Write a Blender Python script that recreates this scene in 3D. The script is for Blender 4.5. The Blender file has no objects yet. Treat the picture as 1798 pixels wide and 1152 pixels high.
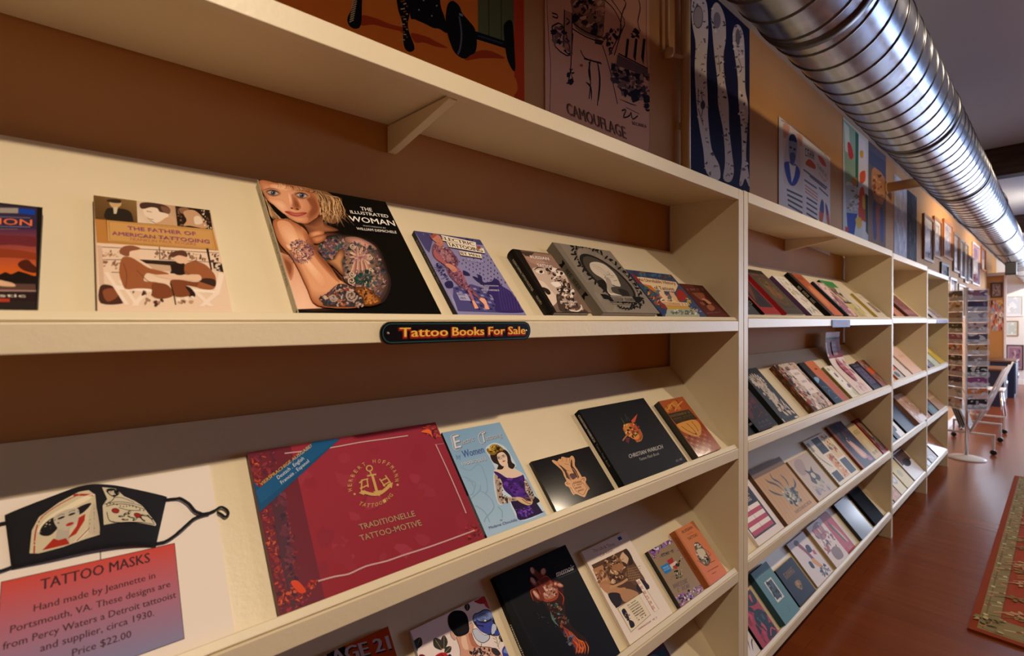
import bpy, bmesh, math, random
from mathutils import Vector, Matrix
D = bpy.data; C = bpy.context; COL = C.scene.collection
PI = math.pi

# ---------------------------------------------------------------- camera
cd = D.cameras.new('camera'); cam = D.objects.new('camera', cd); COL.objects.link(cam)
cd.sensor_width = 36.0; cd.lens = 850.0 / 1798.0 * 36.0; cd.clip_start = 0.02
yaw, pitch, roll = 0.72097, -0.010026, -0.00502
fw = Vector((math.sin(yaw) * math.cos(pitch), math.cos(yaw) * math.cos(pitch), math.sin(pitch)))
rt = Vector((math.cos(yaw), -math.sin(yaw), 0)); up = rt.cross(fw)
r2 = math.cos(roll) * rt + math.sin(roll) * up; u2 = -math.sin(roll) * rt + math.cos(roll) * up
M = Matrix((r2, u2, -fw)).transposed().to_4x4(); M.translation = Vector((-1.718, -0.7501, 1.4516))
cam.matrix_world = M
cd.dof.use_dof = True; cd.dof.focus_distance = 1.30; cd.dof.aperture_fstop = 4.0
C.scene.camera = cam
# ---------------------------------------------------------------- colour management
vs = C.scene.view_settings; vs.view_transform = 'Standard'; vs.look = 'None'; vs.gamma = 1.0; vs.use_curve_mapping = False
vs.exposure = 0.0

def lin(h):
    if not isinstance(h, str): return tuple(h)[:3]
    h = h.lstrip('#'); o = []
    if len(h) == 3: h = ''.join(c * 2 for c in h)
    for i in (0, 2, 4):
        c = int(h[i:i + 2], 16) / 255
        o.append(c / 12.92 if c <= .04045 else ((c + .055) / 1.055) ** 2.4)
    return tuple(o)

# ---------------------------------------------------------------- world and lights
w = D.worlds.new('world'); C.scene.world = w; w.use_nodes = True
w.node_tree.nodes['Background'].inputs[0].default_value = (*lin('#b8cdf5'), 1)
w.node_tree.nodes['Background'].inputs[1].default_value = 4.0

def spot(name, loc, target, power, color, size=2.2, blend=.9, rad=.03):
    l = D.lights.new(name, 'SPOT'); l.energy = power; l.color = color; l.spot_size = size; l.spot_blend = blend
    l.shadow_soft_size = rad
    o = D.objects.new(name, l); COL.objects.link(o); o.location = loc
    o.rotation_euler = (Vector(target) - Vector(loc)).to_track_quat('-Z', 'Y').to_euler()
    return o
def area(name, loc, target, power, color, sx, sy):
    l = D.lights.new(name, 'AREA'); l.energy = power; l.color = color; l.shape = 'RECTANGLE'; l.size = sx; l.size_y = sy
    o = D.objects.new(name, l); COL.objects.link(o); o.location = loc
    o.rotation_euler = (Vector(target) - Vector(loc)).to_track_quat('-Z', 'Y').to_euler()
    return o
WARM = (1.0, .80, .58); WARM2 = (1.0, .80, .58); DAY = (.44, .62, 1.0)
spot('track_lamp_a', (-1.55, -1.28, 2.70), (-1.5, -.60, 1.25), 122, WARM, 2.05, 1.0)
spot('track_lamp_b', (.95, -1.28, 2.70), (1.0, -.45, 1.37), 66, WARM2, 2.6, 1.0)
spot('track_lamp_c', (3.1, -1.28, 2.70), (3.15, -.45, 1.37), 74, WARM2, 2.6, 1.0)
spot('track_lamp_d', (6.4, -1.28, 2.70), (6.6, .2, 1.8), 230, WARM2)
spot('track_lamp_e', (9.4, -1.28, 2.70), (9.6, .2, 1.6), 260, WARM2)
spot('aisle_warm_fill_a', (-1.6, -3.1, 2.85), (-1.6, -3.0, 0), 170, (1.0, .62, .32), 1.5, .8)  # added fill, no fixture: floor bounce that warms the shaded shelves
spot('aisle_warm_fill_b', (1.2, -3.1, 2.85), (1.2, -3.0, 0), 90, (1.0, .66, .38), 1.5, .8)  # second added fill for warm bounce farther along the aisle
spot('back_wall_fill', (12.7, -1.3, 2.75), (14.2, -.3, 1.4), 190, (1.0, .93, .82), 1.9, .9)  # extra light added only to brighten the back wall
# daylight through the shop windows of the right-hand wall
for i, x in enumerate((6.2, 9.0, 11.8)):
    area('window_daylight', (x, -4.9, 1.75), (x - .3, 0, 1.3), (36, 44, 90)[i], DAY, 2.2, 1.7)
area('window_daylight', (14.12, -2.75, 1.5), (6, -1.6, 1.2), 190, (.80, .88, 1.0), 3.2, 2.3)

# ---------------------------------------------------------------- materials
def new_mat(name):
    m = D.materials.new(name); m.use_nodes = True
    return m, m.node_tree.nodes, m.node_tree.links, m.node_tree.nodes['Principled BSDF']
def mat(name, col, rough=.5, metal=0, var=0., scale=8., bump=0., bscale=60., spec=None, aniso=0., emit=None):
    m, n, l, b = new_mat(name); c = lin(col)
    b.inputs['Roughness'].default_value = rough; b.inputs['Metallic'].default_value = metal
    if spec is not None: b.inputs['Specular IOR Level'].default_value = spec
    b.inputs['Base Color'].default_value = (*c, 1)
    tc = n.new('ShaderNodeTexCoord')
    if var:
        t = n.new('ShaderNodeTexNoise'); t.inputs['Scale'].default_value = scale; t.inputs['Detail'].default_value = 4
        r = n.new('ShaderNodeValToRGB')
        r.color_ramp.elements[0].position = .3; r.color_ramp.elements[1].position = .7
        r.color_ramp.elements[0].color = (*[x * (1 - var) for x in c], 1)
        r.color_ramp.elements[1].color = (*[min(1, x * (1 + var)) for x in c], 1)
        l.new(tc.outputs['Object'], t.inputs['Vector']); l.new(t.outputs[0], r.inputs[0]); l.new(r.outputs[0], b.inputs['Base Color'])
    if bump:
        t2 = n.new('ShaderNodeTexNoise'); t2.inputs['Scale'].default_value = bscale; t2.inputs['Detail'].default_value = 5
        bp = n.new('ShaderNodeBump'); bp.inputs['Strength'].default_value = bump; bp.inputs['Distance'].default_value = .002
        l.new(tc.outputs['Object'], t2.inputs['Vector']); l.new(t2.outputs[0], bp.inputs['Height']); l.new(bp.outputs[0], b.inputs['Normal'])
    if emit: b.inputs['Emission Color'].default_value = (*c, 1); b.inputs['Emission Strength'].default_value = emit
    return m
def print_mat(name, rough, spec=.5):
    m, n, l, b = new_mat(name)
    a = n.new('ShaderNodeVertexColor'); a.layer_name = 'Col'
    l.new(a.outputs[0], b.inputs['Base Color']); b.inputs['Roughness'].default_value = rough
    b.inputs['Specular IOR Level'].default_value = spec
    return m
M_PAINT = mat('cream_painted_wood', '#e3d5b6', .42, var=.03, scale=5, bump=.25, bscale=90)
M_WALL = mat('tan_wall_paint', '#bd8648', .75, var=.05, scale=2.5, bump=.15, bscale=140)
M_CEIL = mat('ceiling_paint', '#ccd2dc', .8, var=.03, scale=3)
M_PAGE = mat('page_paper', '#e6dcc6', .8, var=.04, scale=40)
M_BLACKP = mat('black_plastic', '#0c0c0d', .4)
M_CHROME = mat('chrome', '#d8d8dc', .18, 1)
M_STEELW = mat('pale_painted_steel', '#c9c6c4', .4)
M_GLOSS = print_mat('gloss_print', .13); M_SATIN = print_mat('satin_print', .45, .10); M_MATTE = print_mat('matte_print', .7, .06)
# galvanised duct
m, n, l, b = new_mat('galvanised_steel'); M_DUCT = m
b.inputs['Metallic'].default_value = 1; b.inputs['Roughness'].default_value = .27
tc = n.new('ShaderNodeTexCoord'); mp = n.new('ShaderNodeMapping'); mp.inputs['Scale'].default_value = (3, 3, 3)
vo = n.new('ShaderNodeTexVoronoi'); vo.inputs['Scale'].default_value = 9
no = n.new('ShaderNodeTexNoise'); no.inputs['Scale'].default_value = 5; no.inputs['Detail'].default_value = 6
mx = n.new('ShaderNodeMix'); mx.data_type = 'RGBA'; mx.inputs[0].default_value = .55
l.new(tc.outputs['Object'], mp.inputs[0]); l.new(mp.outputs[0], vo.inputs['Vector']); l.new(mp.outputs[0], no.inputs['Vector'])
l.new(vo.outputs['Color'], mx.inputs[6]); l.new(no.outputs['Color'], mx.inputs[7])
bw = n.new('ShaderNodeRGBToBW'); l.new(mx.outputs[2], bw.inputs[0])
cr = n.new('ShaderNodeValToRGB'); cr.color_ramp.elements[0].color = (.33, .38, .48, 1); cr.color_ramp.elements[1].color = (.50, .54, .63, 1)
cr.color_ramp.elements[0].position = .25; cr.color_ramp.elements[1].position = .75
l.new(bw.outputs[0], cr.inputs[0]); l.new(cr.outputs[0], b.inputs['Base Color'])
mr = n.new('ShaderNodeMapRange'); mr.inputs[3].default_value = .19; mr.inputs[4].default_value = .27
l.new(bw.outputs[0], mr.inputs[0]); l.new(mr.outputs[0], b.inputs['Roughness'])
M_SEAM = mat('duct_seam_steel', '#5a5a5e', .35, 1)
# plank floor, boards running across the aisle
m, n, l, b = new_mat('cherry_plank_floor'); M_FLOOR = m
tc = n.new('ShaderNodeTexCoord'); mp = n.new('ShaderNodeMapping'); mp.inputs['Rotation'].default_value = (0, 0, PI / 2)
l.new(tc.outputs['Object'], mp.inputs[0])
br = n.new('ShaderNodeTexBrick'); br.inputs['Scale'].default_value = 1
br.inputs['Brick Width'].default_value = 1.2; br.inputs['Row Height'].default_value = .095; br.inputs['Mortar Size'].default_value = .0009
br.inputs['Color1'].default_value = (*lin('#84421f'), 1); br.inputs['Color2'].default_value = (*lin('#7b3d1c'), 1)
br.inputs['Mortar'].default_value = (*lin('#5e2d15'), 1); br.offset = .37
l.new(mp.outputs[0], br.inputs['Vector'])
mp2 = n.new('ShaderNodeMapping'); mp2.inputs['Scale'].default_value = (40, 2.2, 1); l.new(tc.outputs['Object'], mp2.inputs[0])
gn = n.new('ShaderNodeTexNoise'); gn.inputs['Scale'].default_value = 1; gn.inputs['Detail'].default_value = 5; l.new(mp2.outputs[0], gn.inputs['Vector'])
gr = n.new('ShaderNodeValToRGB'); gr.color_ramp.elements[0].color = (.7, .66, .62, 1); gr.color_ramp.elements[1].color = (1.15, 1.15, 1.15, 1)
l.new(gn.outputs[0], gr.inputs[0])
mu = n.new('ShaderNodeMix'); mu.data_type = 'RGBA'; mu.blend_type = 'MULTIPLY'; mu.inputs[0].default_value = .8
l.new(br.outputs['Color'], mu.inputs[6]); l.new(gr.outputs[0], mu.inputs[7]); l.new(mu.outputs[2], b.inputs['Base Color'])
b.inputs['Roughness'].default_value = .24
# dark beam wood
m, n, l, b = new_mat('dark_beam_wood'); M_BEAM = m
tc = n.new('ShaderNodeTexCoord'); mp = n.new('ShaderNodeMapping'); mp.inputs['Scale'].default_value = (6, 1, 14); l.new(tc.outputs['Object'], mp.inputs[0])
gn = n.new('ShaderNodeTexNoise'); gn.inputs['Scale'].default_value = 2; gn.inputs['Detail'].default_value = 6; l.new(mp.outputs[0], gn.inputs['Vector'])
gr = n.new('ShaderNodeValToRGB'); gr.color_ramp.elements[0].color = (*lin('#2a1f1b'), 1); gr.color_ramp.elements[1].color = (*lin('#5a4236'), 1)
gr.color_ramp.elements[0].position = .35; gr.color_ramp.elements[1].position = .7
l.new(gn.outputs[0], gr.inputs[0]); l.new(gr.outputs[0], b.inputs['Base Color']); b.inputs['Roughness'].default_value = .7

# ---------------------------------------------------------------- mesh helpers
class MB:
    def __init__(s): s.v = []; s.f = []; s.sm = []
    def add(s, vs, fs, smooth=False):
        o = len(s.v); s.v += [tuple(v) for v in vs]
        for f in fs: s.f.append([i + o for i in f]); s.sm.append(smooth)
        return s
    def box(s, x0, x1, y0, y1, z0, z1, T=None):
        vs = [(x, y, z) for z in (z0, z1) for y in (y0, y1) for x in (x0, x1)]
        if T: vs = [T @ Vector(v) for v in vs]
        return s.add(vs, [(0, 2, 3, 1), (4, 5, 7, 6), (0, 1, 5, 4), (2, 6, 7, 3), (0, 4, 6, 2), (1, 3, 7, 5)])
    def prism(s, pts, axis, a, b):          # polygon extruded along an axis (0 x, 1 y, 2 z)
        def mk(p, t):
            return {0: (t, p[0], p[1]), 1: (p[0], t, p[1]), 2: (p[0], p[1], t)}[axis]
        n = len(pts); vs = [mk(p, a) for p in pts] + [mk(p, b) for p in pts]
        fs = [list(range(n - 1, -1, -1)), list(range(n, 2 * n))] + [(i, (i + 1) % n, n + (i + 1) % n, n + i) for i in range(n)]
        return s.add(vs, fs)
    def tube(s, pts, r, seg=10, caps=True, closed=False, sq=None):
        pts = [Vector(p) for p in pts]; n = len(pts); rs = r if isinstance(r, (list, tuple)) else [r] * n
        vs = []; prev = None
        for i, p in enumerate(pts):
            a = pts[(i - 1) % n] if (i or closed) else p; c = pts[(i + 1) % n] if (i < n - 1 or closed) else p
            t = (c - a).normalized()
            if prev is None:
                h = Vector((0, 0, 1)) if abs(t.z) < .9 else Vector((1, 0, 0)); u = t.cross(h).normalized()
            else:
                u = (prev - t * prev.dot(t)).normalized()
            prev = u; v = t.cross(u)
            for k in range(seg):
                g = 2 * PI * k / seg; k2 = sq or 1
                vs.append(p + u * math.cos(g) * rs[i] + v * math.sin(g) * rs[i] * k2)
        fs = []
        for i in range(n if closed else n - 1):
            for k in range(seg):
                a = i * seg + k; b2 = i * seg + (k + 1) % seg; c = ((i + 1) % n) * seg + (k + 1) % seg; d = ((i + 1) % n) * seg + k
                fs.append((a, b2, c, d))
        s.add(vs, fs, True)
        if caps and not closed:
            o = len(s.v) - len(vs)
            s.f.append([o + k for k in range(seg)][::-1]); s.sm.append(False)
            s.f.append([o + (n - 1) * seg + k for k in range(seg)]); s.sm.append(False)
        return s
    def lathe(s, prof, c=(0, 0, 0), seg=24):
        vs = []
        for r, z in prof:
            for k in range(seg):
                g = 2 * PI * k / seg; vs.append((c[0] + r * math.cos(g), c[1] + r * math.sin(g), c[2] + z))
        fs = []
        for i in range(len(prof) - 1):
            for k in range(seg):
                fs.append((i * seg + k, i * seg + (k + 1) % seg, (i + 1) * seg + (k + 1) % seg, (i + 1) * seg + k))
        fs.append(list(range(seg))[::-1]); fs.append([(len(prof) - 1) * seg + k for k in range(seg)])
        return s.add(vs, fs, True)
    def build(s, name, m, parent=None, bevel=0.):
        me = D.meshes.new(name); me.from_pydata(s.v, [], s.f); me.update()
        me.polygons.foreach_set('use_smooth', s.sm)
        me.materials.append(m); o = D.objects.new(name, me); COL.objects.link(o)
        if parent: o.parent = parent
        if bevel:
            bv = o.modifiers.new('bevel', 'BEVEL'); bv.width = bevel; bv.segments = 2; bv.limit_method = 'ANGLE'
        return o
def thing(name, label, cat, loc=(0, 0, 0), rot=(0, 0, 0), group=None):
    o = D.objects.new(name, None); COL.objects.link(o); o.location = loc; o.rotation_euler = rot; o.empty_display_size = .05
    return tag(o, label, cat, group)
def tag(o, label, cat, group=None):
    o['label'] = label; o['category'] = cat
    if group: o['group'] = group
    return o
def struct(o): o['kind'] = 'structure'; return o

# ---------------------------------------------------------------- the room
WY = .278; CZ = 2.90; X0, X1, Y0 = -4.4, 14.2, -5.0
struct(MB().box(X0 - .1, X1 + .1, Y0 - .1, WY + .1, -.1, 0).build('floor', M_FLOOR))
struct(MB().box(X0 - .1, X1 + .1, Y0 - .1, WY + .1, CZ, CZ + .1).build('ceiling', M_CEIL))
struct(MB().box(X0 - .1, X1 + .1, WY, WY + .1, 0, CZ).build('wall_left', M_WALL))
M_WHITEW = mat('pale_wall_paint', '#dfe0de', .7, var=.02, scale=3)
M_TRIM = mat('white_trim_paint', '#efeeea', .4)
def wall_with_holes(name, axis, t0, t1, a0, a1, holes, m):
    mb = MB(); holes = sorted(holes); cur = a0
    def put(u0, u1, z0, z1):
        if axis == 'y': mb.box(u0, u1, t0, t1, z0, z1)
        else: mb.box(t0, t1, u0, u1, z0, z1)
    for (h0, h1, z0, z1) in holes:
        put(cur, h0, 0, CZ); put(h0, h1, 0, z0); put(h0, h1, z1, CZ); cur = h1
    put(cur, a1, 0, CZ)
    return struct(mb.build(name, m))
wins = [(x - 1.1, x + 1.1, .9, 2.6) for x in (6.2, 9.0, 11.8)]
wall_with_holes('wall_right', 'y', Y0 - .1, Y0, X0 - .1, X1 + .1, wins, M_WALL)
wall_with_holes('wall_front', 'x', X0 - .1, X0, Y0, WY, [], M_WALL)
wall_with_holes('wall_back', 'x', X1, X1 + .1, Y0, WY, [(-4.4, -1.1, .3, 2.7)], M_WHITEW)
def window_frame(nm, axis, t, a0, a1, z0, z1):
    mb = MB(); w_ = .06
    for (p, q, r_, s_) in ((a0, a1, z0, z0 + w_), (a0, a1, z1 - w_, z1), (a0, a0 + w_, z0, z1), (a1 - w_, a1, z0, z1), ((a0 + a1) / 2 - .03, (a0 + a1) / 2 + .03, z0, z1)):
        if axis == 'y': mb.box(p, q, t - .08, t, r_, s_)
        else: mb.box(t - .08, t, p, q, r_, s_)
    struct(mb.build(nm, M_TRIM))
for i, h in enumerate(wins): window_frame('window_%d' % (i + 1), 'y', Y0, *h)
window_frame('window_4', 'x', X1 + .1, -4.4, -1.1, .3, 2.7)
struct(MB().box(-2.3, X1, WY - .012, WY, 0, .09).build('baseboard_left', M_TRIM))
struct(MB().box(X1 - .014, X1, Y0, WY, 0, .12).build('baseboard_back', M_TRIM))
struct(MB().box(X1 - .03, X1, Y0, WY, 2.0, 2.09).build('trim_1', M_TRIM))
# ceiling beams across the room
for i, x in enumerate((4.03, 7.9, 11.8)):
    bm_ = thing('ceiling_beam', ['dark rough wooden ceiling beam nearest, just behind the steel duct', 'second dark ceiling beam, farther down the room', 'farthest dark ceiling beam near the back wall'][i], 'beam', (x, 0, 2.63), group='ceiling beams')
    MB().box(0, .12, Y0, -.22, .05, CZ - 2.631).build('beam_timber', M_BEAM, bm_, .004)
    MB().box(-.012, .0, -.62, -.22, .05, CZ - 2.631).build('splice_plate', M_BEAM, bm_)
    MB().box(-.012, .135, Y0, -.22, .03, .05).build('bottom_batten', M_BEAM, bm_)
# ---------------------------------------------------------------- bookcase units
ANG = math.radians(48.5); SA, CA = math.sin(ANG), math.cos(ANG)
ZF = {1: (1.455, 1.465, 1.473, 1.467), 2: (1.007, 1.017, 1.029, 1.031), 3: (.571, .579, .608, .598), 4: (.163, .170, .182, .172)}
DEP = .267
TT = (1.918, 1.920, 1.908, 1.892)
UX = [(-2.33, .040), (.042, 2.318), (2.320, 3.578), (3.580, 4.722)]     # outer x of each unit
PT = [(.04, .04), (.036, .018), (.026, .018), (.022, .018)]               # side panel thickness left, right
def origin(sh, bay):
    return Vector((0, .0015 + .019 * SA, ZF[sh][bay - 1] + .003 - .019 * CA))
def on_shelf(sh, bay, x, s=0., n=0.):
    o = origin(sh, bay); return Vector((x, o.y + s * CA - n * SA, o.z + s * SA + n * CA))
UL = ['nearest cream bookcase unit with the big picture books, left of the double post', 'second cream bookcase unit, just past the double post',
      'third cream bookcase unit, narrower, with thin posts', 'farthest cream bookcase unit, at the end of the row beside the postcard rack']
for bi in range(4):
    x0, x1 = UX[bi]; pl, pr = PT[bi]; a, b_ = x0 + pl, x1 - pr; bay = bi + 1
    U = thing('bookcase', UL[bi], 'bookcase', (x0, 0, 0), group='wall bookcases')
    def P(mb, nm, par=U, bev=.0012):
        mb.v = [(v[0] - (x0 if par is U else 0), v[1], v[2]) for v in mb.v]; return mb.build(nm, M_PAINT, par, bev)
    T = TT[bi]
    P(MB().box(x0, x0 + pl * .62, 0, DEP, 0, T).box(x0 + pl * .62 + .0012, x0 + pl, .001, DEP, 0, T), 'side_panel')
    P(MB().box(x1 - pr, x1 - pr * .5 - .0006, 0, DEP, 0, T).box(x1 - pr * .5 + .0006, x1, .001, DEP, 0, T), 'side_panel')
    # top: thick board, front rail; underside falls slightly to the front
    tp = P(MB().prism([(.021, T - .028), (.021, T - .001), (WY - .003, T - .001), (WY - .003, T - .010)], 0, a, b_), 'top_board')
    MB().box(a - x0, b_ - x0, 0, .020, T - .0375, T).build('front_rail', M_PAINT, U, .0015)
    if bi < 2:
        mid = (-1.195 if bi == 0 else 1.21)
        MB().prism([(.023, T - .0315), (WY - .003, T - .0135), (WY - .003, T - .074), (WY - .018, T - .074), (.023, T - .0375)], 0, mid - x0, mid - x0 + .019).build('bracket', M_PAINT, U, .001)
    for sh in (1, 2, 3, 4):
        zf = ZF[sh][bi]; o = origin(sh, bay); L = (DEP - o.y) / CA - .001
        T4 = Matrix.Translation(o) @ Matrix.Rotation(ANG, 4, 'X')
        bd = MB().box(a - x0, b_ - x0, .001, L, -.017, 0, T4).build('display_shelf', M_PAINT, U, .001)
        MB().box(a - x0, b_ - .008 - x0, .0005, .015, .0002, .019, T4).build('book_stop', M_PAINT, bd, .0015)
        MB().box(a - x0, b_ - .003 - x0, 0, .0185, zf - .035, zf).build('front_rail', M_PAINT, bd, .0015)

# ---------------------------------------------------------------- printed artwork: flat coloured shapes on a sheet
GLY = {}
def glyphs(txt, bold):
    k = (txt, bold)
    if k in GLY: return GLY[k]
    cu = D.curves.new('t', 'FONT'); cu.body = txt; cu.size = 1; cu.resolution_u = 2; cu.offset = bold; cu.fill_mode = 'FRONT'
    ob = D.objects.new('t', cu); COL.objects.link(ob)
    dg = C.evaluated_depsgraph_get(); dg.update(); ev = ob.evaluated_get(dg); me = ev.to_mesh()
    vs = [(v.co.x, v.co.y) for v in me.vertices]; fs = [list(p.vertices) for p in me.polygons]
    ev.to_mesh_clear(); D.objects.remove(ob); D.curves.remove(cu)
    xs = [v[0] for v in vs]; x0, x1 = min(xs), max(xs)
    vs = [((v[0] - x0) / (x1 - x0), v[1] / .70) for v in vs]       # cap height about 0.70 of the size
    GLY[k] = (vs, fs); return GLY[k]
def smooth(pts, closed=True, n=4):
    N = len(pts); o = []
    for i in range(N if closed else N - 1):
        if closed: p0, p1, p2, p3 = pts[i - 1], pts[i], pts[(i + 1) % N], pts[(i + 2) % N]
        else: p0, p1, p2, p3 = pts[max(i - 1, 0)], pts[i], pts[i + 1], pts[min(i + 2, N - 1)]
        for k in range(n):
            t = k / n; t2, t3 = t * t, t ** 3
            o.append(tuple(.5 * (2 * p1[j] + (p2[j] - p0[j]) * t + (2 * p0[j] - 5 * p1[j] + 4 * p2[j] - p3[j]) * t2 + (3 * p1[j] - p0[j] - 3 * p2[j] + p3[j]) * t3) for j in (0, 1)))
    if not closed: o.append(tuple(pts[-1]))
    return o
def homog(src, dst):
    A = [[0.] * 9 for _ in range(8)]
    for i, ((x, y), (u, v)) in enumerate(zip(src, dst)):
        A[2 * i] = [x, y, 1, 0, 0, 0, -u * x, -u * y, u]; A[2 * i + 1] = [0, 0, 0, x, y, 1, -v * x, -v * y, v]
    for c in range(8):
        p = max(range(c, 8), key=lambda r: abs(A[r][c])); A[c], A[p] = A[p], A[c]
        for r in range(8):
            if r != c:
                f = A[r][c] / A[c][c]
                for k in range(c, 9): A[r][k] -= f * A[c][k]
    h = [A[i][8] / A[i][i] for i in range(8)] + [1.]
    return h
class Art:
    # sheet of size w x h, origin bottom-left; quad = drawing frame corners TL, TR, BR, BL (default unit square, y up)
    def __init__(s, w, h, z=0., quad=((0, 1), (1, 1), (1, 0), (0, 0)), step=.000007):
        s.w, s.h, s.z, s.step = w, h, z + .00004, step; s.v = []; s.f = []; s.c = []
        s.set(quad)
    def set(s, quad, x0=0., y0=0., x1=None, y1=None):
        x1 = s.w if x1 is None else x1; y1 = s.h if y1 is None else y1
        s.H = homog(quad, ((x0, y1), (x1, y1), (x1, y0), (x0, y0))); return s
    def m(s, p):
        H = s.H; d = H[6] * p[0] + H[7] * p[1] + 1
        x = (H[0] * p[0] + H[1] * p[1] + H[2]) / d; y = (H[3] * p[0] + H[4] * p[1] + H[5]) / d
        return min(max(x, 0), s.w), min(max(y, 0), s.h)
    def raw(s, pts, faces, cols):
        o = len(s.v); s.v += [(p[0], p[1], s.z) for p in pts]
        for f in faces:
            s.f.append([i + o for i in f])
            for i in f: s.c.append(cols[i] if isinstance(cols, list) else cols)
    def up(s): s.z += s.step
    def poly(s, pts, col):
        q = [s.m(p) for p in pts]; s.raw(q, [list(range(len(q)))], [lin(c) for c in col] if isinstance(col, list) else lin(col)); s.up(); return s
    def blob(s, pts, col, n=4): return s.poly(smooth(pts, True, n), col)
    def rect(s, x0, y0, x1, y1, col): return s.poly([(x0, y0), (x1, y0), (x1, y1), (x0, y1)], col)
    def ell(s, cx, cy, rx, ry, col, rot=0, n=22):
        c, d = math.cos(rot), math.sin(rot)
        return s.poly([(cx + rx * math.cos(t) * c - ry * math.sin(t) * d, cy + rx * math.cos(t) * d + ry * math.sin(t) * c) for t in [2 * PI * k / n for k in range(n)]], col)
    def line(s, pts, wd, col, sm=True, closed=False, n=3, taper=False):      # wd in drawing units at the sheet, metres
        if sm and len(pts) > 2: pts = smooth(pts, closed, n) + ([pts[0]] if closed else [])
        elif closed: pts = list(pts) + [pts[0]]
        q = [s.m(p) for p in pts]; N = len(q); L = []; R = []
        for i in range(N):
            a = q[max(i - 1, 0)]; b = q[min(i + 1, N - 1)]; dx, dy = b[0] - a[0], b[1] - a[1]; l = math.hypot(dx, dy) or 1
            k = wd / 2 * (math.sin(PI * (i + .3) / (N - .4)) if taper else 1)
            L.append((q[i][0] - dy / l * k, q[i][1] + dx / l * k)); R.append((q[i][0] + dy / l * k, q[i][1] - dx / l * k))
        cl = lambda p: (min(max(p[0], 0), s.w), min(max(p[1], 0), s.h))
        P = [cl(p) for p in L + R]
        s.raw(P, [[i, N + i, N + i + 1, i + 1] for i in range(N - 1)], lin(col)); s.up(); return s
    def lines(s, ls, wd, col, **k):
        for l_ in ls: s.line(l_, wd, col, **k)
        return s
    def text(s, txt, p0, p1, pt, col, bold=0., arc=0.):
        vs, fs = glyphs(txt, 0.)
        L = math.hypot(p1[0] - p0[0], p1[1] - p0[1]) or 1; H = math.hypot(pt[0] - p0[0], pt[1] - p0[1]); k = max(bold, 0) * H / L * 1.3
        for d in ((0.,) if bold <= 0 else (-k, 0., k)):
            q = []
            for gx, gy in vs:
                q.append(s.m((p0[0] + (p1[0] - p0[0]) * (gx + d) + (pt[0] - p0[0]) * gy, p0[1] + (p1[1] - p0[1]) * (gx + d) + (pt[1] - p0[1]) * gy)))
            s.raw(q, fs, lin(col)); s.z += s.step * .3
        s.up(); return s
    def soft(s, pts, c0, c1, steps=7, shrink=.45, shift=(0, 0)):        # printed tone blending from c0 at the rim to c1 inside
        P = smooth(pts, True, 4); cx = sum(p[0] for p in P) / len(P); cy = sum(p[1] for p in P) / len(P); a, b = lin(c0), lin(c1)
        for k in range(steps):
            t = k / (steps - 1); f = 1 - (1 - shrink) * t
            s.poly([(cx + shift[0] * t + (x - cx) * f, cy + shift[1] * t + (y - cy) * f) for x, y in P], tuple(a[i] + (b[i] - a[i]) * t for i in range(3)))
        return s
    def scrib(s, p0, p1, pt, col, n, seed=1, gap=None):       # lettering too small or too soft to read: upright letter-like strokes
        R = random.Random(seed); gap = gap or set()
        at = lambda gx, gy: (p0[0] + (p1[0] - p0[0]) * gx + (pt[0] - p0[0]) * gy, p0[1] + (p1[1] - p0[1]) * gx + (pt[1] - p0[1]) * gy)
        for i in range(n):
            if i and R.random() < .1: continue
            x = i / n; d = .72 / n; k = R.randrange(5); th = .22 / n
            bar = lambda a, b, c, e: s.poly([at(a, c), at(b, c), at(b, e), at(a, e)], col)
            bar(x, x + th, 0, 1)
            if k in (0, 1, 4): bar(x + d - th, x + d, 0, 1 if k else .6)
            if k in (0, 2, 3): bar(x, x + d, .84, 1)
            if k in (1, 3): bar(x, x + d, .42, .57)
            if k in (2, 3): bar(x, x + d, 0, .15)
        s.up(); return s
    def shadow_text(s, txt, p0, p1, pt, col, scol, d=(2, 2), bold=0.02):
        mv = lambda p: (p[0] + d[0], p[1] + d[1])
        s.text(txt, mv(p0), mv(p1), mv(pt), scol, bold); return s.text(txt, p0, p1, pt, col, bold)
    def splat(s, area, n, size, cols, seed=1, el=2.2):     # irregular small marks inside a polygon of the drawing frame
        R = random.Random(seed); xs = [p[0] for p in area]; ys = [p[1] for p in area]
        def ins(x, y):
            r = False; j = len(area) - 1
            for i in range(len(area)):
                if (area[i][1] > y) != (area[j][1] > y) and x < (area[j][0] - area[i][0]) * (y - area[i][1]) / (area[j][1] - area[i][1]) + area[i][0]: r = not r
                j = i
            return r
        k = 0; tries = 0
        while k < n and tries < n * 20:
            tries += 1; x, y = R.uniform(min(xs), max(xs)), R.uniform(min(ys), max(ys))
            if not ins(x, y): continue
            k += 1; g = R.uniform(0, PI); r1 = size * R.uniform(.4, 1.2); r2 = r1 / R.uniform(1.2, el); m_ = 7; bend = R.uniform(-.6, .6)
            pts = []
            for t in range(m_):
                q = 2 * PI * t / m_; ux = r1 * math.cos(q) * R.uniform(.7, 1.2); uy = r2 * math.sin(q) * R.uniform(.7, 1.2) + bend * ux * ux / max(r1, 1e-9)
                pts.append((x + ux * math.cos(g) - uy * math.sin(g), y + ux * math.sin(g) + uy * math.cos(g)))
            s.poly(pts, R.choice(cols)); s.z -= s.step * .8
        s.up(); return s
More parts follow.
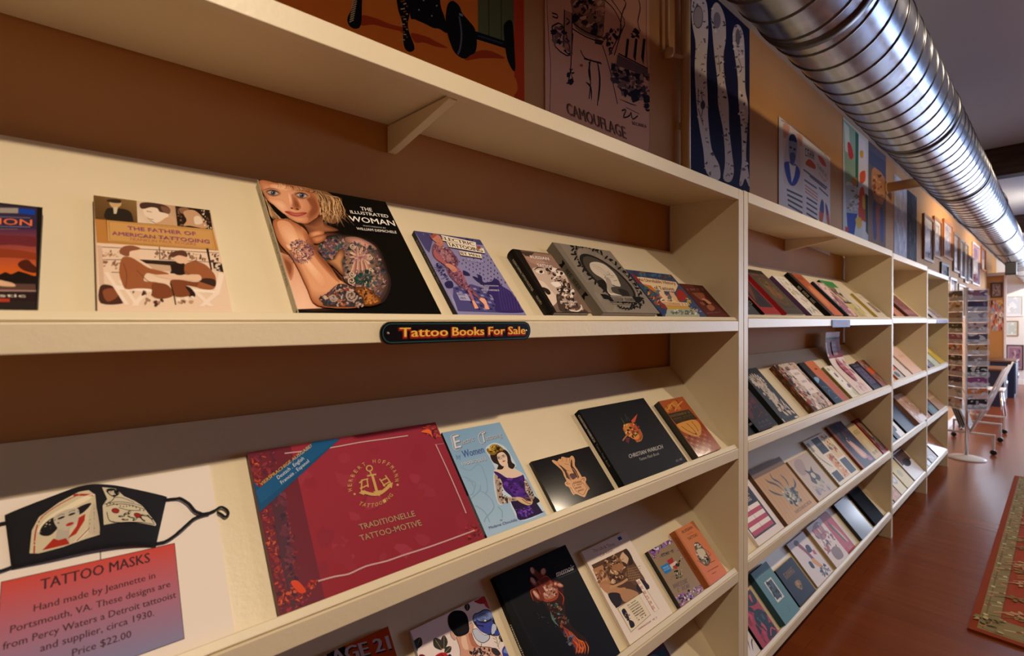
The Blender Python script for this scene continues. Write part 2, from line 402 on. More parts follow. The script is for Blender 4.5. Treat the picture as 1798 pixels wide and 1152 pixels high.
    def face(s, cx, cy, r, skin, hair, dark='#2a1c18', tilt=0., side=0):       # small drawn face
        e = lambda x, y, a, b, c: s.ell(cx + (x * math.cos(tilt) - y * math.sin(tilt)) * r, cy + (x * math.sin(tilt) + y * math.cos(tilt)) * r, a * r, b * r, c, tilt)
        e(0, 0, .75, 1, skin)
        for k in (-1, 1):
            e(k * .3 + side, -.12 * -1 if False else .12 * s.dy, .15, .07, '#efe6da'); e(k * .3 + side, .12 * s.dy, .07, .07, dark); e(k * .3 + side, .3 * s.dy, .2, .035, dark)
        e(side, -.15 * s.dy, .07, .05, dark); e(side, -.48 * s.dy, .22, .07, '#a03a30'); return s
    dy = -1        # drawing frames traced with y downwards; 1 for y up
    def build(s, name, m, parent, body=None, bcol='#ffffff', bend=None):
        v, f, c = list(s.v), list(s.f), list(s.c)
        if body:      # solid box under the print: x0,x1,y0,y1,z0,z1
            x0, x1, y0, y1, z0, z1 = body; o = len(v)
            v += [(x, y, z) for z in (z0, z1) for y in (y0, y1) for x in (x0, x1)]
            for q in [(0, 2, 3, 1), (4, 5, 7, 6), (0, 1, 5, 4), (2, 6, 7, 3), (0, 4, 6, 2), (1, 3, 7, 5)]:
                f.append([o + i for i in q]); c += [lin(bcol)] * 4
        if bend: v = [bend(*p) for p in v]
        me = D.meshes.new(name); me.from_pydata(v, [], f); me.update()
        at = me.color_attributes.new('Col', 'FLOAT_COLOR', 'CORNER')
        at.data.foreach_set('color', [k for x in c for k in (x[0], x[1], x[2], 1.)])
        me.materials.append(m); o = D.objects.new(name, me); COL.objects.link(o)
        if parent: o.parent = parent
        return o
def side_art(t, h):       # art for a spine: drawn in a frame with x running down the spine, y up from the shelf
    return Art(h, t)
def place_spine(A, name, m, root, h, t, th, bcol):
    # spine board hangs off the left edge; printed face looks left; text runs from the head to the tail
    o = A.build(name, m, root, (0, h, 0, t, -th, 0), bcol)
    o.matrix_local = Matrix(((0, 0, -1, -th), (-1, 0, 0, h), (0, 1, 0, 0), (0, 0, 0, 1)))
    return o
BOOKS = {}
def book(label, sh, bay, x, w, h, t, art=None, col='#333333', spine=None, spine_art=None, hard=False, m=None, quad=None, page=None, group=None, rz=0., cat='book', name='book', round_=False):
    m = m or M_SATIN
    root = thing(name, label, cat, on_shelf(sh, bay, x, .0158, .0004), (ANG, 0, 0), group)
    if rz: root.rotation_euler = (Matrix.Rotation(ANG, 3, 'X') @ Matrix.Rotation(rz, 3, 'Z')).to_euler()
    c = .0025 if hard else .0006; ov = .003 if hard else 0
    sp = spine or col
    A = Art(w, h, t, quad) if quad else Art(w, h, t)
    if art: art(A)
    A.build('front_cover', m, root, (0, w, 0, h, t - c, t), col)
    B = Art(w, h, 0); B.build('back_cover', m, root, (0, w, 0, h, 0, c), sp)
    MB().box(.0004, w - ov - .0004, ov + .0003, h - ov - .0003, c, t - c).build('page_block', page or M_PAGE, root)
    S = Art(h, t, 0)
    if spine_art: spine_art(S)
    if round_:
        N = 8; r = t / 2; pr = [(-math.sin(PI * k / N) * r * .55, r - r * math.cos(PI * k / N)) for k in range(N + 1)]
        S2 = MB().prism([(p[0], p[1]) for p in pr], 1, 0, h)
        me = Art(1, 1); me.v = S2.v; me.f = S2.f; me.c = [lin(sp)] * sum(len(f) for f in S2.f); so = me.build('spine', m, root)
        if spine_art:
            o = S.build('spine_lettering', m, so); o.matrix_local = Matrix(((0, 0, -1, -r * .56), (-1, 0, 0, h), (0, 1, 0, 0), (0, 0, 0, 1)))
    else:
        place_spine(S, 'spine', m, root, h, t, c, sp)
    return root
def sheet(name, label, cat, w, h, loc, rot, art, col, m=None, th=.0006, quad=None, group=None, part='printed_sheet', bend=None):
    root = thing(name, label, cat, loc, rot, group)
    A = Art(w, h, th, quad) if quad else Art(w, h, th)
    if art: art(A)
    A.build(part, m or M_MATTE, root, (0, w, 0, h, 0, th), col, bend)
    return root
# ---------------------------------------------------------------- nearest bay: covers
Q = lambda *a: [(a[i], a[i + 1]) for i in range(0, len(a), 2)]
def a_dvd(A):
    A.poly(Q(-1302, -90, 454, 102, 394, 1217, -1726, 1203), '#2b2320')
    A.poly([(-1200, -20), (395, 108), (385, 1100), (-1600, 1090)], ['#3a3040', '#332d4a', '#2a1a1c', '#2a1a1c'])
    A.poly([(-1200, 330), (388, 330), (384, 830), (-1500, 830)], ['#5d2c4a', '#4a2a4c', '#d0601c', '#d8661c'])
    A.blob(Q(-900, 430, -300, 380, 60, 400, 380, 420, 384, 520, 100, 500, -400, 540, -900, 520), '#6a2a30')
    A.blob(Q(-900, 560, -300, 530, 60, 545, 384, 590, 384, 660, 150, 640, -300, 640, -900, 660), '#8a3a20')
    A.blob(Q(190, 710, 230, 670, 300, 660, 340, 700, 384, 740, 384, 800, 300, 790, 230, 760), '#4a1f14')
    A.poly(Q(-1500, 830, 0, 815, 60, 790, 120, 815, 200, 780, 300, 810, 384, 840, 384, 960, -1500, 960), '#1d1413')
    A.poly(Q(-1400, 880, 20, 880, 150, 915, 380, 920, 380, 985, -1400, 985), '#5a4038')
    A.blob(Q(-300, 880, -60, 870, 60, 890, 150, 915, 160, 945, 60, 945, -60, 935, -300, 940), '#d8b08c')
    A.poly(Q(-1400, 960, 385, 985, 385, 1000, -1400, 985), '#a08078')
    A.poly(Q(-1200, 88, 195, 110, 195, 165, -1200, 140), '#9b948a'); A.poly(Q(203, 112, 372, 130, 370, 185, 203, 165), '#1540a8')
    A.line(Q(-1200, 160, 325, 215), .0009, '#7d7fae'); A.line(Q(-1200, 285, 325, 312), .0009, '#7d7fae'); A.line(Q(-1200, 322, 190, 335), .0006, '#9a8a90')
    A.text('FICTION', (-420, 262), (340, 300), (-418, 195), '#e8744a', .02)
    A.text('fantastic', (-420, 1052), (275, 1060), (-422, 1018), '#e8dccc', .02)
    A.poly(Q(-1600, 1065, 105, 1075, 105, 1110, -1600, 1105), '#b03a28')
    A.poly(Q(395, 100, 454, 102, 394, 1217, 384, 1217), '#171312')
book('dark video case with a sunset picture, leftmost on the top slanted shelf', 1, 1, -1.895, .135, .188, .014, a_dvd, '#1a1614', m=M_SATIN, quad=Q(-1302, -90, 454, 102, 394, 1217, -1726, 1203), page=M_BLACKP, cat='video case', name='video_case')

def a_father(A):
    A.poly(Q(79, 69, 1149, 208, 1355, 1167, 110, 1159), '#d8b79a')
    A.poly(Q(79, 69, 470, 120, 480, 320, 88, 290), ['#6f5230', '#8a6a40', '#6a4d2c', '#5a4022'])
    A.blob(Q(190, 200, 240, 185, 300, 190, 370, 200, 420, 230, 440, 300, 430, 315, 190, 290), '#2c241c')
    A.blob(Q(225, 130, 320, 120, 325, 165, 280, 185, 240, 175), '#c9a77c'); A.blob(Q(190, 120, 230, 105, 320, 112, 322, 140, 250, 138), '#3a2d22')
    A.poly(Q(255, 180, 300, 178, 285, 240, 262, 240), '#cfc0a4')
    A.poly(Q(470, 120, 825, 168, 845, 352, 480, 320), ['#d8c0a8', '#b9926e', '#c8a484', '#e3cfb8'])
    A.blob(Q(530, 180, 580, 170, 700, 180, 750, 230, 760, 270, 700, 320, 640, 330, 590, 310, 580, 270, 545, 255), '#e8d4be')
    A.blob(Q(500, 150, 540, 135, 640, 140, 740, 165, 780, 200, 770, 240, 720, 230, 680, 220, 660, 190, 600, 180, 540, 195, 505, 185), '#4a342a')
    A.blob(Q(700, 170, 775, 190, 775, 235, 730, 230, 700, 200), '#7a5540')
    A.lines([Q(560, 215, 610, 225), Q(575, 285, 625, 295), Q(590, 300, 640, 325)], .0012, '#4a342a')
    A.blob(Q(690, 310, 760, 270, 830, 320, 840, 350, 640, 335), '#caa07a')
    A.poly(Q(825, 168, 1142, 205, 1170, 385, 845, 352), '#2a1d17')
    A.blob(Q(860, 190, 930, 185, 955, 215, 900, 240, 865, 225), '#8a6448'); A.blob(Q(900, 225, 985, 205, 1060, 255, 1120, 350, 1090, 375, 960, 350, 900, 350, 930, 300), '#c49a74')
    A.blob(Q(1000, 270, 1050, 265, 1080, 320, 1040, 340, 1005, 330), '#e0cdb6'); A.splat(Q(1060, 195, 1142, 205, 1165, 380, 1100, 370), 26, 12, ['#c8b49c', '#6a4c38', '#e0d0bc'], 3)
    A.splat(Q(835, 180, 900, 300, 890, 350, 850, 345), 14, 12, ['#8a6a50', '#4a342a'], 4)
    A.poly(Q(88, 288, 1172, 385, 1222, 580, 105, 508), '#c28a48'); A.poly(Q(88, 288, 190, 297, 205, 515, 105, 508), '#b97e40')
    A.poly(Q(192, 298, 1158, 384, 1198, 575, 205, 496), '#cb9a5a')
    A.line(Q(192, 298, 1158, 384, 1198, 575, 205, 496), .0009, '#6a4a22', sm=False, closed=True); A.line(Q(215, 312, 1142, 396, 1178, 560, 226, 486), .0005, '#6a4a22', sm=False, closed=True)
    for (t_, p, q_, r_, b_) in (('THE FATHER OF', (390, 385), (1015, 440), (384, 352), .03), ('AMERICAN TATTOOING', (245, 432), (1140, 512), (243, 400), .035)):
        A.shadow_text(t_, p, q_, r_, '#9a4a52', '#4a4a8c', (3, 4), b_)
    A.text('FRANKLIN PAUL ROGERS', (415, 488), (1018, 534), (412, 460), '#a8604e', .02)
    A.line(Q(500, 455, 620, 462, 700, 464, 830, 474), .0006, '#5a3a22')
    # lower photograph
    A.poly(Q(105, 508, 1222, 580, 1355, 1167, 110, 1159), '#e6cbb2')
    A.splat(Q(150, 550, 330, 560, 330, 640, 150, 650), 16, 18, ['#9a7358', '#c9a488'], 5); A.splat(Q(690, 580, 800, 590, 800, 660, 690, 650), 16, 18, ['#8a6450', '#5a3c30'], 6)
    A.splat(Q(940, 600, 1110, 610, 1120, 680, 950, 670), 24, 16, ['#9a7358', '#6a4a3a'], 7); A.splat(Q(1140, 610, 1230, 620, 1240, 680, 1150, 680), 10, 18, ['#7a5846', '#5a3c30'], 8)
    A.splat(Q(640, 590, 680, 590, 680, 640, 630, 640), 6, 16, ['#8a6450'], 9); A.splat(Q(150, 680, 320, 680, 320, 760, 150, 760), 10, 22, ['#8a6450', '#b08a70'], 10)
    A.lines([Q(108, 545, 1225, 602), Q(115, 664, 330, 664), Q(240, 780, 330, 782), Q(680, 545, 684, 665), Q(690, 660, 1240, 692), Q(125, 790, 160, 790)], .0011, '#3a2620', sm=False)
    A.poly(Q(110, 530, 150, 535, 175, 900, 128, 900), '#d2b298'); A.poly(Q(1108, 560, 1130, 562, 1165, 760, 1150, 760), '#2f211c')
    A.poly(Q(495, 662, 860, 680, 920, 800, 780, 790, 780, 720, 560, 700), '#33231d'); A.blob(Q(780, 720, 900, 690, 920, 790, 830, 800), '#2a1c17')
    A.poly(Q(570, 700, 780, 718, 790, 770, 640, 770), '#c9a78c')
    A.poly(Q(1170, 690, 1252, 700, 1270, 780, 1180, 760), '#2f211c'); A.splat(Q(1180, 700, 1250, 705, 1262, 775, 1185, 755), 6, 22, ['#d8c4b0', '#b09480'], 11)
    A.blob(Q(135, 910, 230, 900, 290, 960, 360, 1060, 140, 1065), '#4a2c22'); A.blob(Q(160, 950, 260, 930, 300, 1000, 200, 1050), '#8a4e34')
    A.poly(Q(300, 860, 330, 850, 500, 1090, 460, 1090), '#efdccb'); A.poly(Q(170, 780, 210, 780, 400, 1080, 360, 1080), '#efdccb')
    A.poly(Q(540, 940, 590, 945, 470, 1090, 420, 1090), '#efdccb'); A.poly(Q(270, 900, 640, 935, 640, 965, 300, 940), '#f2e2d2')
    A.splat(Q(430, 960, 760, 960, 760, 1080, 520, 1080), 12, 30, ['#6a4636', '#a07a62', '#4a2e24'], 12)
    A.poly(Q(940, 930, 1200, 950, 1200, 975, 960, 960), '#f2e2d2'); A.poly(Q(1000, 970, 1040, 965, 1180, 1095, 1130, 1095), '#efdccb'); A.poly(Q(1230, 780, 1290, 800, 1230, 980, 1090, 1095, 1040, 1095, 1180, 970), '#efdccb')
    A.blob(Q(900, 910, 960, 920, 1010, 980, 990, 1020, 940, 990), '#2a1c17')
    brown, br2 = '#9a5c38', '#7e4629'
    A.blob(Q(320, 690, 350, 640, 420, 645, 500, 690, 580, 740, 660, 760, 760, 790, 750, 815, 640, 800, 560, 790, 540, 860, 640, 870, 740, 900, 800, 960, 800, 1000, 720, 1020, 620, 1005, 610, 940, 480, 930, 370, 935, 330, 860, 310, 780), brown)
    A.blob(Q(620, 880, 740, 890, 800, 950, 800, 1000, 700, 1025, 620, 1005, 610, 940), br2)
    A.blob(Q(780, 860, 860, 850, 1000, 870, 1070, 870, 1060, 920, 920, 905, 960, 990, 830, 1005, 800, 930), br2)
    A.blob(Q(910, 720, 950, 690, 1010, 680, 1100, 710, 1180, 790, 1200, 850, 1195, 910, 1150, 940, 1030, 920, 1050, 860, 1000, 800, 920, 800), brown)
    A.blob(Q(1040, 860, 1100, 835, 1190, 850, 1190, 910, 1120, 890), '#3a2620')
    A.blob(Q(640, 805, 760, 800, 860, 810, 1010, 800, 1060, 815, 1050, 860, 900, 850, 780, 845, 660, 820), '#e2bda0')
    A.blob(Q(405, 590, 480, 560, 500, 600, 490, 650, 430, 650), '#e8c8ae'); A.blob(Q(310, 590, 350, 545, 430, 535, 505, 560, 480, 575, 410, 590, 400, 630, 350, 625), '#8a553c')
    A.blob(Q(800, 640, 870, 620, 935, 640, 940, 680, 890, 700, 840, 690), '#e2bda0'); A.blob(Q(785, 610, 830, 585, 900, 580, 935, 610, 930, 640, 860, 625, 800, 645), '#5c3a2a')
    A.line(Q(780, 880, 810, 980, 830, 1080), .0014, '#2a1c17'); A.lines([Q(350, 700, 380, 800, 370, 920), Q(470, 760, 560, 850, 600, 870), Q(900, 760, 960, 800)], .0007, '#6a3c24')
    A.splat(Q(840, 1010, 1000, 1010, 980, 1070, 860, 1070), 8, 24, ['#b8947a', '#7a5442', '#efdccb'], 13)
book('brown photographic paperback about the father of american tattooing, two seated people', 1, 1, -1.708, .144, .231, .012, a_father, '#c9a070', spine='#6a5a40', m=M_SATIN, quad=Q(79, 69, 1149, 208, 1355, 1167, 110, 1159))

def a_woman(A):
    A.poly(Q(62, 27, 1135, 214, 1609, 1159, 404, 1147), '#090807')
    skin, sk2, sk3 = '#e0a07a', '#c8825c', '#9a5a3c'
    R = random.Random(2)
    # shoulder and upper arm emerging from the dark
    A.soft(Q(150, 400, 330, 420, 470, 420, 620, 430, 800, 490, 960, 510, 1070, 580, 1140, 700, 1180, 850, 1150, 1000, 1090, 1080, 900, 1120, 420, 1140, 300, 900, 200, 600), '#140c09', '#7a4a32', 8, .72, (-60, 0))
    A.poly(Q(250, 640, 350, 680, 420, 800, 560, 1010, 640, 1110, 390, 1120), ['#dca080', '#dc9c7c', '#e4b090', '#f0c0a4', '#e8b090', '#f0c4a8'])
    A.soft(Q(255, 650, 340, 700, 365, 790, 340, 880, 300, 800), '#c88a66', '#8a4e32')
    # hair behind the face
    A.blob(Q(110, 60, 330, 70, 520, 100, 640, 130, 720, 190, 755, 250, 770, 320, 740, 370, 700, 400, 640, 380, 600, 330, 560, 300, 300, 250, 140, 200), '#7a5434')
    hairs = ['#caa070', '#8a6040', '#d8b080', '#6a4428', '#b88c5c', '#4a301e', '#e0bc90']
    for i in range(90):
        x = 470 + i * 2.4 + R.uniform(-16, 16); e = R.uniform(-50, 60)
        A.line([(x, 92 + i * .9), (x + 50 + R.uniform(-20, 30), 190), (x + 80 + R.uniform(-40, 46), 290), (x + 96 + R.uniform(-90, 110), 370 + e)], R.uniform(.0006, .0016), R.choice(hairs), taper=True)
    # face: soft modelling from the lit left to the shaded right
    A.soft(Q(70, 40, 250, 66, 420, 85, 520, 120, 575, 230, 580, 300, 540, 370, 470, 402, 400, 395, 320, 350, 220, 260, 140, 200), '#b06c48', '#e0a27c', 8, .55, (-70, -20))
    A.soft(Q(420, 120, 520, 130, 575, 240, 575, 320, 520, 380, 470, 396, 470, 330, 500, 270, 470, 200), '#b87450', '#8a5034', 6, .5, (20, 0))
    A.soft(Q(150, 190, 270, 200, 330, 280, 300, 330, 200, 250), '#dc9c76', '#f0bc9a', 6, .3); A.soft(Q(300, 330, 400, 345, 480, 350, 470, 392, 400, 392, 340, 365), '#c88460', '#dca07a', 6, .4)
    A.soft(Q(180, 70, 330, 90, 330, 130, 240, 120, 170, 100), '#e0a27c', '#f0bc98', 5, .4)
    A.soft(Q(345, 150, 385, 180, 425, 262, 398, 290, 360, 280, 340, 220), '#c07c58', '#8a5034', 6, .35, (10, 10)); A.soft(Q(310, 120, 335, 150, 352, 230, 330, 260, 315, 190), '#dc9c76', '#f0c09c', 5, .3)
    A.ell(345, 272, 12, 6, '#5a2c1e', .3); A.ell(392, 280, 14, 6, '#5a2c1e', .3)
    A.soft(Q(285, 300, 330, 298, 380, 310, 430, 305, 475, 312, 430, 335, 380, 340, 330, 327), '#9a3c34', '#c86a5c', 5, .5); A.line(Q(290, 302, 340, 312, 385, 317, 470, 314), .0009, '#4a1a18')
    for (x, y, k) in ((190, 143, 1.), (432, 165, .95)):
        A.soft([(x - 74, y - 18), (x - 20, y - 36), (x + 46, y - 20), (x + 66, y + 12), (x + 10, y + 34), (x - 48, y + 20)], '#c88a66', '#5a3428', 6, .6)
        A.blob([(x - 50, y - 4), (x - 15, y - 16), (x + 32, y - 4), (x + 44, y + 10), (x, y + 17)], '#b8a498'); A.ell(x - 2, y, 21, 17, '#4a5a70'); A.ell(x - 2, y, 19, 15, '#34425a'); A.ell(x - 2, y, 9, 8, '#08080a'); A.ell(x - 8, y - 5, 3, 3, '#f0f0f0')
        A.line([(x - 66, y - 4), (x - 20, y - 20), (x + 20, y - 12), (x + 52, y + 10)], .0022, '#1c100e', taper=True); A.line([(x - 46, y + 4), (x, y + 20), (x + 46, y + 12)], .0010, '#3a221a', taper=True)
    A.lines([Q(104, 122, 160, 104, 240, 116), Q(376, 124, 450, 122, 516, 148)], .0020, '#8a5c3c', taper=True)
    for i in range(40): A.line([(230 + i * 8, 56 + i * 1.6), (250 + i * 8.6 + R.uniform(-16, 16), 82 + i * 1.4), (235 + i * 9 + R.uniform(-26, 26), 106 + i * 1.2)], R.uniform(.0005, .0012), R.choice(hairs), taper=True)
    for i in range(34): A.line([(100 + i * 3 + R.uniform(-8, 8), 160 + i * 5), (140 + i * 3, 250 + i * 3), (160 + i * 3.4, 330 + i * 1.4), (190 + i * 5, 366 + R.uniform(-10, 20))], R.uniform(.0005, .0013), R.choice(hairs), taper=True)
    # neck, deep shadow
    A.soft(Q(400, 400, 470, 405, 560, 350, 600, 330, 620, 400, 740, 460, 620, 480, 520, 500, 480, 560, 450, 480), '#5a321f', '#9a6244', 6, .4, (40, 10))
    A.soft(Q(380, 405, 440, 410, 480, 470, 500, 560, 560, 660, 640, 740, 760, 860, 740, 900, 600, 780, 500, 640, 450, 520), '#3a2016', '#0a0605', 6, .7)
    # tattooed upper arm
    A.soft(Q(620, 520, 760, 500, 880, 510, 980, 540, 1060, 590, 1110, 680, 1150, 800, 1180, 900, 1150, 1020, 1080, 1080, 960, 1000, 860, 930, 790, 900, 760, 800, 790, 680, 740, 620, 650, 700, 580, 640), '#2a1e1c', '#8a6c5e', 8, .6, (-30, -10))
    A.soft(Q(800, 520, 900, 520, 1010, 570, 1060, 620, 1000, 620, 900, 580, 810, 560), '#8a6458', '#cc968a', 5, .4)
    tat = ['#3c4a50', '#4a4660', '#6a4a58', '#a87e70', '#2c3438', '#3a5a56', '#8a6068', '#b89888', '#473834', '#20282a']
    A.splat(Q(600, 540, 760, 510, 800, 600, 700, 710, 600, 720, 570, 640), 170, 17, ['#244a4c', '#4a3e66', '#6a3a50', '#1e2428', '#3a5650', '#8a6068', '#a8807a'], 21, 3.4)
    A.splat(Q(780, 600, 900, 560, 1050, 620, 1110, 760, 1130, 900, 1090, 1040, 980, 1000, 860, 930, 780, 860, 770, 740), 420, 17, tat, 22, 3.6)
    for k in range(26):
        g = 2 * PI * k / 26; r1 = 22 if k % 2 else 58
        A.ell(920 + r1 * 1.1 * math.cos(g), 690 + r1 * math.sin(g) + r1 * .25 * math.cos(g), 32, 10, ['#c49684', '#a87880', '#d4b094'][k % 3], g + .2, 12); A.line([(920 + r1 * .6 * math.cos(g), 690 + r1 * .6 * math.sin(g)), (920 + (r1 + 30) * math.cos(g), 690 + (r1 + 30) * math.sin(g))], .0006, '#4a302c', sm=False)
    A.ell(920, 695, 16, 12, '#94585e')
    for k in range(11): A.line([(870 + k * 9, 720), (858 + k * 13, 780), (836 + k * 16, 826 + (k % 3) * 18)], .0034, ['#cca890', '#b48074', '#8a5c58'][k % 3], taper=True)
    for (x, y, r) in ((845, 890, 36), (855, 600, 26), (850, 835, 30), (1000, 690, 24), (960, 910, 24), (1010, 800, 20)):
        A.line([(x + r * (1 - k / 16) * math.cos(k * .75), y + r * (1 - k / 16) * math.sin(k * .75)) for k in range(14)], .0020, '#d0b49c')
    A.splat(Q(880, 800, 1020, 820, 1000, 930, 880, 920), 40, 20, ['#244a46', '#30564e', '#1c3430'], 23, 3)
    A.soft(Q(720, 660, 760, 620, 790, 660, 770, 740, 780, 850, 700, 780, 640, 730, 690, 710), '#6a4028', '#c08a60', 6, .4)
    A.soft(Q(490, 490, 560, 465, 610, 475, 610, 500, 540, 520, 500, 530), '#a0623e', '#dc9c74', 5, .4); A.soft(Q(500, 530, 570, 510, 630, 505, 620, 550, 560, 580, 520, 570), '#8a5032', '#c8845c', 5, .4)
    # near forearm and wrist
    A.soft(Q(185, 390, 300, 375, 400, 420, 470, 480, 490, 560, 540, 650, 640, 760, 750, 890, 860, 960, 900, 1040, 880, 1120, 560, 1100, 470, 950, 400, 800, 330, 680, 230, 560), '#a8643e', '#dca078', 8, .66, (-10, 0))
    A.soft(Q(220, 400, 310, 395, 380, 480, 430, 620, 520, 760, 640, 900, 600, 960, 480, 820, 380, 660, 270, 540), '#dc9e76', '#f0c09a', 7, .45)
    A.soft(Q(420, 440, 470, 490, 485, 560, 545, 660, 660, 790, 745, 895, 710, 890, 570, 740, 470, 590), '#c07c54', '#8a4e30', 6, .6, (14, -6))
    A.splat(Q(320, 570, 400, 550, 500, 600, 540, 660, 470, 730, 380, 740, 340, 650), 260, 10, ['#8a5058', '#5a4a70', '#a0686e', '#3c3c58', '#7a4450', '#c08a80'], 24, 3)
    for k in range(40):
        g = 2 * PI * k / 40; u_ = R.uniform(.9, 1.15); A.line([(420 + 78 * math.cos(g), 645 + 74 * math.sin(g)), (420 + 106 * u_ * math.cos(g), 645 + 98 * u_ * math.sin(g))], .0010, '#4a4660')
    A.soft(Q(300, 580, 330, 600, 340, 640, 310, 630, 290, 600), '#dc9c76', '#f0c0a0', 4)
    A.blob(Q(570, 1040, 640, 1000, 740, 920, 860, 960, 930, 1060, 940, 1110, 640, 1110, 600, 1080), '#3a3034')
    A.splat(Q(570, 1040, 640, 1000, 740, 920, 860, 960, 930, 1060, 940, 1110, 640, 1110), 190, 18, ['#1c1c22', '#8a4030', '#4a5468', '#a88678', '#2c3438', '#a85838', '#c0a898', '#50404a'], 25, 3.2)
    A.soft(Q(860, 960, 960, 950, 1050, 1010, 1090, 1080, 960, 1110, 930, 1040), '#5a3014', '#b06c34', 6, .4); A.splat(Q(880, 970, 960, 960, 1050, 1020, 1070, 1080, 960, 1090), 44, 14, ['#6a3818', '#c88440', '#3a2418'], 26, 3.2)
    for (x, y, r) in ((840, 1020, 52), (690, 1040, 34)):
        A.line([(x + r * (1 - k / 18) * math.cos(k * .7), y + r * (1 - k / 18) * math.sin(k * .7)) for k in range(16)], .003, '#a89488')
    W_ = '#f2efe8'
    A.text('THE', (925, 300), (1020, 312), (915, 270), W_, .008); A.text('ILLUSTRATED', (838, 326), (1158, 364), (828, 300), W_, .006)
    A.text('WOMAN', (834, 392), (1214, 432), (816, 346), W_, .012); A.text('PHOTOGRAPHS BY', (945, 436), (1135, 456), (941, 426), '#c8c4bc')
    A.text('WILLIAM DEMICHELE', (890, 464), (1226, 496), (883, 444), W_, .006)
def s_woman(S):
    S.text('THE ILLUSTRATED WOMAN', (.36, .3), (.8, .3), (.36, .75), '#3a382f')
    S.line(Q(.08, .4, .2, .4), .002, '#6a665a'); S.rect(.975, .1, .99, .9, '#2a4a2a')
book('large black picture book about illustrated women, blonde tattooed woman on the cover', 1, 1, -1.477, .255, .334, .018, a_woman, '#0b0a09', spine='#cfc9b4', spine_art=s_woman, m=M_SATIN, quad=Q(62, 27, 1135, 214, 1609, 1159, 404, 1147))

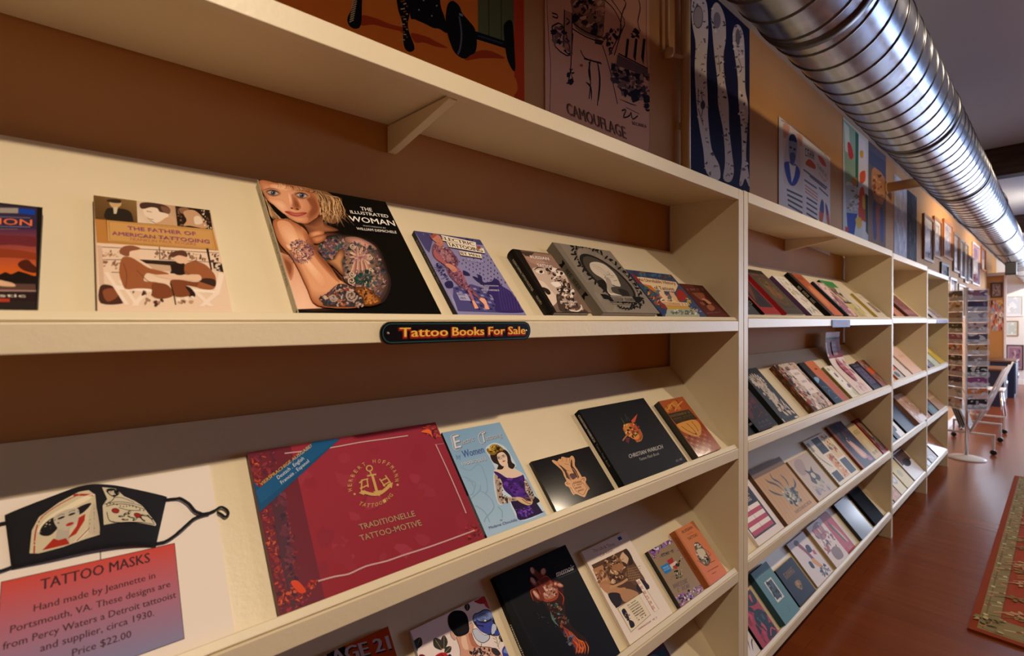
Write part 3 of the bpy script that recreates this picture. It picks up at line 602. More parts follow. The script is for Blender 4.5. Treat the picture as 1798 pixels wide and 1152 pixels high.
def a_men(A):
    A.poly(Q(51, 39, 912, 158, 1532, 1162, 635, 1156), '#8a86b4')
    navy = '#2c2858'
    A.poly(Q(51, 39, 912, 158, 960, 230, 300, 150, 250, 330, 200, 280), '#4a4678'); A.splat(Q(100, 60, 880, 160, 860, 190, 160, 110), 20, 22, [navy, '#6a66a0'], 30)
    R = random.Random(5)
    for r in range(11):
        for k in range(8):
            x = 640 + r * 46 + k * 46 + R.uniform(-8, 8); y = 440 + r * 34 - k * 22 + R.uniform(-8, 8)
            if y > 250 and x < 1180 + (y - 600) * .6: A.poly([(x - 9, y - 4), (x, y - 13), (x + 9, y + 2), (x + 2, y + 13)], navy)
    A.splat(Q(330, 460, 440, 540, 520, 720, 470, 760, 380, 620), 22, 20, [navy, '#55518a'], 31)
    for g in range(14): A.line([(390, 520), (390 + 80 * math.cos(g * .45), 520 + 70 * math.sin(g * .45))], .0011, navy)
    A.blob(Q(450, 720, 540, 700, 560, 780, 480, 790), navy); A.blob(Q(690, 560, 760, 590, 780, 630, 700, 620), navy)
    A.poly(Q(470, 780, 600, 1000, 620, 1160, 620, 1160, 500, 850), '#9a98c6')
    A.poly(Q(560, 780, 800, 740, 950, 790, 1100, 960, 1180, 1110, 620, 1090, 560, 900), '#4c4880')
    for r in range(7):
        for k in range(6):
            x = 580 + k * 78 + r * 48; y = 790 + r * 44
            if x < 1150: A.poly([(x, y), (x + 38, y), (x + 58, y + 24), (x + 20, y + 24)], '#8f8cbc' if (r + k) % 2 else navy)
    A.poly(Q(600, 850, 740, 870, 790, 960, 650, 950), '#a8a6cc'); A.scrib((632, 890), (742, 890), (622, 862), navy, 5, 3); A.scrib((660, 935), (760, 940), (648, 908), navy, 4, 4)
    A.blob(Q(1080, 680, 1150, 690, 1190, 760, 1300, 830, 1370, 920, 1450, 1060, 1460, 1110, 1130, 1100, 1110, 1000, 1060, 880, 1000, 860), '#382a6a')
    A.lines([[(1150 + i * 28, 760 + i * 12), (1160 + i * 36, 900), (1200 + i * 34, 1080)] for i in range(8)], .0012, '#55488a')
    A.blob(Q(810, 640, 880, 660, 920, 720, 880, 710), navy); A.blob(Q(880, 620, 930, 640, 960, 720, 1120, 700, 1140, 760, 950, 760, 900, 710), navy)
    A.scrib((905, 765), (1170, 775), (898, 750), '#c8c4dc', 16, 5); A.scrib((930, 828), (1165, 835), (922, 808), '#c8c4dc', 13, 6)
    # standing figure covered in tattoos
    A.poly(Q(800, 960, 830, 955, 890, 1060, 840, 1065), '#e8a48c'); A.blob(Q(890, 920, 960, 930, 990, 970, 1010, 1030, 1030, 1068, 975, 1065, 960, 1010, 900, 950), '#eaaa92')
    body = '#7a4c64'
    A.poly(smooth(Q(290, 240, 340, 215, 420, 260, 500, 270, 570, 350, 620, 420, 625, 480, 600, 520, 650, 560, 700, 640, 730, 720, 830, 830, 905, 920, 890, 935, 770, 850, 650, 780, 570, 700, 500, 620, 460, 520, 400, 460, 320, 400, 285, 330)), body)
    A.soft(Q(330, 260, 420, 270, 520, 330, 590, 430, 570, 490, 470, 460, 380, 380), body, '#a87a84', 6, .3)
    A.blob(Q(600, 520, 650, 560, 700, 640, 730, 720, 700, 740, 640, 640), '#a06274'); A.poly(Q(700, 760, 790, 850, 835, 960, 800, 955, 760, 860), '#a8687a')
    A.splat(Q(300, 250, 480, 270, 600, 400, 600, 500, 470, 480, 320, 400), 130, 20, ['#a8747a', '#4a2c4c', '#b88a88', '#5a3654', '#885060'], 32, 3)
    A.splat(Q(480, 540, 640, 560, 740, 740, 880, 910, 720, 810, 560, 690), 100, 18, ['#a07084', '#4a2c50', '#98647a', '#352448'], 33, 3)
    A.blob(Q(300, 320, 350, 330, 420, 420, 480, 480, 460, 500, 380, 450, 320, 400), '#a86068')
    A.blob(Q(450, 490, 510, 480, 590, 530, 600, 580, 550, 590, 530, 560), '#cc8a76'); A.lines([Q(540, 560, 580, 550), Q(540, 575, 590, 565)], .0008, '#a05040')
    A.blob(Q(330, 210, 420, 190, 440, 230, 400, 255, 350, 240), '#b87868'); A.blob(Q(262, 120, 310, 92, 370, 110, 410, 160, 415, 215, 370, 215, 320, 190, 275, 150), '#c4806e'); A.blob(Q(256, 125, 300, 90, 350, 98, 330, 120, 285, 150), '#a05248')
    A.lines([Q(335, 165, 350, 168), Q(375, 170, 392, 175), Q(352, 205, 388, 208)], .0011, '#6a2a28')
    # banner titles
    for (p, q_, r_, t_, a_) in (((408, 162), (838, 248), (388, 118), 'ELECTRIC', (398, 105, 852, 200, 856, 262, 420, 178)), ((500, 250), (945, 330), (476, 202), 'TATTOOING', (465, 192, 955, 280, 972, 345, 500, 260)), ((668, 358), (915, 400), (645, 322), 'BY MEN', (632, 312, 920, 355, 930, 410, 655, 366))):
        A.poly(Q(*[k + (5 if i % 2 else 3) for i, k in enumerate(a_)]), '#17132c'); A.poly(Q(*a_), '#f0e4d0'); A.text(t_, p, q_, r_, '#3a2420', .04)
    A.text('1900-2004', (725, 440), (960, 472), (705, 405), '#b8b4dc', .0)
    A.ell(890, 268, 26, 18, '#a04a30')
    A.line(Q(640, 1150, 1500, 1150), .002, navy)
book('purple paperback about electric tattooing by men, standing tattooed man on the cover', 1, 1, -1.18, .181, .252, .012, a_men, '#6f6b9c', spine='#242026', spine_art=lambda S: S.text('ELECTRIC TATTOOING BY MEN', (.1, .3), (.62, .3), (.1, .75), '#8a8468'), m=M_SATIN, quad=Q(51, 39, 912, 158, 1532, 1162, 635, 1156))

def a_police(A):
    A.poly(Q(39, 106, 479, 164, 951, 830, 508, 823), '#7a6456'); A.poly(Q(120, 130, 560, 190, 620, 330, 250, 330), '#98786a')
    A.poly(Q(130, 130, 300, 150, 230, 210), '#4a3a34'); A.blob(Q(190, 190, 330, 210, 420, 260, 380, 300, 260, 260), '#b08c7c')
    A.blob(Q(270, 330, 420, 320, 560, 350, 640, 380, 680, 470, 720, 560, 700, 640, 600, 680, 500, 640, 430, 560, 350, 480), '#cbb4a4')
    A.blob(Q(330, 470, 400, 480, 480, 570, 560, 680, 480, 760, 420, 640), '#e0ccbc'); A.blob(Q(380, 540, 450, 560, 480, 610, 440, 620), '#2c2220')
    for (x, y) in ((360, 365), (590, 385)):
        A.ell(x, y, 50, 20, '#efe2d6', .2); A.ell(x + 12, y, 20, 17, '#2a2020'); A.line([(x - 70, y - 20), (x - 20, y - 48), (x + 50, y - 40)], .0032, '#2a2020', taper=True)
    A.splat(Q(430, 320, 520, 330, 700, 520, 740, 620, 640, 660, 540, 560), 120, 24, ['#3a2c28', '#f0e4da', '#6a5248', '#a88c7c', '#1c1614'], 41, 3)
    A.blob(Q(480, 490, 560, 480, 600, 520, 540, 540), '#f2e8e0'); A.splat(Q(560, 560, 700, 540, 760, 640, 640, 690), 40, 26, ['#2a2020', '#e8dcd0', '#8a7060'], 42)
    A.blob(Q(545, 620, 620, 640, 760, 690, 800, 760, 900, 828, 620, 828, 560, 740), '#4a3a34'); A.splat(Q(560, 640, 780, 680, 860, 800, 640, 800), 40, 24, ['#2a2020', '#b89c88', '#6a5248'], 43)
    A.line(Q(690, 800, 780, 815, 830, 780, 820, 740), .004, '#e0d4c4')
    W_ = '#f4ece4'
    A.text('RUSSIAN', (258, 212), (468, 238), (243, 180), W_, .02); A.text('CRIMINAL', (320, 262), (460, 275), (316, 250), '#d0c0b4'); A.text('TATTOO', (338, 308), (515, 332), (318, 272), W_, .02)
    A.text('POLICE FILES', (592, 714), (782, 716), (584, 694), W_, .01); A.text('VOLUME I', (642, 744), (760, 748), (634, 727), W_, .01)
    A.poly(Q(39, 106, 140, 124, 545, 826, 508, 823), '#1d1715')
book('thick small hardback of russian police tattoo files, brown face photograph and black rounded spine', 1, 1, -.925, .130, .212, .028, a_police, '#15110f', spine='#15110f', spine_art=lambda S: (S.text('RUSSIAN CRIMINAL TATTOO POLICE FILES', (.12, .4), (.62, .4), (.12, .62), '#c8c0b8'), S.text('VOLUME I', (.7, .4), (.82, .4), (.7, .62), '#c8c0b8')), hard=True, m=M_SATIN, quad=Q(62, 106, 479, 164, 951, 830, 528, 823), round_=True)

def a_grey(A):
    A.poly(Q(480, 30, 1156, 134, 1719, 837, 1053, 825), '#8a8074'); A.splat(Q(560, 70, 1150, 140, 1640, 800, 1080, 800), 26, 90, ['#857b70', '#908679', '#7f766b'], 50, 1.5)
    A.poly(Q(480, 30, 580, 48, 1120, 830, 1053, 825), '#7d7468')
    ink = '#1b1919'
    for k in range(46):
        g = 2 * PI * k / 46; ca, sa = math.cos(g), math.sin(g)
        X = lambda r: (1125 + r * 265 * ca + r * 165 * sa * .9, 405 + r * 245 * sa + r * 110 * ca * 1.05)
        x, y = X(1.28 + .07 * math.sin(k * 2.1)); A.ell(x, y, 26, 11, ink, g * 1 + k, 10); x, y = X(1.2); A.ell(x, y, 10, 7, ink, 0, 8)
    A.line([(1125 + 1.16 * (265 * math.cos(g) + 148 * math.sin(g)), 405 + 1.16 * (245 * math.sin(g) + 115 * math.cos(g))) for g in [2 * PI * k / 30 for k in range(30)]], .0016, ink, closed=True)
    A.poly([(1125 + 1.05 * (265 * math.cos(g) + 148 * math.sin(g)), 425 + 1.0 * (235 * math.sin(g) + 115 * math.cos(g))) for g in [2 * PI * k / 40 for k in range(40)]], '#26221f')
    A.poly([(1130 + .96 * (260 * math.cos(g) + 148 * math.sin(g)), 435 + .94 * (232 * math.sin(g) + 115 * math.cos(g))) for g in [2 * PI * k / 40 for k in range(40)]], '#4a443e')
    A.blob(Q(1000, 480, 1080, 460, 1120, 560, 1180, 640, 1090, 590), '#1f1c1a'); A.blob(Q(1240, 560, 1340, 580, 1370, 640, 1300, 650), '#2a2623')
    A.blob(Q(925, 270, 990, 255, 1080, 280, 1170, 350, 1220, 410, 1250, 470, 1270, 530, 1230, 530, 1170, 510, 1150, 540, 1180, 600, 1290, 640, 1180, 640, 1120, 590, 1110, 500, 1060, 440, 980, 390, 930, 330), '#cfc3b2')
    A.blob(Q(1100, 430, 1150, 450, 1180, 520, 1240, 530, 1160, 545, 1180, 610, 1130, 590, 1110, 500), '#a3978a')
    for i in range(9): A.line([(935 + i * 22, 290 + i * 18), (985 + i * 22, 288 + i * 18), (1040 + i * 20, 320 + i * 14)], .0007, '#6a6056')
    A.lines([Q(1075, 395, 1100, 415, 1085, 440), Q(1160, 410, 1195, 415), Q(1190, 470, 1230, 465), Q(1120, 360, 1150, 395, 1110, 400)], .0014, '#3a332e')
    A.poly(Q(1035, 615, 1110, 625, 1150, 680, 1075, 672), ink); A.poly(Q(1420, 650, 1490, 650, 1525, 695, 1450, 700), ink)
    A.poly(Q(1090, 632, 1440, 648, 1490, 715, 1150, 700), '#8a8176'); A.line(Q(1090, 632, 1440, 648, 1490, 715, 1150, 700), .0014, ink, sm=False, closed=True); A.poly(Q(1090, 632, 1150, 640, 1190, 700, 1150, 700), ink); A.poly(Q(1400, 648, 1440, 648, 1490, 715, 1440, 712), ink)
    A.scrib((1185, 692), (1430, 704), (1170, 656), ink, 12, 7)
    A.line(Q(1150, 715, 1520, 725), .0012, ink); A.line(Q(1170, 735, 1520, 745), .0008, ink)
    for k in range(14): A.ell(1240 + k * 17, 755 + 26 * math.sin(k / 13 * PI) + (k % 2) * 12, 15, 8, ink, k, 8)
def s_grey(S):
    S.poly([(.24, .2), (.3, .2), (.33, .5), (.3, .8), (.24, .8), (.27, .5)], '#151313'); S.poly([(.7, .2), (.76, .2), (.73, .5), (.76, .8), (.7, .8), (.67, .5)], '#151313')
    S.rect(.3, .22, .7, .78, '#5f574e'); S.scrib((.36, .34), (.64, .34), (.36, .68), '#1b1919', 8, 8)
book('thick grey hardback with an engraved bust in an oval wreath', 1, 1, -.752, .254, .262, .03, a_grey, '#7d7468', spine='#6f675c', spine_art=s_grey, hard=True, m=M_MATTE, quad=Q(506, 30, 1156, 134, 1719, 837, 1073, 825))

def a_hist(A):
    A.poly(Q(64, 73, 795, 158, 1383, 840, 676, 836), '#3c4a6a')
    A.poly(Q(130, 92, 800, 175, 850, 240, 230, 180), '#36425e'); A.splat(Q(180, 95, 780, 170, 800, 220, 260, 165), 50, 26, ['#5a3030', '#2c5080', '#7a5a3a', '#20304a', '#3a6a90'], 60)
    A.poly(Q(160, 130, 240, 180, 330, 310, 260, 280), '#8a2c2c')
    A.poly(Q(250, 195, 330, 195, 870, 275, 900, 330, 860, 425, 560, 410, 480, 350, 340, 300), '#e8cda4'); A.poly(Q(330, 300, 470, 330, 560, 415, 640, 425, 600, 470, 420, 360), '#c8742c')
    A.text('An Unreliable History', (290, 258), (870, 322), (266, 205), '#6a2a20', .02); A.text('of Tattoos', (540, 390), (850, 412), (505, 330), '#4a2420', .02)
    A.poly(Q(330, 330, 420, 350, 620, 620, 720, 690, 600, 720), '#2a4656'); A.splat(Q(350, 350, 440, 380, 640, 620, 560, 640), 60, 30, ['#a04030', '#2a6a6a', '#1c2c40', '#d08a40', '#6a3040'], 61)
    A.splat(Q(580, 430, 820, 440, 900, 590, 640, 590, 560, 510), 46, 40, ['#d89c6c', '#c05a2c', '#e8c8a0', '#8a3a24', '#5a7078', '#efe0c0'], 62, 2)
    A.blob(Q(600, 440, 660, 430, 740, 540, 690, 560), '#e6c49c'); A.blob(Q(760, 440, 830, 450, 900, 560, 850, 570), '#e0b084')
    A.blob(Q(880, 420, 940, 395, 1000, 440, 1040, 520, 960, 580, 890, 520), '#a02c22')
    A.splat(Q(1030, 480, 1100, 600, 1260, 740, 1180, 750, 1060, 640), 30, 28, ['#3a4a8a', '#28305a', '#8a8ac0', '#b8a040'], 63)
    A.poly(Q(620, 570, 1040, 600, 1060, 660, 700, 640), '#e2c898'); A.scrib((690, 632), (1050, 650), (668, 594), '#b03a2a', 14, 9)
    A.poly(Q(600, 600, 690, 650, 740, 700, 640, 690), '#8a3030')
    A.poly(Q(700, 645, 1070, 665, 1110, 705, 740, 700), '#c89a38'); A.poly(Q(730, 700, 1110, 700, 1240, 790, 1240, 836, 690, 836), '#a8ac98'); A.splat(Q(760, 720, 1120, 720, 1200, 780, 800, 780), 34, 26, ['#5a6058', '#7a8070', '#d0d0b8'], 64)
    A.poly(Q(560, 690, 700, 700, 720, 770, 640, 780), '#2c3c6a')
    for k in range(24): A.ell(135 + k * 22, 150 + k * 28, 10, 14, '#101218', .5, 8)
book('colourful comic style paperback of an unreliable history of tattoos, beside the grey hardback', 1, 1, -.456, .27, .203, .012, a_hist, '#2c3448', spine='#14161c', m=M_SATIN, quad=Q(64, 73, 795, 158, 1383, 840, 676, 836))

def a_maroon(A):
    A.poly(Q(917, 289, 1283, 324, 1752, 849, 1400, 847), '#57201c'); A.line(Q(960, 335, 1285, 330, 1665, 790, 1330, 790), .001, '#7a3a2c', sm=False, closed=True)
    A.scrib((1050, 402), (1310, 400), (1028, 368), '#a06a5a', 10, 10)
    A.poly(Q(1110, 440, 1310, 440, 1330, 560, 1260, 560), '#8a4c34'); A.blob(Q(1270, 540, 1320, 530, 1420, 600, 1400, 620, 1340, 590), '#c08060'); A.blob(Q(1290, 560, 1340, 580, 1380, 640, 1350, 640), '#2a100e')
    A.blob(Q(1350, 650, 1420, 630, 1480, 680, 1460, 720, 1400, 720), '#9a5a40'); A.blob(Q(1240, 590, 1290, 590, 1330, 630, 1290, 640), '#8a4c34'); A.scrib((1360, 772), (1570, 757), (1352, 756), '#9a6a5a', 14, 11)
book('small maroon book at the right end of the top slanted shelf, against the double post', 1, 1, -.176, .163, .163, .010, a_maroon, '#4a1a18', m=M_SATIN, quad=Q(917, 289, 1283, 324, 1752, 849, 1400, 847))
# ---------------------------------------------------------------- second shelf of the nearest bay
# white card with the printed notice, and the cloth mask lying on it
def a_card(A):
    A.line([(.63, .99), (.63, .965)], .0012, '#2a2624', sm=False); A.line([(.63, .62), (.63, .555)], .0012, '#6a6460', sm=False)
    x0, y0, x1, y1 = .384, .068, .848, .585
    A.poly([(x0, y0), (x1, y0 + .0), (x1, y1 - .022), (x0, y1)], ['#7a8ab0', '#8a86a8', '#cf4f44', '#cf5046'])
    A.line([(x0, y0), (x1, y0), (x1, y1 - .022), (x0, y1)], .0011, '#3a2c30', sm=False, closed=True)
    B = A; tx = '#4a2f34'
    u = lambda a, b: (x0 + (x1 - x0) * a, y0 + (y1 - y0) * b)
    def T(t, a0, a1, b, h, bold): B.text(t, u(a0, b), u(a1, b - .012 * (a1 - a0)), (u(a0, b)[0], u(a0, b)[1] + h * (y1 - y0)), tx, bold)
    T('TATTOO MASKS', .20, .83, .835, .10, .012); T('Hand made by Jeannette in', .17, .855, .66, .062, .008); T('Portsmouth, VA. These designs are', .06, .945, .535, .062, .008)
    T('from Percy Waters a Detroit tattooist', .03, .975, .415, .062, .008); T('and supplier, circa 1930.', .21, .83, .305, .062, .008); T('Price $22.00', .37, .69, .18, .062, .008)
A = Art(.386, .270, .003, ((0, 1), (1, 1), (1, 0), (0, 0))); Art.dy = 1
card = thing('notice_card', 'large white card printed with a pink notice about hand made tattoo masks', 'sign', on_shelf(2, 1, -1.95, .0158, .0004), (ANG, 0, 0))
a_card(A); A.build('printed_board', M_MATTE, card, (0, .386, 0, .270, 0, .003), '#f1e6dc')
Art.dy = -1
# mask: a bulging pleated cloth panel with two printed pictures and elastic ear loops
mk = thing('face_mask', 'black cloth face mask with two vintage tattoo lady prints, lying on the white card', 'face mask', on_shelf(2, 1, -1.95, .0158, .0034 + .0004), (ANG, 0, 0))
def mpt(x, y):        # from the tracing frame to shelf coordinates
    return (x, y)
mb = MB(); NU, NV = 24, 12
top = [(.147, .246), (.185, .257), (.226, .267), (.255, .261), (.285, .247), (.3235, .2265)]
bot = [(.157, .170), (.195, .168), (.232, .1672), (.262, .164), (.285, .159), (.3045, .1525)]
def curve(P, t):
    S_ = smooth(P, False, 6); k = t * (len(S_) - 1); i = min(int(k), len(S_) - 2); f_ = k - i
    return tuple(S_[i][j] * (1 - f_) + S_[i + 1][j] * f_ for j in (0, 1))
def mz(t, q): return .003 + .017 * math.sin(PI * min(max(t, 0), 1)) ** .7 * math.sin(PI * (.12 + .76 * q)) + .0012 * math.exp(-((t - .475) / .018) ** 2) * math.sin(PI * q)
def mp_(t, q):
    a, b_ = curve(top, t), curve(bot, t); return (b_[0] + (a[0] - b_[0]) * q, b_[1] + (a[1] - b_[1]) * q)
vs_ = []
for j in range(NV + 1):
    for i in range(NU + 1):
        t, q = i / NU, j / NV; p = mp_(t, q); vs_.append((p[0], p[1], mz(t, q)))
n0 = len(vs_); vs_ += [(v[0], v[1], .0008 if 0 else v[2] - .0022) for v in vs_]
fs_ = []
for j in range(NV):
    for i in range(NU):
        a = j * (NU + 1) + i; fs_.append((a, a + 1, a + NU + 2, a + NU + 1)); fs_.append((n0 + a, n0 + a + NU + 1, n0 + a + NU + 2, n0 + a + 1))
edge = [i for i in range(NU + 1)] + [j * (NU + 1) + NU for j in range(1, NV + 1)] + [NV * (NU + 1) + i for i in range(NU - 1, -1, -1)] + [j * (NU + 1) for j in range(NV - 1, 0, -1)]
for k in range(len(edge)):
    a, b_ = edge[k], edge[(k + 1) % len(edge)]; fs_.append((a, n0 + a, n0 + b_, b_))
M_CLOTH = mat('black_cotton', '#10101a', .9, bump=.5, bscale=900)
MB().add(vs_, fs_, True).build('cloth_panel', M_CLOTH, mk)
def mask_print(nm, t0, t1, q0, q1, art, col, outline):
    W, H = .07, .06; A = Art(W, H, .0, ((0, 1), (1, 1), (1, 0), (0, 0))); Art.dy = 1
    A.poly(outline, col); art(A); Art.dy = -1
    # tessellate the drawing so it follows the bulge of the cloth
    bm = bmesh.new(); me0 = D.meshes.new('x'); v2, f2, c2 = A.v, A.f, A.c
    def bend(x, y, z):
        t = t0 + (t1 - t0) * x / W; q = q0 + (q1 - q0) * y / H; p = mp_(t, q); return (p[0], p[1], mz(t, q) + .0007 + z * 1.5)
    # split long edges
    out_v, out_f, out_c = [], [], []; k = 0
    for f in f2:
        P = [v2[i] for i in f]; col_ = c2[k]; k += len(f); z = P[0][2]
        tri = bmesh.new(); vv = [tri.verts.new(p) for p in P]; tri.faces.new(vv)
        if len(P) > 4: bmesh.ops.triangulate(tri, faces=tri.faces[:])
        for _ in range(4):
            es = [e for e in tri.edges if e.calc_length() > .006]
            if not es: break
            bmesh.ops.subdivide_edges(tri, edges=es, cuts=1, use_grid_fill=True)
        bmesh.ops.triangulate(tri, faces=tri.faces[:]); tri.verts.index_update(); o = len(out_v)
        out_v += [tuple(v.co) for v in tri.verts]
        for g in tri.faces: out_f.append([o + v.index for v in g.verts]); out_c += [col_] * len(g.verts)
        tri.free()
    bm.free(); D.meshes.remove(me0); A.v, A.f, A.c = out_v, out_f, out_c
    return A.build(nm, M_MATTE, mk, bend=bend)
def p_lady(A):
    red = '#b03428'; A.line([(.05, .02), (.1, .45), (.2, .72), (.45, .86), (.72, .93)], .0012, red); A.line([(.62, .95), (.8, .88), (.95, .84)], .0028, red)
    A.blob([(.12, .45), (.25, .66), (.5, .76), (.8, .86), (.97, .86), (.8, .74), (.62, .68), (.4, .6), (.3, .44), (.2, .4)], '#efe4c8')
    A.blob([(.14, .40), (.2, .54), (.34, .62), (.4, .5), (.36, .36), (.26, .28), (.17, .32)], '#242226'); A.blob([(.62, .62), (.8, .68), (.88, .66), (.74, .52), (.64, .5)], '#242226')
    A.blob([(.34, .62), (.5, .68), (.66, .62), (.66, .44), (.58, .32), (.46, .28), (.36, .4)], '#c8bfae'); A.poly([(.36, .36), (.52, .3), (.5, .05), (.3, .05)], '#bdb4a4')
    for x, y in ((.43, .55), (.57, .55)): A.ell(x, y, .05, .022, '#2a2830'); 
    A.ell(.53, .37, .055, .03, red); A.lines([[(.38, .6), (.43, .62), (.48, .6)], [(.53, .6), (.58, .62), (.62, .6)]], .0006, '#2a2830')
    A.poly([(.48, .12), (.62, .3), (.66, .44), (.76, .48), (.74, .36), (.6, .16)], red); A.poly([(.14, .04), (.3, .2), (.36, .14), (.46, .14), (.5, .02)], red)
    A.poly([(.54, .02), (.78, .22), (.88, .2), (.62, .02)], '#e8dcc4'); A.line([(.6, .04), (.8, .2)], .0009, '#8a3434'); A.blob([(.78, .14), (.84, .5), (.94, .66), (.98, .3), (.96, .08)], '#cbbfa8'); A.lines([[(.8, .2), (.86, .5)], [(.88, .12), (.92, .6)]], .0007, '#5a5048')
mask_print('printed_patch', .105, .485, .13, .90, p_lady, '#d9ccae', [(.0, .05), (.06, .5), (.16, .74), (.42, .9), (.7, .99), (.86, .98), (.97, .84), (.96, .5), (.97, .06), (.7, .03), (.4, .0), (.1, .0)])
def p_rose(A):
    k = '#1e1c1c'; A.blob([(.12, .9), (.2, .98), (.32, .96), (.36, .84), (.26, .72), (.18, .76)], k); A.blob([(.16, .86), (.22, .9), (.27, .84), (.22, .76)], '#c8bfae')
    A.blob([(.2, .62), (.3, .7), (.44, .7), (.56, .62), (.4, .56)], '#cfc6b0'); A.lines([[(.06, .5), (.3, .58), (.6, .6), (.8, .58)], [(.08, .44), (.3, .52), (.6, .54), (.86, .48)], [(.24, .7), (.4, .72), (.62, .64)], [(.3, .42), (.5, .38), (.72, .44)], [(.08, .3), (.1, .1), (.2, .04)], [(.26, .72), (.2, .6), (.12, .54)]], .0010, k)
    for i in range(12): A.ell(.1 + i * .06, .49 + .03 * math.sin(i), .014, .018, k, 0, 8)
    for x, y, r in ((.24, .33, .07), (.66, .28, .07)): A.ell(x, y, r, r * .8, '#9a2c26'); A.line([(x + r * math.cos(g), y + r * .9 * math.sin(g)) for g in [i * .7 for i in range(9)]], .0008, k)
    for x, y, g in ((.34, .2, .3), (.44, .28, .6), (.52, .2, -.2), (.4, .12, .1), (.6, .16, .8), (.74, .2, 2.2), (.78, .32, .2), (.86, .3, -.8), (.5, .32, 1.2)): A.ell(x, y, .075, .025, k, g, 10); A.ell(x + .01, y + .01, .04, .01, '#cfc6b0', g, 8)
    A.lines([[(.1, .08), (.3, .04), (.7, .1), (.95, .12)], [(.86, .3), (.94, .14)]], .0008, k)
mask_print('printed_patch', .51, .955, .30, .93, p_rose, '#d2c7ab', [(.06, 1.), (.3, .99), (.44, .78), (.62, .7), (.74, .6), (.84, .38), (.99, .14), (.97, .09), (.5, .08), (0, .0), (.02, .46), (.12, .64)])
def loop(pts, r=.0016): return MB().tube([(x, y, z) for (x, y), z in zip(smooth([p[:2] for p in pts], False, 5), [pts[min(int(i / 5), len(pts) - 1)][2] for i in range(5 * (len(pts) - 1) + 1)])], r, 8, sq=.5)
loop([(.322, .222, .003), (.338, .219, .006), (.349, .207, .007), (.356, .193, .006), (.365, .186, .004), (.374, .185, .003), (.383, .187, .003)], .0022).build('ear_loop', M_CLOTH, mk)
loop([(.305, .157, .003), (.318, .157, .004), (.333, .165, .006), (.345, .174, .006), (.355, .181, .005), (.366, .1835, .004), (.374, .183, .003)], .0022).build('ear_loop', M_CLOTH, mk)
loop([(.383, .187, .003), (.392, .191, .003), (.399, .185, .003), (.401, .177, .003), (.396, .173, .003), (.391, .179, .003), (.386, .184, .003)], .0018).build('cord_slider', M_CLOTH, mk)
loop([(.149, .235, .003), (.136, .233, .006), (.12, .222, .006), (.112, .205, .006)], .0022).build('ear_loop', M_CLOTH, mk)
loop([(.158, .173, .003), (.144, .171, .006), (.125, .178, .006), (.112, .19, .006), (.112, .205, .006)], .0022).build('ear_loop', M_CLOTH, mk)

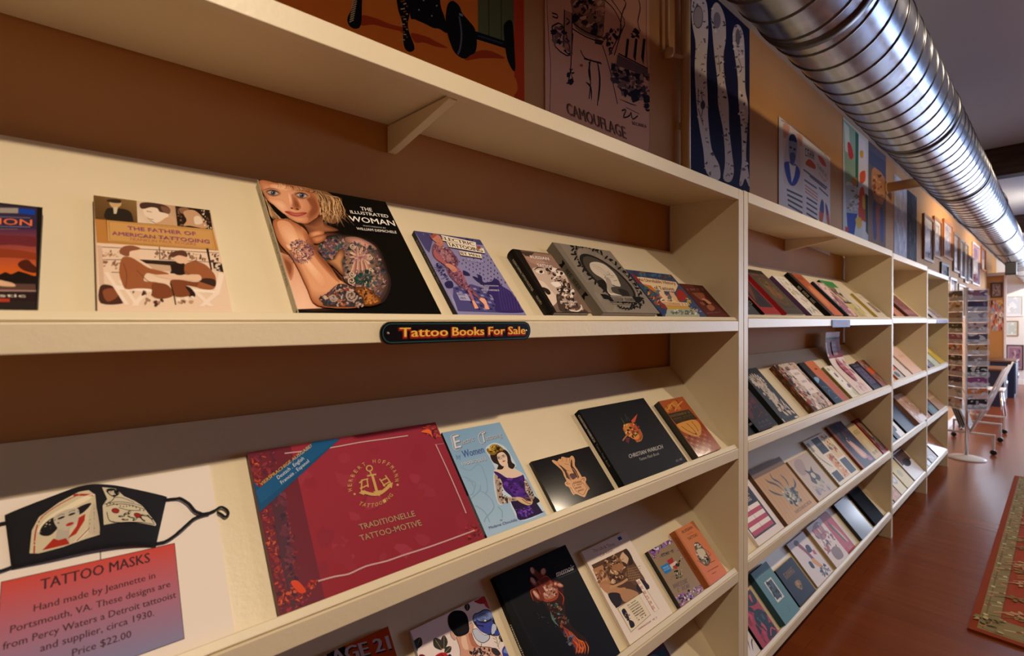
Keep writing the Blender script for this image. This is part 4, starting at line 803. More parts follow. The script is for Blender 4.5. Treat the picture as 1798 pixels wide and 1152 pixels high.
def a_hoff(A):
    A.poly(Q(49, 250, 1146, 72, 1438, 751, 237, 1204), ['#9c3242', '#963044', '#8a2838', '#922634'])
    A.splat(Q(300, 240, 1100, 120, 1380, 700, 480, 1000), 40, 60, ['#953244', '#8a2a3a', '#9c3648', '#922c3c'], 70, 1.6)
    A.poly(Q(49, 250, 300, 208, 500, 1104, 237, 1204), '#6e2838'); A.splat(Q(60, 255, 200, 230, 400, 1140, 245, 1195), 330, 18, ['#7a2c3c', '#4a2434', '#6a2838', '#5a2838', '#8a3a40', '#963440', '#b04a34'], 71, 4)
    A.blob(Q(180, 460, 250, 440, 330, 1080, 290, 1100), '#54303f'); A.splat(Q(200, 480, 260, 440, 350, 1060, 310, 1090), 60, 20, ['#6a3446', '#40283a', '#7a3a46'], 72)
    A.splat(Q(60, 270, 110, 300, 270, 1110, 250, 1180), 130, 15, ['#c8482c', '#d8683c', '#a03830', '#6a2838', '#8a3038'], 73, 4)
    A.splat(Q(250, 1060, 460, 990, 420, 1080, 250, 1150), 70, 16, ['#b83c2c', '#6a2838', '#cc5a38', '#8a2c38'], 74, 4); A.blob(Q(300, 1010, 340, 1000, 390, 1060, 350, 1070), '#d84a2c')
    A.splat(Q(1050, 110, 1140, 80, 1180, 160, 1100, 160), 40, 14, ['#b03c30', '#5a2434', '#c85a3c', '#7a2c3a'], 75, 4); A.splat(Q(1320, 680, 1400, 640, 1425, 740, 1330, 760), 34, 12, ['#b83a2c', '#5a2434', '#8a2c38'], 76, 4)
    A.blob(Q(1060, 130, 1110, 115, 1130, 165, 1110, 140), '#e86a3c')
    W_ = '#caa4a4'
    for L_ in (Q(265, 256, 520, 225, 700, 192, 860, 170, 985, 152), Q(1148, 205, 1220, 360, 1290, 520, 1325, 605), Q(460, 1002, 560, 975, 640, 960, 740, 915, 860, 885, 960, 850, 1080, 812, 1200, 770, 1375, 705)): A.line(L_, .0026, W_)
    A.line(Q(1140, 205, 1195, 198), .0008, W_)
    A.poly(Q(140, 482, 440, 190, 590, 168, 150, 572, 112, 600, 60, 400, 70, 420), '#17507e'); A.poly(Q(92, 480, 430, 186, 585, 168, 126, 550), '#1c5a8c')
    A.text('VIERSPRACHIGE AUSGABE!', (128, 446), (425, 216), (118, 430), '#c8a860', .02); A.text('Deutsch . English', (228, 408), (380, 290), (216, 390), '#d0d8e0', .0); A.text('Francais . Espanol', (248, 436), (410, 306), (236, 420), '#d0d8e0', .0)
    gold = '#cba564'
    cx, cy = 785, 430
    def ring(txt, g0, g1, r, flip=False):
        n = len(txt)
        for i, ch in enumerate(txt):
            if ch == ' ': continue
            g = g0 + (g1 - g0) * i / (n - 1); P = lambda rr, gg: (cx + 1.0 * rr * math.cos(gg) - .02 * rr, cy - .93 * rr * math.sin(gg) - .14 * rr * math.cos(gg))
            d = .062
            if not flip: A.text(ch, P(r, g + d), P(r, g - d), P(r + 24, g + d), gold, .004)
            else: A.text(ch, P(r + 24, g - d), P(r + 24, g + d), P(r, g - d), gold, .004)
    ring('HERBERT HOFFMANN', 3.3, -.02, 126); ring('TATTOOING', 4.15, 5.55, 126, True); A.ell(673, 494, 7, 6, gold); A.ell(924, 440, 7, 6, gold)
    A.line([(759 + 17 * math.cos(g), 344 + 16 * math.sin(g)) for g in [i * 2 * PI / 12 for i in range(12)]], .0025, gold, closed=True)
    A.line(Q(763, 362, 772, 384), .0028, gold, sm=False); A.poly(Q(745, 384, 798, 374, 800, 383, 746, 393), gold); A.poly(Q(768, 382, 782, 380, 812, 480, 796, 484), gold)
    A.line(Q(708, 480, 735, 485, 775, 495, 815, 492, 850, 470, 885, 435), .0062, gold); A.poly(Q(780, 480, 830, 470, 818, 508), gold); A.poly(Q(695, 488, 735, 470, 728, 500), gold); A.poly(Q(862, 440, 896, 425, 890, 460), gold)
    A.lines([Q(700, 430, 722, 412, 752, 405), Q(704, 462, 732, 450, 755, 440), Q(715, 410, 712, 470), Q(745, 405, 752, 455), Q(830, 415, 862, 400), Q(838, 445, 880, 420), Q(818, 405, 850, 450), Q(852, 385, 884, 430)], .0026, gold, sm=False)
    g2 = '#b09a78'
    A.text('TRADITIONELLE', (706, 704), (1030, 622), (694, 672), g2, .0); A.text('TATTOO-MOTIVE', (712, 768), (1068, 676), (698, 736), g2, .0)
book('large landscape red book with a gold anchor emblem and a blue corner band', 2, 1, -1.507, .387, .276, .014, a_hoff, '#8a2a38', spine='#6a4a40', m=M_SATIN, quad=Q(49, 250, 1146, 72, 1438, 751, 237, 1204))

def a_women(A):
    A.poly(Q(61, 137, 617, 36, 1070, 933, 498, 1150), ['#7ea8cc', '#8ab2d4', '#a4c6e4', '#a4c4de'])
    A.lines([Q(240, 470, 330, 500, 420, 440, 480, 560, 500, 680, 480, 720), Q(300, 600, 380, 620, 360, 720, 330, 740), Q(420, 690, 520, 760, 560, 860, 480, 960, 470, 1000), Q(260, 560, 330, 590, 370, 670), Q(380, 840, 470, 900, 520, 1000), Q(600, 850, 640, 900, 640, 960), Q(330, 780, 420, 700, 430, 640)], .0026, '#86a8c4')
    def sc(t_, p, q_, r_, c='#c8ccd6', b_=.0): A.text(t_, (p[0] + 4, p[1] + 4), (q_[0] + 4, q_[1] + 4), (r_[0] + 4, r_[1] + 4), '#4a4a5c', b_); A.text(t_, p, q_, r_, c, b_)
    def cap(t_, p, q_, r_, sw): A.text(t_, (p[0] + 5, p[1] + 5), (q_[0] + 5, q_[1] + 5), (r_[0] + 5, r_[1] + 5), '#4a4a5c', .02); A.text(t_, p, q_, r_, '#d8dae2', .015); A.line([(x + 4, y + 4) for x, y in sw], .0022, '#5a5868', taper=True); A.line(sw, .0018, '#d8dae2', taper=True)
    cap('E', (188, 292), (246, 276), (160, 168), Q(240, 278, 215, 310, 175, 295, 165, 250, 150, 190, 150, 165, 190, 150, 235, 165)); sc('lectric', (254, 252), (372, 214), (246, 206))
    cap('T', (446, 236), (492, 222), (426, 140), Q(500, 132, 455, 128, 420, 150, 412, 180, 425, 225, 450, 244, 475, 220)); sc('attooing', (486, 214), (638, 174), (478, 168))
    A.text('by', (205, 395), (245, 380), (192, 350), '#5a78b8', .01); A.text('Women', (268, 380), (470, 330), (246, 312), '#4a64a4', .02); A.shadow_text('1900-2003', (258, 455), (490, 402), (246, 425), '#d0d2da', '#5a586a', (4, 4), .0)
    # halo, figure
    A.blob(Q(478, 290, 560, 235, 660, 270, 720, 350, 775, 450, 760, 480, 850, 540, 900, 640, 960, 740, 1000, 800, 1040, 900, 820, 990, 740, 880, 700, 800, 620, 835, 580, 760, 555, 620, 560, 500, 575, 490, 520, 380), '#c8dcee')
    A.blob(Q(560, 520, 590, 512, 680, 570, 740, 575, 835, 540, 860, 600, 880, 690, 905, 740, 1000, 880, 1032, 906, 815, 982, 770, 900, 725, 810, 735, 760, 660, 690, 620, 590), '#3a1a6a')
    A.blob(Q(700, 660, 800, 640, 850, 700, 880, 750, 780, 760), '#5a2a96'); A.splat(Q(620, 560, 830, 560, 880, 740, 720, 740), 34, 24, ['#4a2080', '#2c1450', '#6a34a8'], 80); A.splat(Q(760, 870, 900, 830, 1010, 890, 830, 960), 50, 16, ['#6a3ab0', '#241040', '#4a2090'], 81)
    A.poly(Q(720, 800, 900, 780, 960, 800, 1032, 906, 815, 982, 770, 900), '#24123e'); A.splat(Q(770, 870, 900, 840, 950, 900, 830, 970), 70, 13, ['#5a30a0', '#3a1a70', '#7a4ac0'], 82); A.blob(Q(930, 740, 980, 770, 1000, 800, 960, 820, 930, 790), '#1c1014')
    sk = '#e4cdb8'
    A.blob(Q(560, 505, 640, 470, 700, 470, 760, 490, 835, 535, 800, 560, 740, 575, 680, 565, 600, 520), sk)
    A.blob(Q(565, 545, 600, 560, 640, 620, 640, 700, 650, 750, 720, 760, 780, 760, 790, 790, 720, 800, 640, 825, 605, 800, 590, 740, 575, 640), '#b8a090'); A.splat(Q(570, 560, 620, 570, 645, 740, 740, 765, 760, 790, 640, 815, 600, 780), 60, 14, ['#4a4048', '#8a7a74', '#30282e', '#d8c8b8'], 83)
    A.blob(Q(860, 580, 900, 640, 940, 720, 950, 760, 920, 790, 890, 740, 860, 690), '#a8948a'); A.splat(Q(860, 590, 900, 650, 945, 740, 910, 770, 870, 690), 30, 13, ['#4a4048', '#30282e', '#d0c0b4'], 84)
    A.blob(Q(770, 760, 830, 765, 880, 800, 930, 790, 920, 830, 870, 835, 800, 800), '#d8b890'); A.lines([Q(830, 780, 880, 815, 915, 825), Q(840, 770, 890, 795, 925, 800), Q(860, 765, 910, 770, 940, 780)], .0022, '#8a6434')
    A.blob(Q(640, 440, 700, 430, 710, 490, 650, 490), sk)
    A.blob(Q(525, 350, 580, 300, 660, 300, 710, 350, 730, 420, 762, 450, 740, 488, 700, 470, 690, 430, 660, 460, 640, 490, 590, 490, 600, 450, 550, 420), '#2e1e1a')
    A.blob(Q(590, 350, 640, 325, 680, 360, 690, 420, 670, 455, 640, 460, 605, 420), '#e8d0bc'); A.lines([Q(588, 378, 605, 365, 622, 372, 628, 388, 608, 395, 588, 378), Q(632, 362, 650, 350, 668, 358, 662, 374, 640, 378, 632, 362)], .0009, '#20242c', closed=True); A.ell(607, 381, 10, 6, '#3a4048'); A.ell(650, 363, 10, 6, '#3a4048')
    A.ell(655, 413, 15, 6, '#a84a48', -.3); A.line(Q(632, 382, 642, 398, 636, 402), .0008, '#a07a66')
    A.blob(Q(488, 300, 505, 290, 530, 300, 520, 275, 550, 252, 600, 258, 645, 290, 650, 310, 600, 320, 570, 350, 530, 352, 500, 325), '#8a6a24'); A.splat(Q(500, 290, 560, 260, 640, 295, 560, 345), 26, 16, ['#d8b040', '#4a3414', '#b08a30', '#2a1c10'], 85)
    A.text('by', (622, 990), (645, 982), (616, 974), '#4a3478'); A.text('Madame Chinchilla', (515, 1068), (785, 988), (508, 1042), '#4a3478', .0)
book('light blue paperback about electric tattooing by women, lady in a purple dress', 2, 1, -1.113, .171, .248, .012, a_women, '#86a8c8', spine='#242224', spine_art=lambda S: S.rect(.62, 0, .97, 1, '#6a7a80'), m=M_SATIN, quad=Q(61, 137, 617, 36, 1070, 933, 498, 1150))

def a_emb(A):
    A.poly(Q(69, 331, 1008, 81, 1427, 785, 488, 1140), '#0b090c')
    cr = '#dca878'; ln = '#6a3c24'
    A.poly(smooth(Q(405, 315, 430, 302, 490, 325, 520, 285, 550, 290, 560, 255, 600, 255, 630, 265, 690, 265, 715, 238, 745, 240, 775, 300, 775, 390, 820, 460, 880, 560, 890, 580, 940, 575, 962, 620, 950, 660, 985, 720, 1015, 770, 990, 795, 960, 860, 935, 905, 880, 890, 790, 850, 760, 870, 725, 830, 680, 745, 630, 720, 612, 670, 640, 640, 600, 560, 570, 480, 500, 410, 430, 350), True, 3), cr)
    A.poly(Q(505, 370, 560, 400, 640, 470, 690, 560, 720, 640, 690, 620, 640, 590, 610, 500, 560, 430), '#4a2c26'); A.poly(Q(715, 300, 730, 300, 740, 400, 800, 480, 845, 580, 830, 610, 780, 560, 740, 480, 705, 400), '#4a2c26')
    A.lines([Q(640, 480, 690, 590, 710, 640), Q(740, 440, 800, 520, 830, 600)], .0012, cr); A.blob(Q(690, 540, 760, 520, 800, 580, 740, 620), '#5a3838')
    A.lines([Q(490, 330, 530, 390, 580, 440), Q(560, 270, 580, 330), Q(640, 270, 640, 330), Q(700, 270, 690, 330, 720, 380), Q(610, 365, 680, 380), Q(640, 470, 700, 480)], .0009, ln)
    A.line(Q(735, 690, 870, 660, 910, 680, 970, 760, 930, 850, 900, 870, 800, 810, 750, 740), .0012, ln, sm=False, closed=True); A.lines([Q(700, 690, 640, 690, 660, 660), Q(880, 620, 930, 600, 920, 640), Q(700, 740, 770, 850), Q(950, 680, 1000, 780)], .0013, ln)
    for t_, p, q_, r_ in (('WORLD', (760, 688), (890, 656), (752, 662)), ('FAMOUS', (768, 730), (895, 700), (760, 706)), ('SUPPLY', (786, 776), (905, 746), (776, 750)), ('HOUSE', (830, 820), (925, 790), (820, 796))): A.scrib(p, q_, r_, ln, len(t_), len(t_) + p[0])
book('glossy black paperback with a tan winged crest emblem', 2, 1, -.907, .219, .130, .010, a_emb, '#0b090c', spine='#15120f', m=M_GLOSS, quad=Q(69, 331, 1008, 81, 1427, 785, 488, 1140))

def a_warl(A):
    A.poly(Q(525, 179, 1032, 85, 1382, 585, 887, 771), '#12141c')
    g = ['#a8542c', '#c88a3c', '#6a2c24', '#d0a050', '#3c4a28']
    A.blob(Q(870, 320, 905, 285, 960, 290, 1000, 340, 1015, 380, 990, 430, 950, 405, 900, 380, 880, 350), '#b8562c'); A.blob(Q(930, 380, 975, 355, 1000, 385, 985, 412, 945, 405), '#d88a38'); A.blob(Q(875, 300, 925, 290, 925, 350, 890, 350), '#c8843c')
    A.lines([Q(848, 235, 875, 275, 880, 300), Q(885, 210, 905, 265), Q(905, 235, 925, 265)], .0032, '#4a5a30', taper=True); A.poly(Q(935, 265, 985, 210, 965, 275, 945, 285), '#c8502c'); A.lines([Q(905, 375, 885, 400, 868, 422), Q(1000, 330, 1022, 380, 1010, 420, 975, 430)], .0042, '#a8703c'); A.poly(Q(895, 400, 925, 400, 915, 445, 895, 430), '#6a2434')
    A.splat(Q(870, 290, 1000, 290, 1010, 400, 900, 390), 36, 12, ['#1a1410', '#e0b060', '#8a3020', '#3a4a28'], 90)
    A.text('CHRISTIAN WARLICH', (922, 562), (1188, 482), (912, 532), '#b8b6b4', .012); A.text('Tattoo Flash Book', (1002, 582), (1158, 532), (996, 560), '#a8a6a4', .0); A.scrib((1292, 592), (1342, 572), (1286, 576), '#8a8c94', 7, 5)
book('dark navy landscape hardback with a small horned devil head', 2, 1, -.657, .323, .237, .022, a_warl, '#12141c', spine='#0d0e14', spine_art=lambda S: (S.text('CHRISTIAN WARLICH', (.05, .36), (.42, .36), (.05, .7), '#9a9a98', .01), S.text('Tattoo Flash Book', (.45, .38), (.75, .38), (.45, .68), '#7a7a78')), hard=True, m=M_SATIN, quad=Q(525, 179, 1032, 85, 1382, 585, 887, 771))

def a_orange(A):
    A.poly(Q(1152, 112, 1341, 74, 1647, 484, 1466, 552), ['#b0582c', '#a8501f', '#a03c1c', '#8a4428'])
    A.blob(Q(1200, 170, 1250, 120, 1290, 110, 1330, 160, 1310, 180, 1270, 150, 1230, 200), '#c87a34'); A.lines([Q(1240, 120, 1270, 165, 1290, 185), Q(1290, 100, 1330, 160), Q(1210, 150, 1240, 190)], .0036, '#3a1a10'); A.lines([Q(1225, 180, 1255, 130, 1290, 160, 1280, 185), Q(1300, 150, 1340, 110)], .004, '#e09a4a')
    A.poly(Q(1225, 212, 1388, 175, 1460, 250, 1290, 292), '#2a2118'); A.scrib((1252, 238), (1402, 204), (1240, 222), '#7a6440', 12, 12); A.scrib((1275, 258), (1420, 226), (1268, 246), '#6a5838', 14, 13); A.scrib((1290, 272), (1400, 248), (1284, 262), '#5a4a30', 9, 14)
    A.blob(Q(1290, 300, 1380, 265, 1440, 260, 1480, 300, 1485, 370, 1450, 392, 1390, 375, 1330, 345), '#d89848'); A.lines([Q(1330, 310, 1380, 345, 1440, 372), Q(1370, 285, 1420, 330, 1450, 370), Q(1410, 270, 1450, 320, 1465, 350)], .0028, '#5a2c14'); A.line(Q(1292, 302, 1340, 360, 1400, 385, 1450, 398, 1485, 380), .003, '#a05a28')
    for r in range(7):
        for k in range(9):
            x = 1370 + k * 26 + r * 20 - 40; y = 392 + r * 24 - k * 8 + 4
            A.poly([(x, y), (x + 15, y + 3), (x + 26, y + 16), (x + 9, y + 11)], '#c88a58' if (r + k) % 2 else '#5a2418')
    A.poly(Q(1480, 280, 1500, 290, 1647, 484, 1600, 498), '#9a3c18'); A.blob(Q(1525, 515, 1560, 495, 1545, 540, 1500, 560), '#c88a70')
book('orange carved pattern book with a black title band, right of the devil book', 2, 1, -.272, .155, .213, .025, a_orange, '#7a3a1c', spine='#100e0e', m=M_GLOSS, quad=Q(1152, 112, 1341, 74, 1647, 484, 1466, 552), hard=False)

# ---------------------------------------------------------------- third shelf of the nearest bay
def a_vint(A):
    A.poly(Q(-342, 990, 1409, 197, 2269, 3070, 345, 4513), ['#a84414', '#b03a0c', '#b8501c', '#b8501c'])
    A.poly(Q(-342, 990, 655, 535, 700, 700, 1100, 4000, 345, 4513), '#131218'); 
    A.shadow_text('VINTAGE 21', (-300, 1060), (1465, 590), (-370, 830), '#b8b0b4', '#151318', (14, 22), .045)
    A.poly(Q(200, 1500, 1500, 1000, 2000, 2600, 900, 3400), '#c06a2c')
book('orange and black paperback at the bottom edge of the frame, third shelf', 3, 1, -1.44, .204, .29, .012, a_vint, '#2a2024', m=M_SATIN, quad=Q(-342, 990, 1409, 197, 2269, 3070, 345, 4513))

def a_roses(A):
    A.poly(Q(166, 636, 1230, 130, 1936, 1879, 828, 2710), '#f4e6e4')
    ol = '#23202a'
    A.blob(Q(1080, 215, 1130, 190, 1235, 140, 1300, 300, 1260, 290, 1225, 250, 1160, 250), '#b02a28'); A.blob(Q(1225, 235, 1260, 230, 1310, 320, 1250, 290), '#c83a38')
    def leaf(a, b, wd, c='#3a3836'):
        dx, dy = b[0] - a[0], b[1] - a[1]; A.blob([a, (a[0] + dx * .4 - dy * wd, a[1] + dy * .4 + dx * wd), (a[0] + dx * .75 - dy * wd * .8, a[1] + dy * .75 + dx * wd * .8), b, (a[0] + dx * .75 + dy * wd * .8, a[1] + dy * .75 - dx * wd * .8), (a[0] + dx * .4 + dy * wd, a[1] + dy * .4 - dx * wd)], c); A.line([a, b], .0008, '#b8a058', sm=False)
    leaf((985, 355), (980, 235), .33); leaf((620, 910), (510, 740), .33); leaf((650, 900), (650, 700), .25); leaf((660, 960), (750, 860), .33); leaf((240, 900), (310, 730), .33); leaf((250, 960), (170, 760), .3, '#2c4868')
    A.blob(Q(170, 780, 220, 860, 270, 960, 270, 1100, 240, 1000), '#2c4a78'); A.blob(Q(520, 1010, 600, 950, 680, 960, 720, 1040, 600, 1100), '#c02a2c'); A.lines([Q(540, 1010, 600, 980, 660, 1010), Q(600, 960, 640, 1000, 620, 1060)], .0009, '#5a1418')
    A.blob(Q(290, 990, 360, 980, 420, 1060, 320, 1100), '#7a1c22'); A.blob(Q(700, 1000, 740, 970, 770, 1040), ol)
    # blue rose
    bl, bm_, bd = '#3c48a8', '#7a92d0', '#c4d0ea'
    A.blob(Q(1060, 620, 1130, 610, 1220, 690, 1300, 690, 1300, 760, 1210, 815, 1120, 770, 1070, 690), ol); A.blob(Q(1066, 625, 1130, 616, 1220, 696, 1292, 698, 1290, 756, 1210, 805, 1124, 764, 1078, 690), '#c8d2e8')
    A.blob(Q(1060, 440, 1090, 390, 1150, 370, 1220, 330, 1300, 340, 1350, 400, 1370, 480, 1400, 560, 1460, 660, 1440, 705, 1380, 710, 1280, 690, 1190, 650, 1110, 570, 1070, 510), ol)
    A.blob(Q(1070, 440, 1100, 400, 1160, 380, 1225, 342, 1296, 350, 1340, 405, 1350, 470, 1300, 500, 1220, 500, 1130, 490, 1080, 500), bm_); A.blob(Q(1110, 470, 1200, 510, 1340, 490, 1350, 600, 1310, 680, 1230, 670, 1150, 610), bl); A.blob(Q(1350, 540, 1395, 560, 1395, 640, 1340, 690, 1330, 620), '#c8d4e8'); A.blob(Q(1370, 690, 1400, 620, 1445, 670, 1430, 700), bl)
    for k, r in enumerate((70, 52, 34, 18)): A.line([(1238 + r * 1.25 * math.cos(g), 440 + r * .75 * math.sin(g)) for g in [k * .8 + i * .6 for i in range(9)]], .0010, ol); 
    A.poly(Q(1090, 470, 1140, 500, 1230, 510, 1300, 480, 1360, 440, 1330, 490, 1240, 530, 1150, 520), ol); A.ell(1240, 490, 14, 12, '#e8eef8'); A.poly(Q(1080, 545, 1150, 570, 1220, 560, 1200, 660, 1210, 580), ol)
    A.lines([Q(1320, 700, 1400, 740, 1420, 870), Q(1350, 740, 1390, 760), Q(1370, 790, 1420, 820), Q(1460, 760, 1430, 840, 1440, 900), Q(1400, 720, 1410, 800)], .0012, '#8a8048'); leaf((1440, 760), (1490, 700), .4); A.blob(Q(1470, 700, 1510, 780, 1460, 790), '#2a2a22')
    A.blob(Q(1480, 930, 1540, 840, 1600, 950, 1640, 1050, 1540, 1080), bl); A.blob(Q(1500, 940, 1540, 880, 1570, 960), bm_)
    # back of the man's head, neck, shoulders
    A.blob(Q(735, 660, 760, 655, 800, 700, 815, 760, 780, 760, 745, 710), '#d8a894'); A.blob(Q(1015, 540, 1045, 520, 1070, 560, 1060, 650, 1030, 660), '#d8a894'); A.line(Q(735, 660, 750, 720, 790, 765, 815, 765), .0008, ol); A.line(Q(1015, 545, 1045, 520, 1068, 560, 1058, 650), .0008, ol)
    A.poly(smooth(Q(820, 720, 920, 700, 1020, 640, 1045, 660, 1060, 720, 1100, 810, 1160, 860, 1300, 870, 1400, 900, 1470, 970, 1520, 1100, 1500, 1500, 900, 1900, 700, 1600, 720, 1200, 800, 1060, 880, 990, 880, 900, 850, 800)), '#dca48c'); A.blob(Q(900, 720, 960, 710, 980, 800, 1000, 900, 940, 900, 900, 820), '#f0cdb8'); A.blob(Q(1000, 680, 1045, 680, 1080, 790, 1140, 870, 1060, 860, 1020, 780), '#c07a60')
    A.line(Q(820, 730, 860, 830, 882, 920, 880, 990), .001, ol); A.line(Q(1045, 660, 1062, 730, 1105, 815, 1165, 862, 1300, 872, 1400, 905), .0012, ol)
    A.poly(Q(1010, 920, 1060, 940, 1050, 985, 1015, 960), ol); A.splat(Q(1060, 900, 1160, 870, 1390, 900, 1470, 980, 1440, 1080, 1100, 1080), 90, 26, ['#23202a', '#e8c8b8', '#5a4448', '#3a3238', '#8a5a58'], 95); A.blob(Q(1330, 890, 1400, 890, 1460, 960, 1420, 1000, 1350, 960), '#3a3034'); A.lines([Q(1060, 1000, 1150, 880), Q(1090, 1010, 1180, 860, 1180, 820), Q(1130, 980, 1100, 920)], .0014, ol)
    A.blob(Q(705, 480, 720, 410, 780, 355, 870, 345, 940, 370, 985, 440, 1005, 540, 1010, 640, 960, 690, 880, 718, 820, 710, 770, 650, 720, 570), '#0d0b10'); A.blob(Q(820, 560, 900, 520, 980, 560, 990, 640, 900, 690, 830, 660), '#17141a')
book('white paperback with roses and the back of a dark haired man, third shelf', 3, 1, -1.192, .206, .263, .012, a_roses, '#e6d8d8', spine='#b8b4c0', m=M_SATIN, quad=Q(166, 636, 1230, 130, 1936, 1879, 828, 2710))

def a_memoir(A):
    A.poly(Q(68, 359, 787, 35, 1340, 1118, 617, 1661), '#0d0d16')
    A.poly(Q(68, 359, 120, 336, 680, 1610, 617, 1661), '#08080c'); A.line(Q(235, 590, 370, 860, 530, 1152), .0012, '#23232c'); A.line(Q(250, 585, 385, 855, 545, 1150), .0008, '#1c1c24')
    sk, dk, rd = '#d8a490', '#7a3224', '#a04426'
    A.blob(Q(560, 600, 700, 600, 780, 640, 800, 760, 880, 880, 980, 960, 1030, 1050, 1010, 1150, 900, 1150, 860, 1060, 780, 960, 700, 840, 640, 740, 600, 660), '#2a1618')
    A.blob(Q(440, 440, 560, 360, 700, 400, 770, 480, 760, 560, 780, 640, 700, 620, 560, 600, 500, 620, 440, 520), '#3a1614')
    A.blob(Q(500, 420, 560, 360, 630, 390, 700, 450, 720, 520, 700, 580, 620, 610, 560, 590, 520, 500), rd); A.blob(Q(550, 460, 620, 420, 690, 450, 705, 520, 660, 570, 590, 580, 560, 520), '#b07868'); A.splat(Q(560, 460, 690, 440, 700, 540, 590, 580), 40, 14, ['#d8b0a0', '#7a4438', '#5a2c28', '#e0c0b0'], 96)
    def finger(P, w0, c, tip): A.line(P, w0, c); A.line(P[:2], w0 * .9, tip)
    for P, w0 in ((Q(450, 280, 500, 330, 545, 380, 580, 440), .016), (Q(568, 290, 560, 340, 590, 390, 620, 440), .016), (Q(445, 380, 485, 430, 540, 470, 570, 520), .016), (Q(470, 495, 520, 560, 570, 560), .015), (Q(745, 445, 690, 425, 680, 470), .014)): A.line(P, w0, dk)
    for (x, y, rx, ry, g) in ((458, 296, 22, 38, -.35), (568, 305, 26, 36, .2), (466, 400, 22, 46, -.6), (495, 535, 20, 54, -.65), (735, 442, 34, 18, .3), (690, 430, 18, 18, 0)):
        A.ell(x, y, rx, ry, '#b0705c', g); A.ell(x - 3, y - 4, rx * .7, ry * .75, sk, g)
    A.lines([Q(500, 470, 440, 500, 470, 600), Q(720, 500, 770, 560, 760, 640), Q(540, 380, 600, 350, 660, 420)], .0030, '#c04820', taper=True)
    A.splat(Q(600, 620, 700, 600, 780, 700, 820, 800, 740, 860, 660, 760), 50, 18, ['#4a2a20', '#7a4428', '#3a4a48', '#6a8a80', '#a05a34'], 97, 4); A.lines([Q(640, 700, 660, 780, 720, 850), Q(660, 740, 690, 830)], .0045, '#5a7a70', taper=True)
    for i in range(26):
        t = i / 25; A.line([(760 + t * 90, 850 + t * 60), (800 + t * 120, 930 + t * 60 + (i % 3) * 14), (880 + t * 100, 1020 + (i % 4) * 22), (900 + t * 60, 1120)], .0030, ['#c04a1c', '#7a2a40', '#a03418', '#4a3a58', '#e0742c'][i % 5], taper=True)
    A.splat(Q(760, 900, 860, 960, 880, 1060, 820, 1020), 20, 22, ['#4a5468', '#2a3040', '#6a7080'], 98, 4); A.splat(Q(480, 700, 660, 800, 700, 860, 560, 850), 10, 8, ['#4a5a58', '#2c3438'], 99)
    for i in range(5): A.line([(895 + i * 22, 1000), (905 + i * 28, 1060), (890 + i * 30, 1130)], .0024, '#e87a34', taper=True)
    A.text('memoir', (702, 358), (880, 282), (690, 298), '#e8e6e0', .025); A.line(Q(715, 372, 890, 300), .0005, '#6a6a6c', sm=False); A.scrib((685, 272), (826, 222), (682, 256), '#4a1c1c', 12, 15)
book('black paperback titled memoir with a glowing tattooed hand reaching up', 3, 1, -.945, .270, .292, .018, a_memoir, '#0b0b10', spine='#08080a', spine_art=lambda S: S.text('memoir', (.40, .22), (.62, .22), (.40, .72), '#c8c6c0', .025), m=M_SATIN, quad=Q(68, 359, 787, 35, 1340, 1118, 617, 1661))

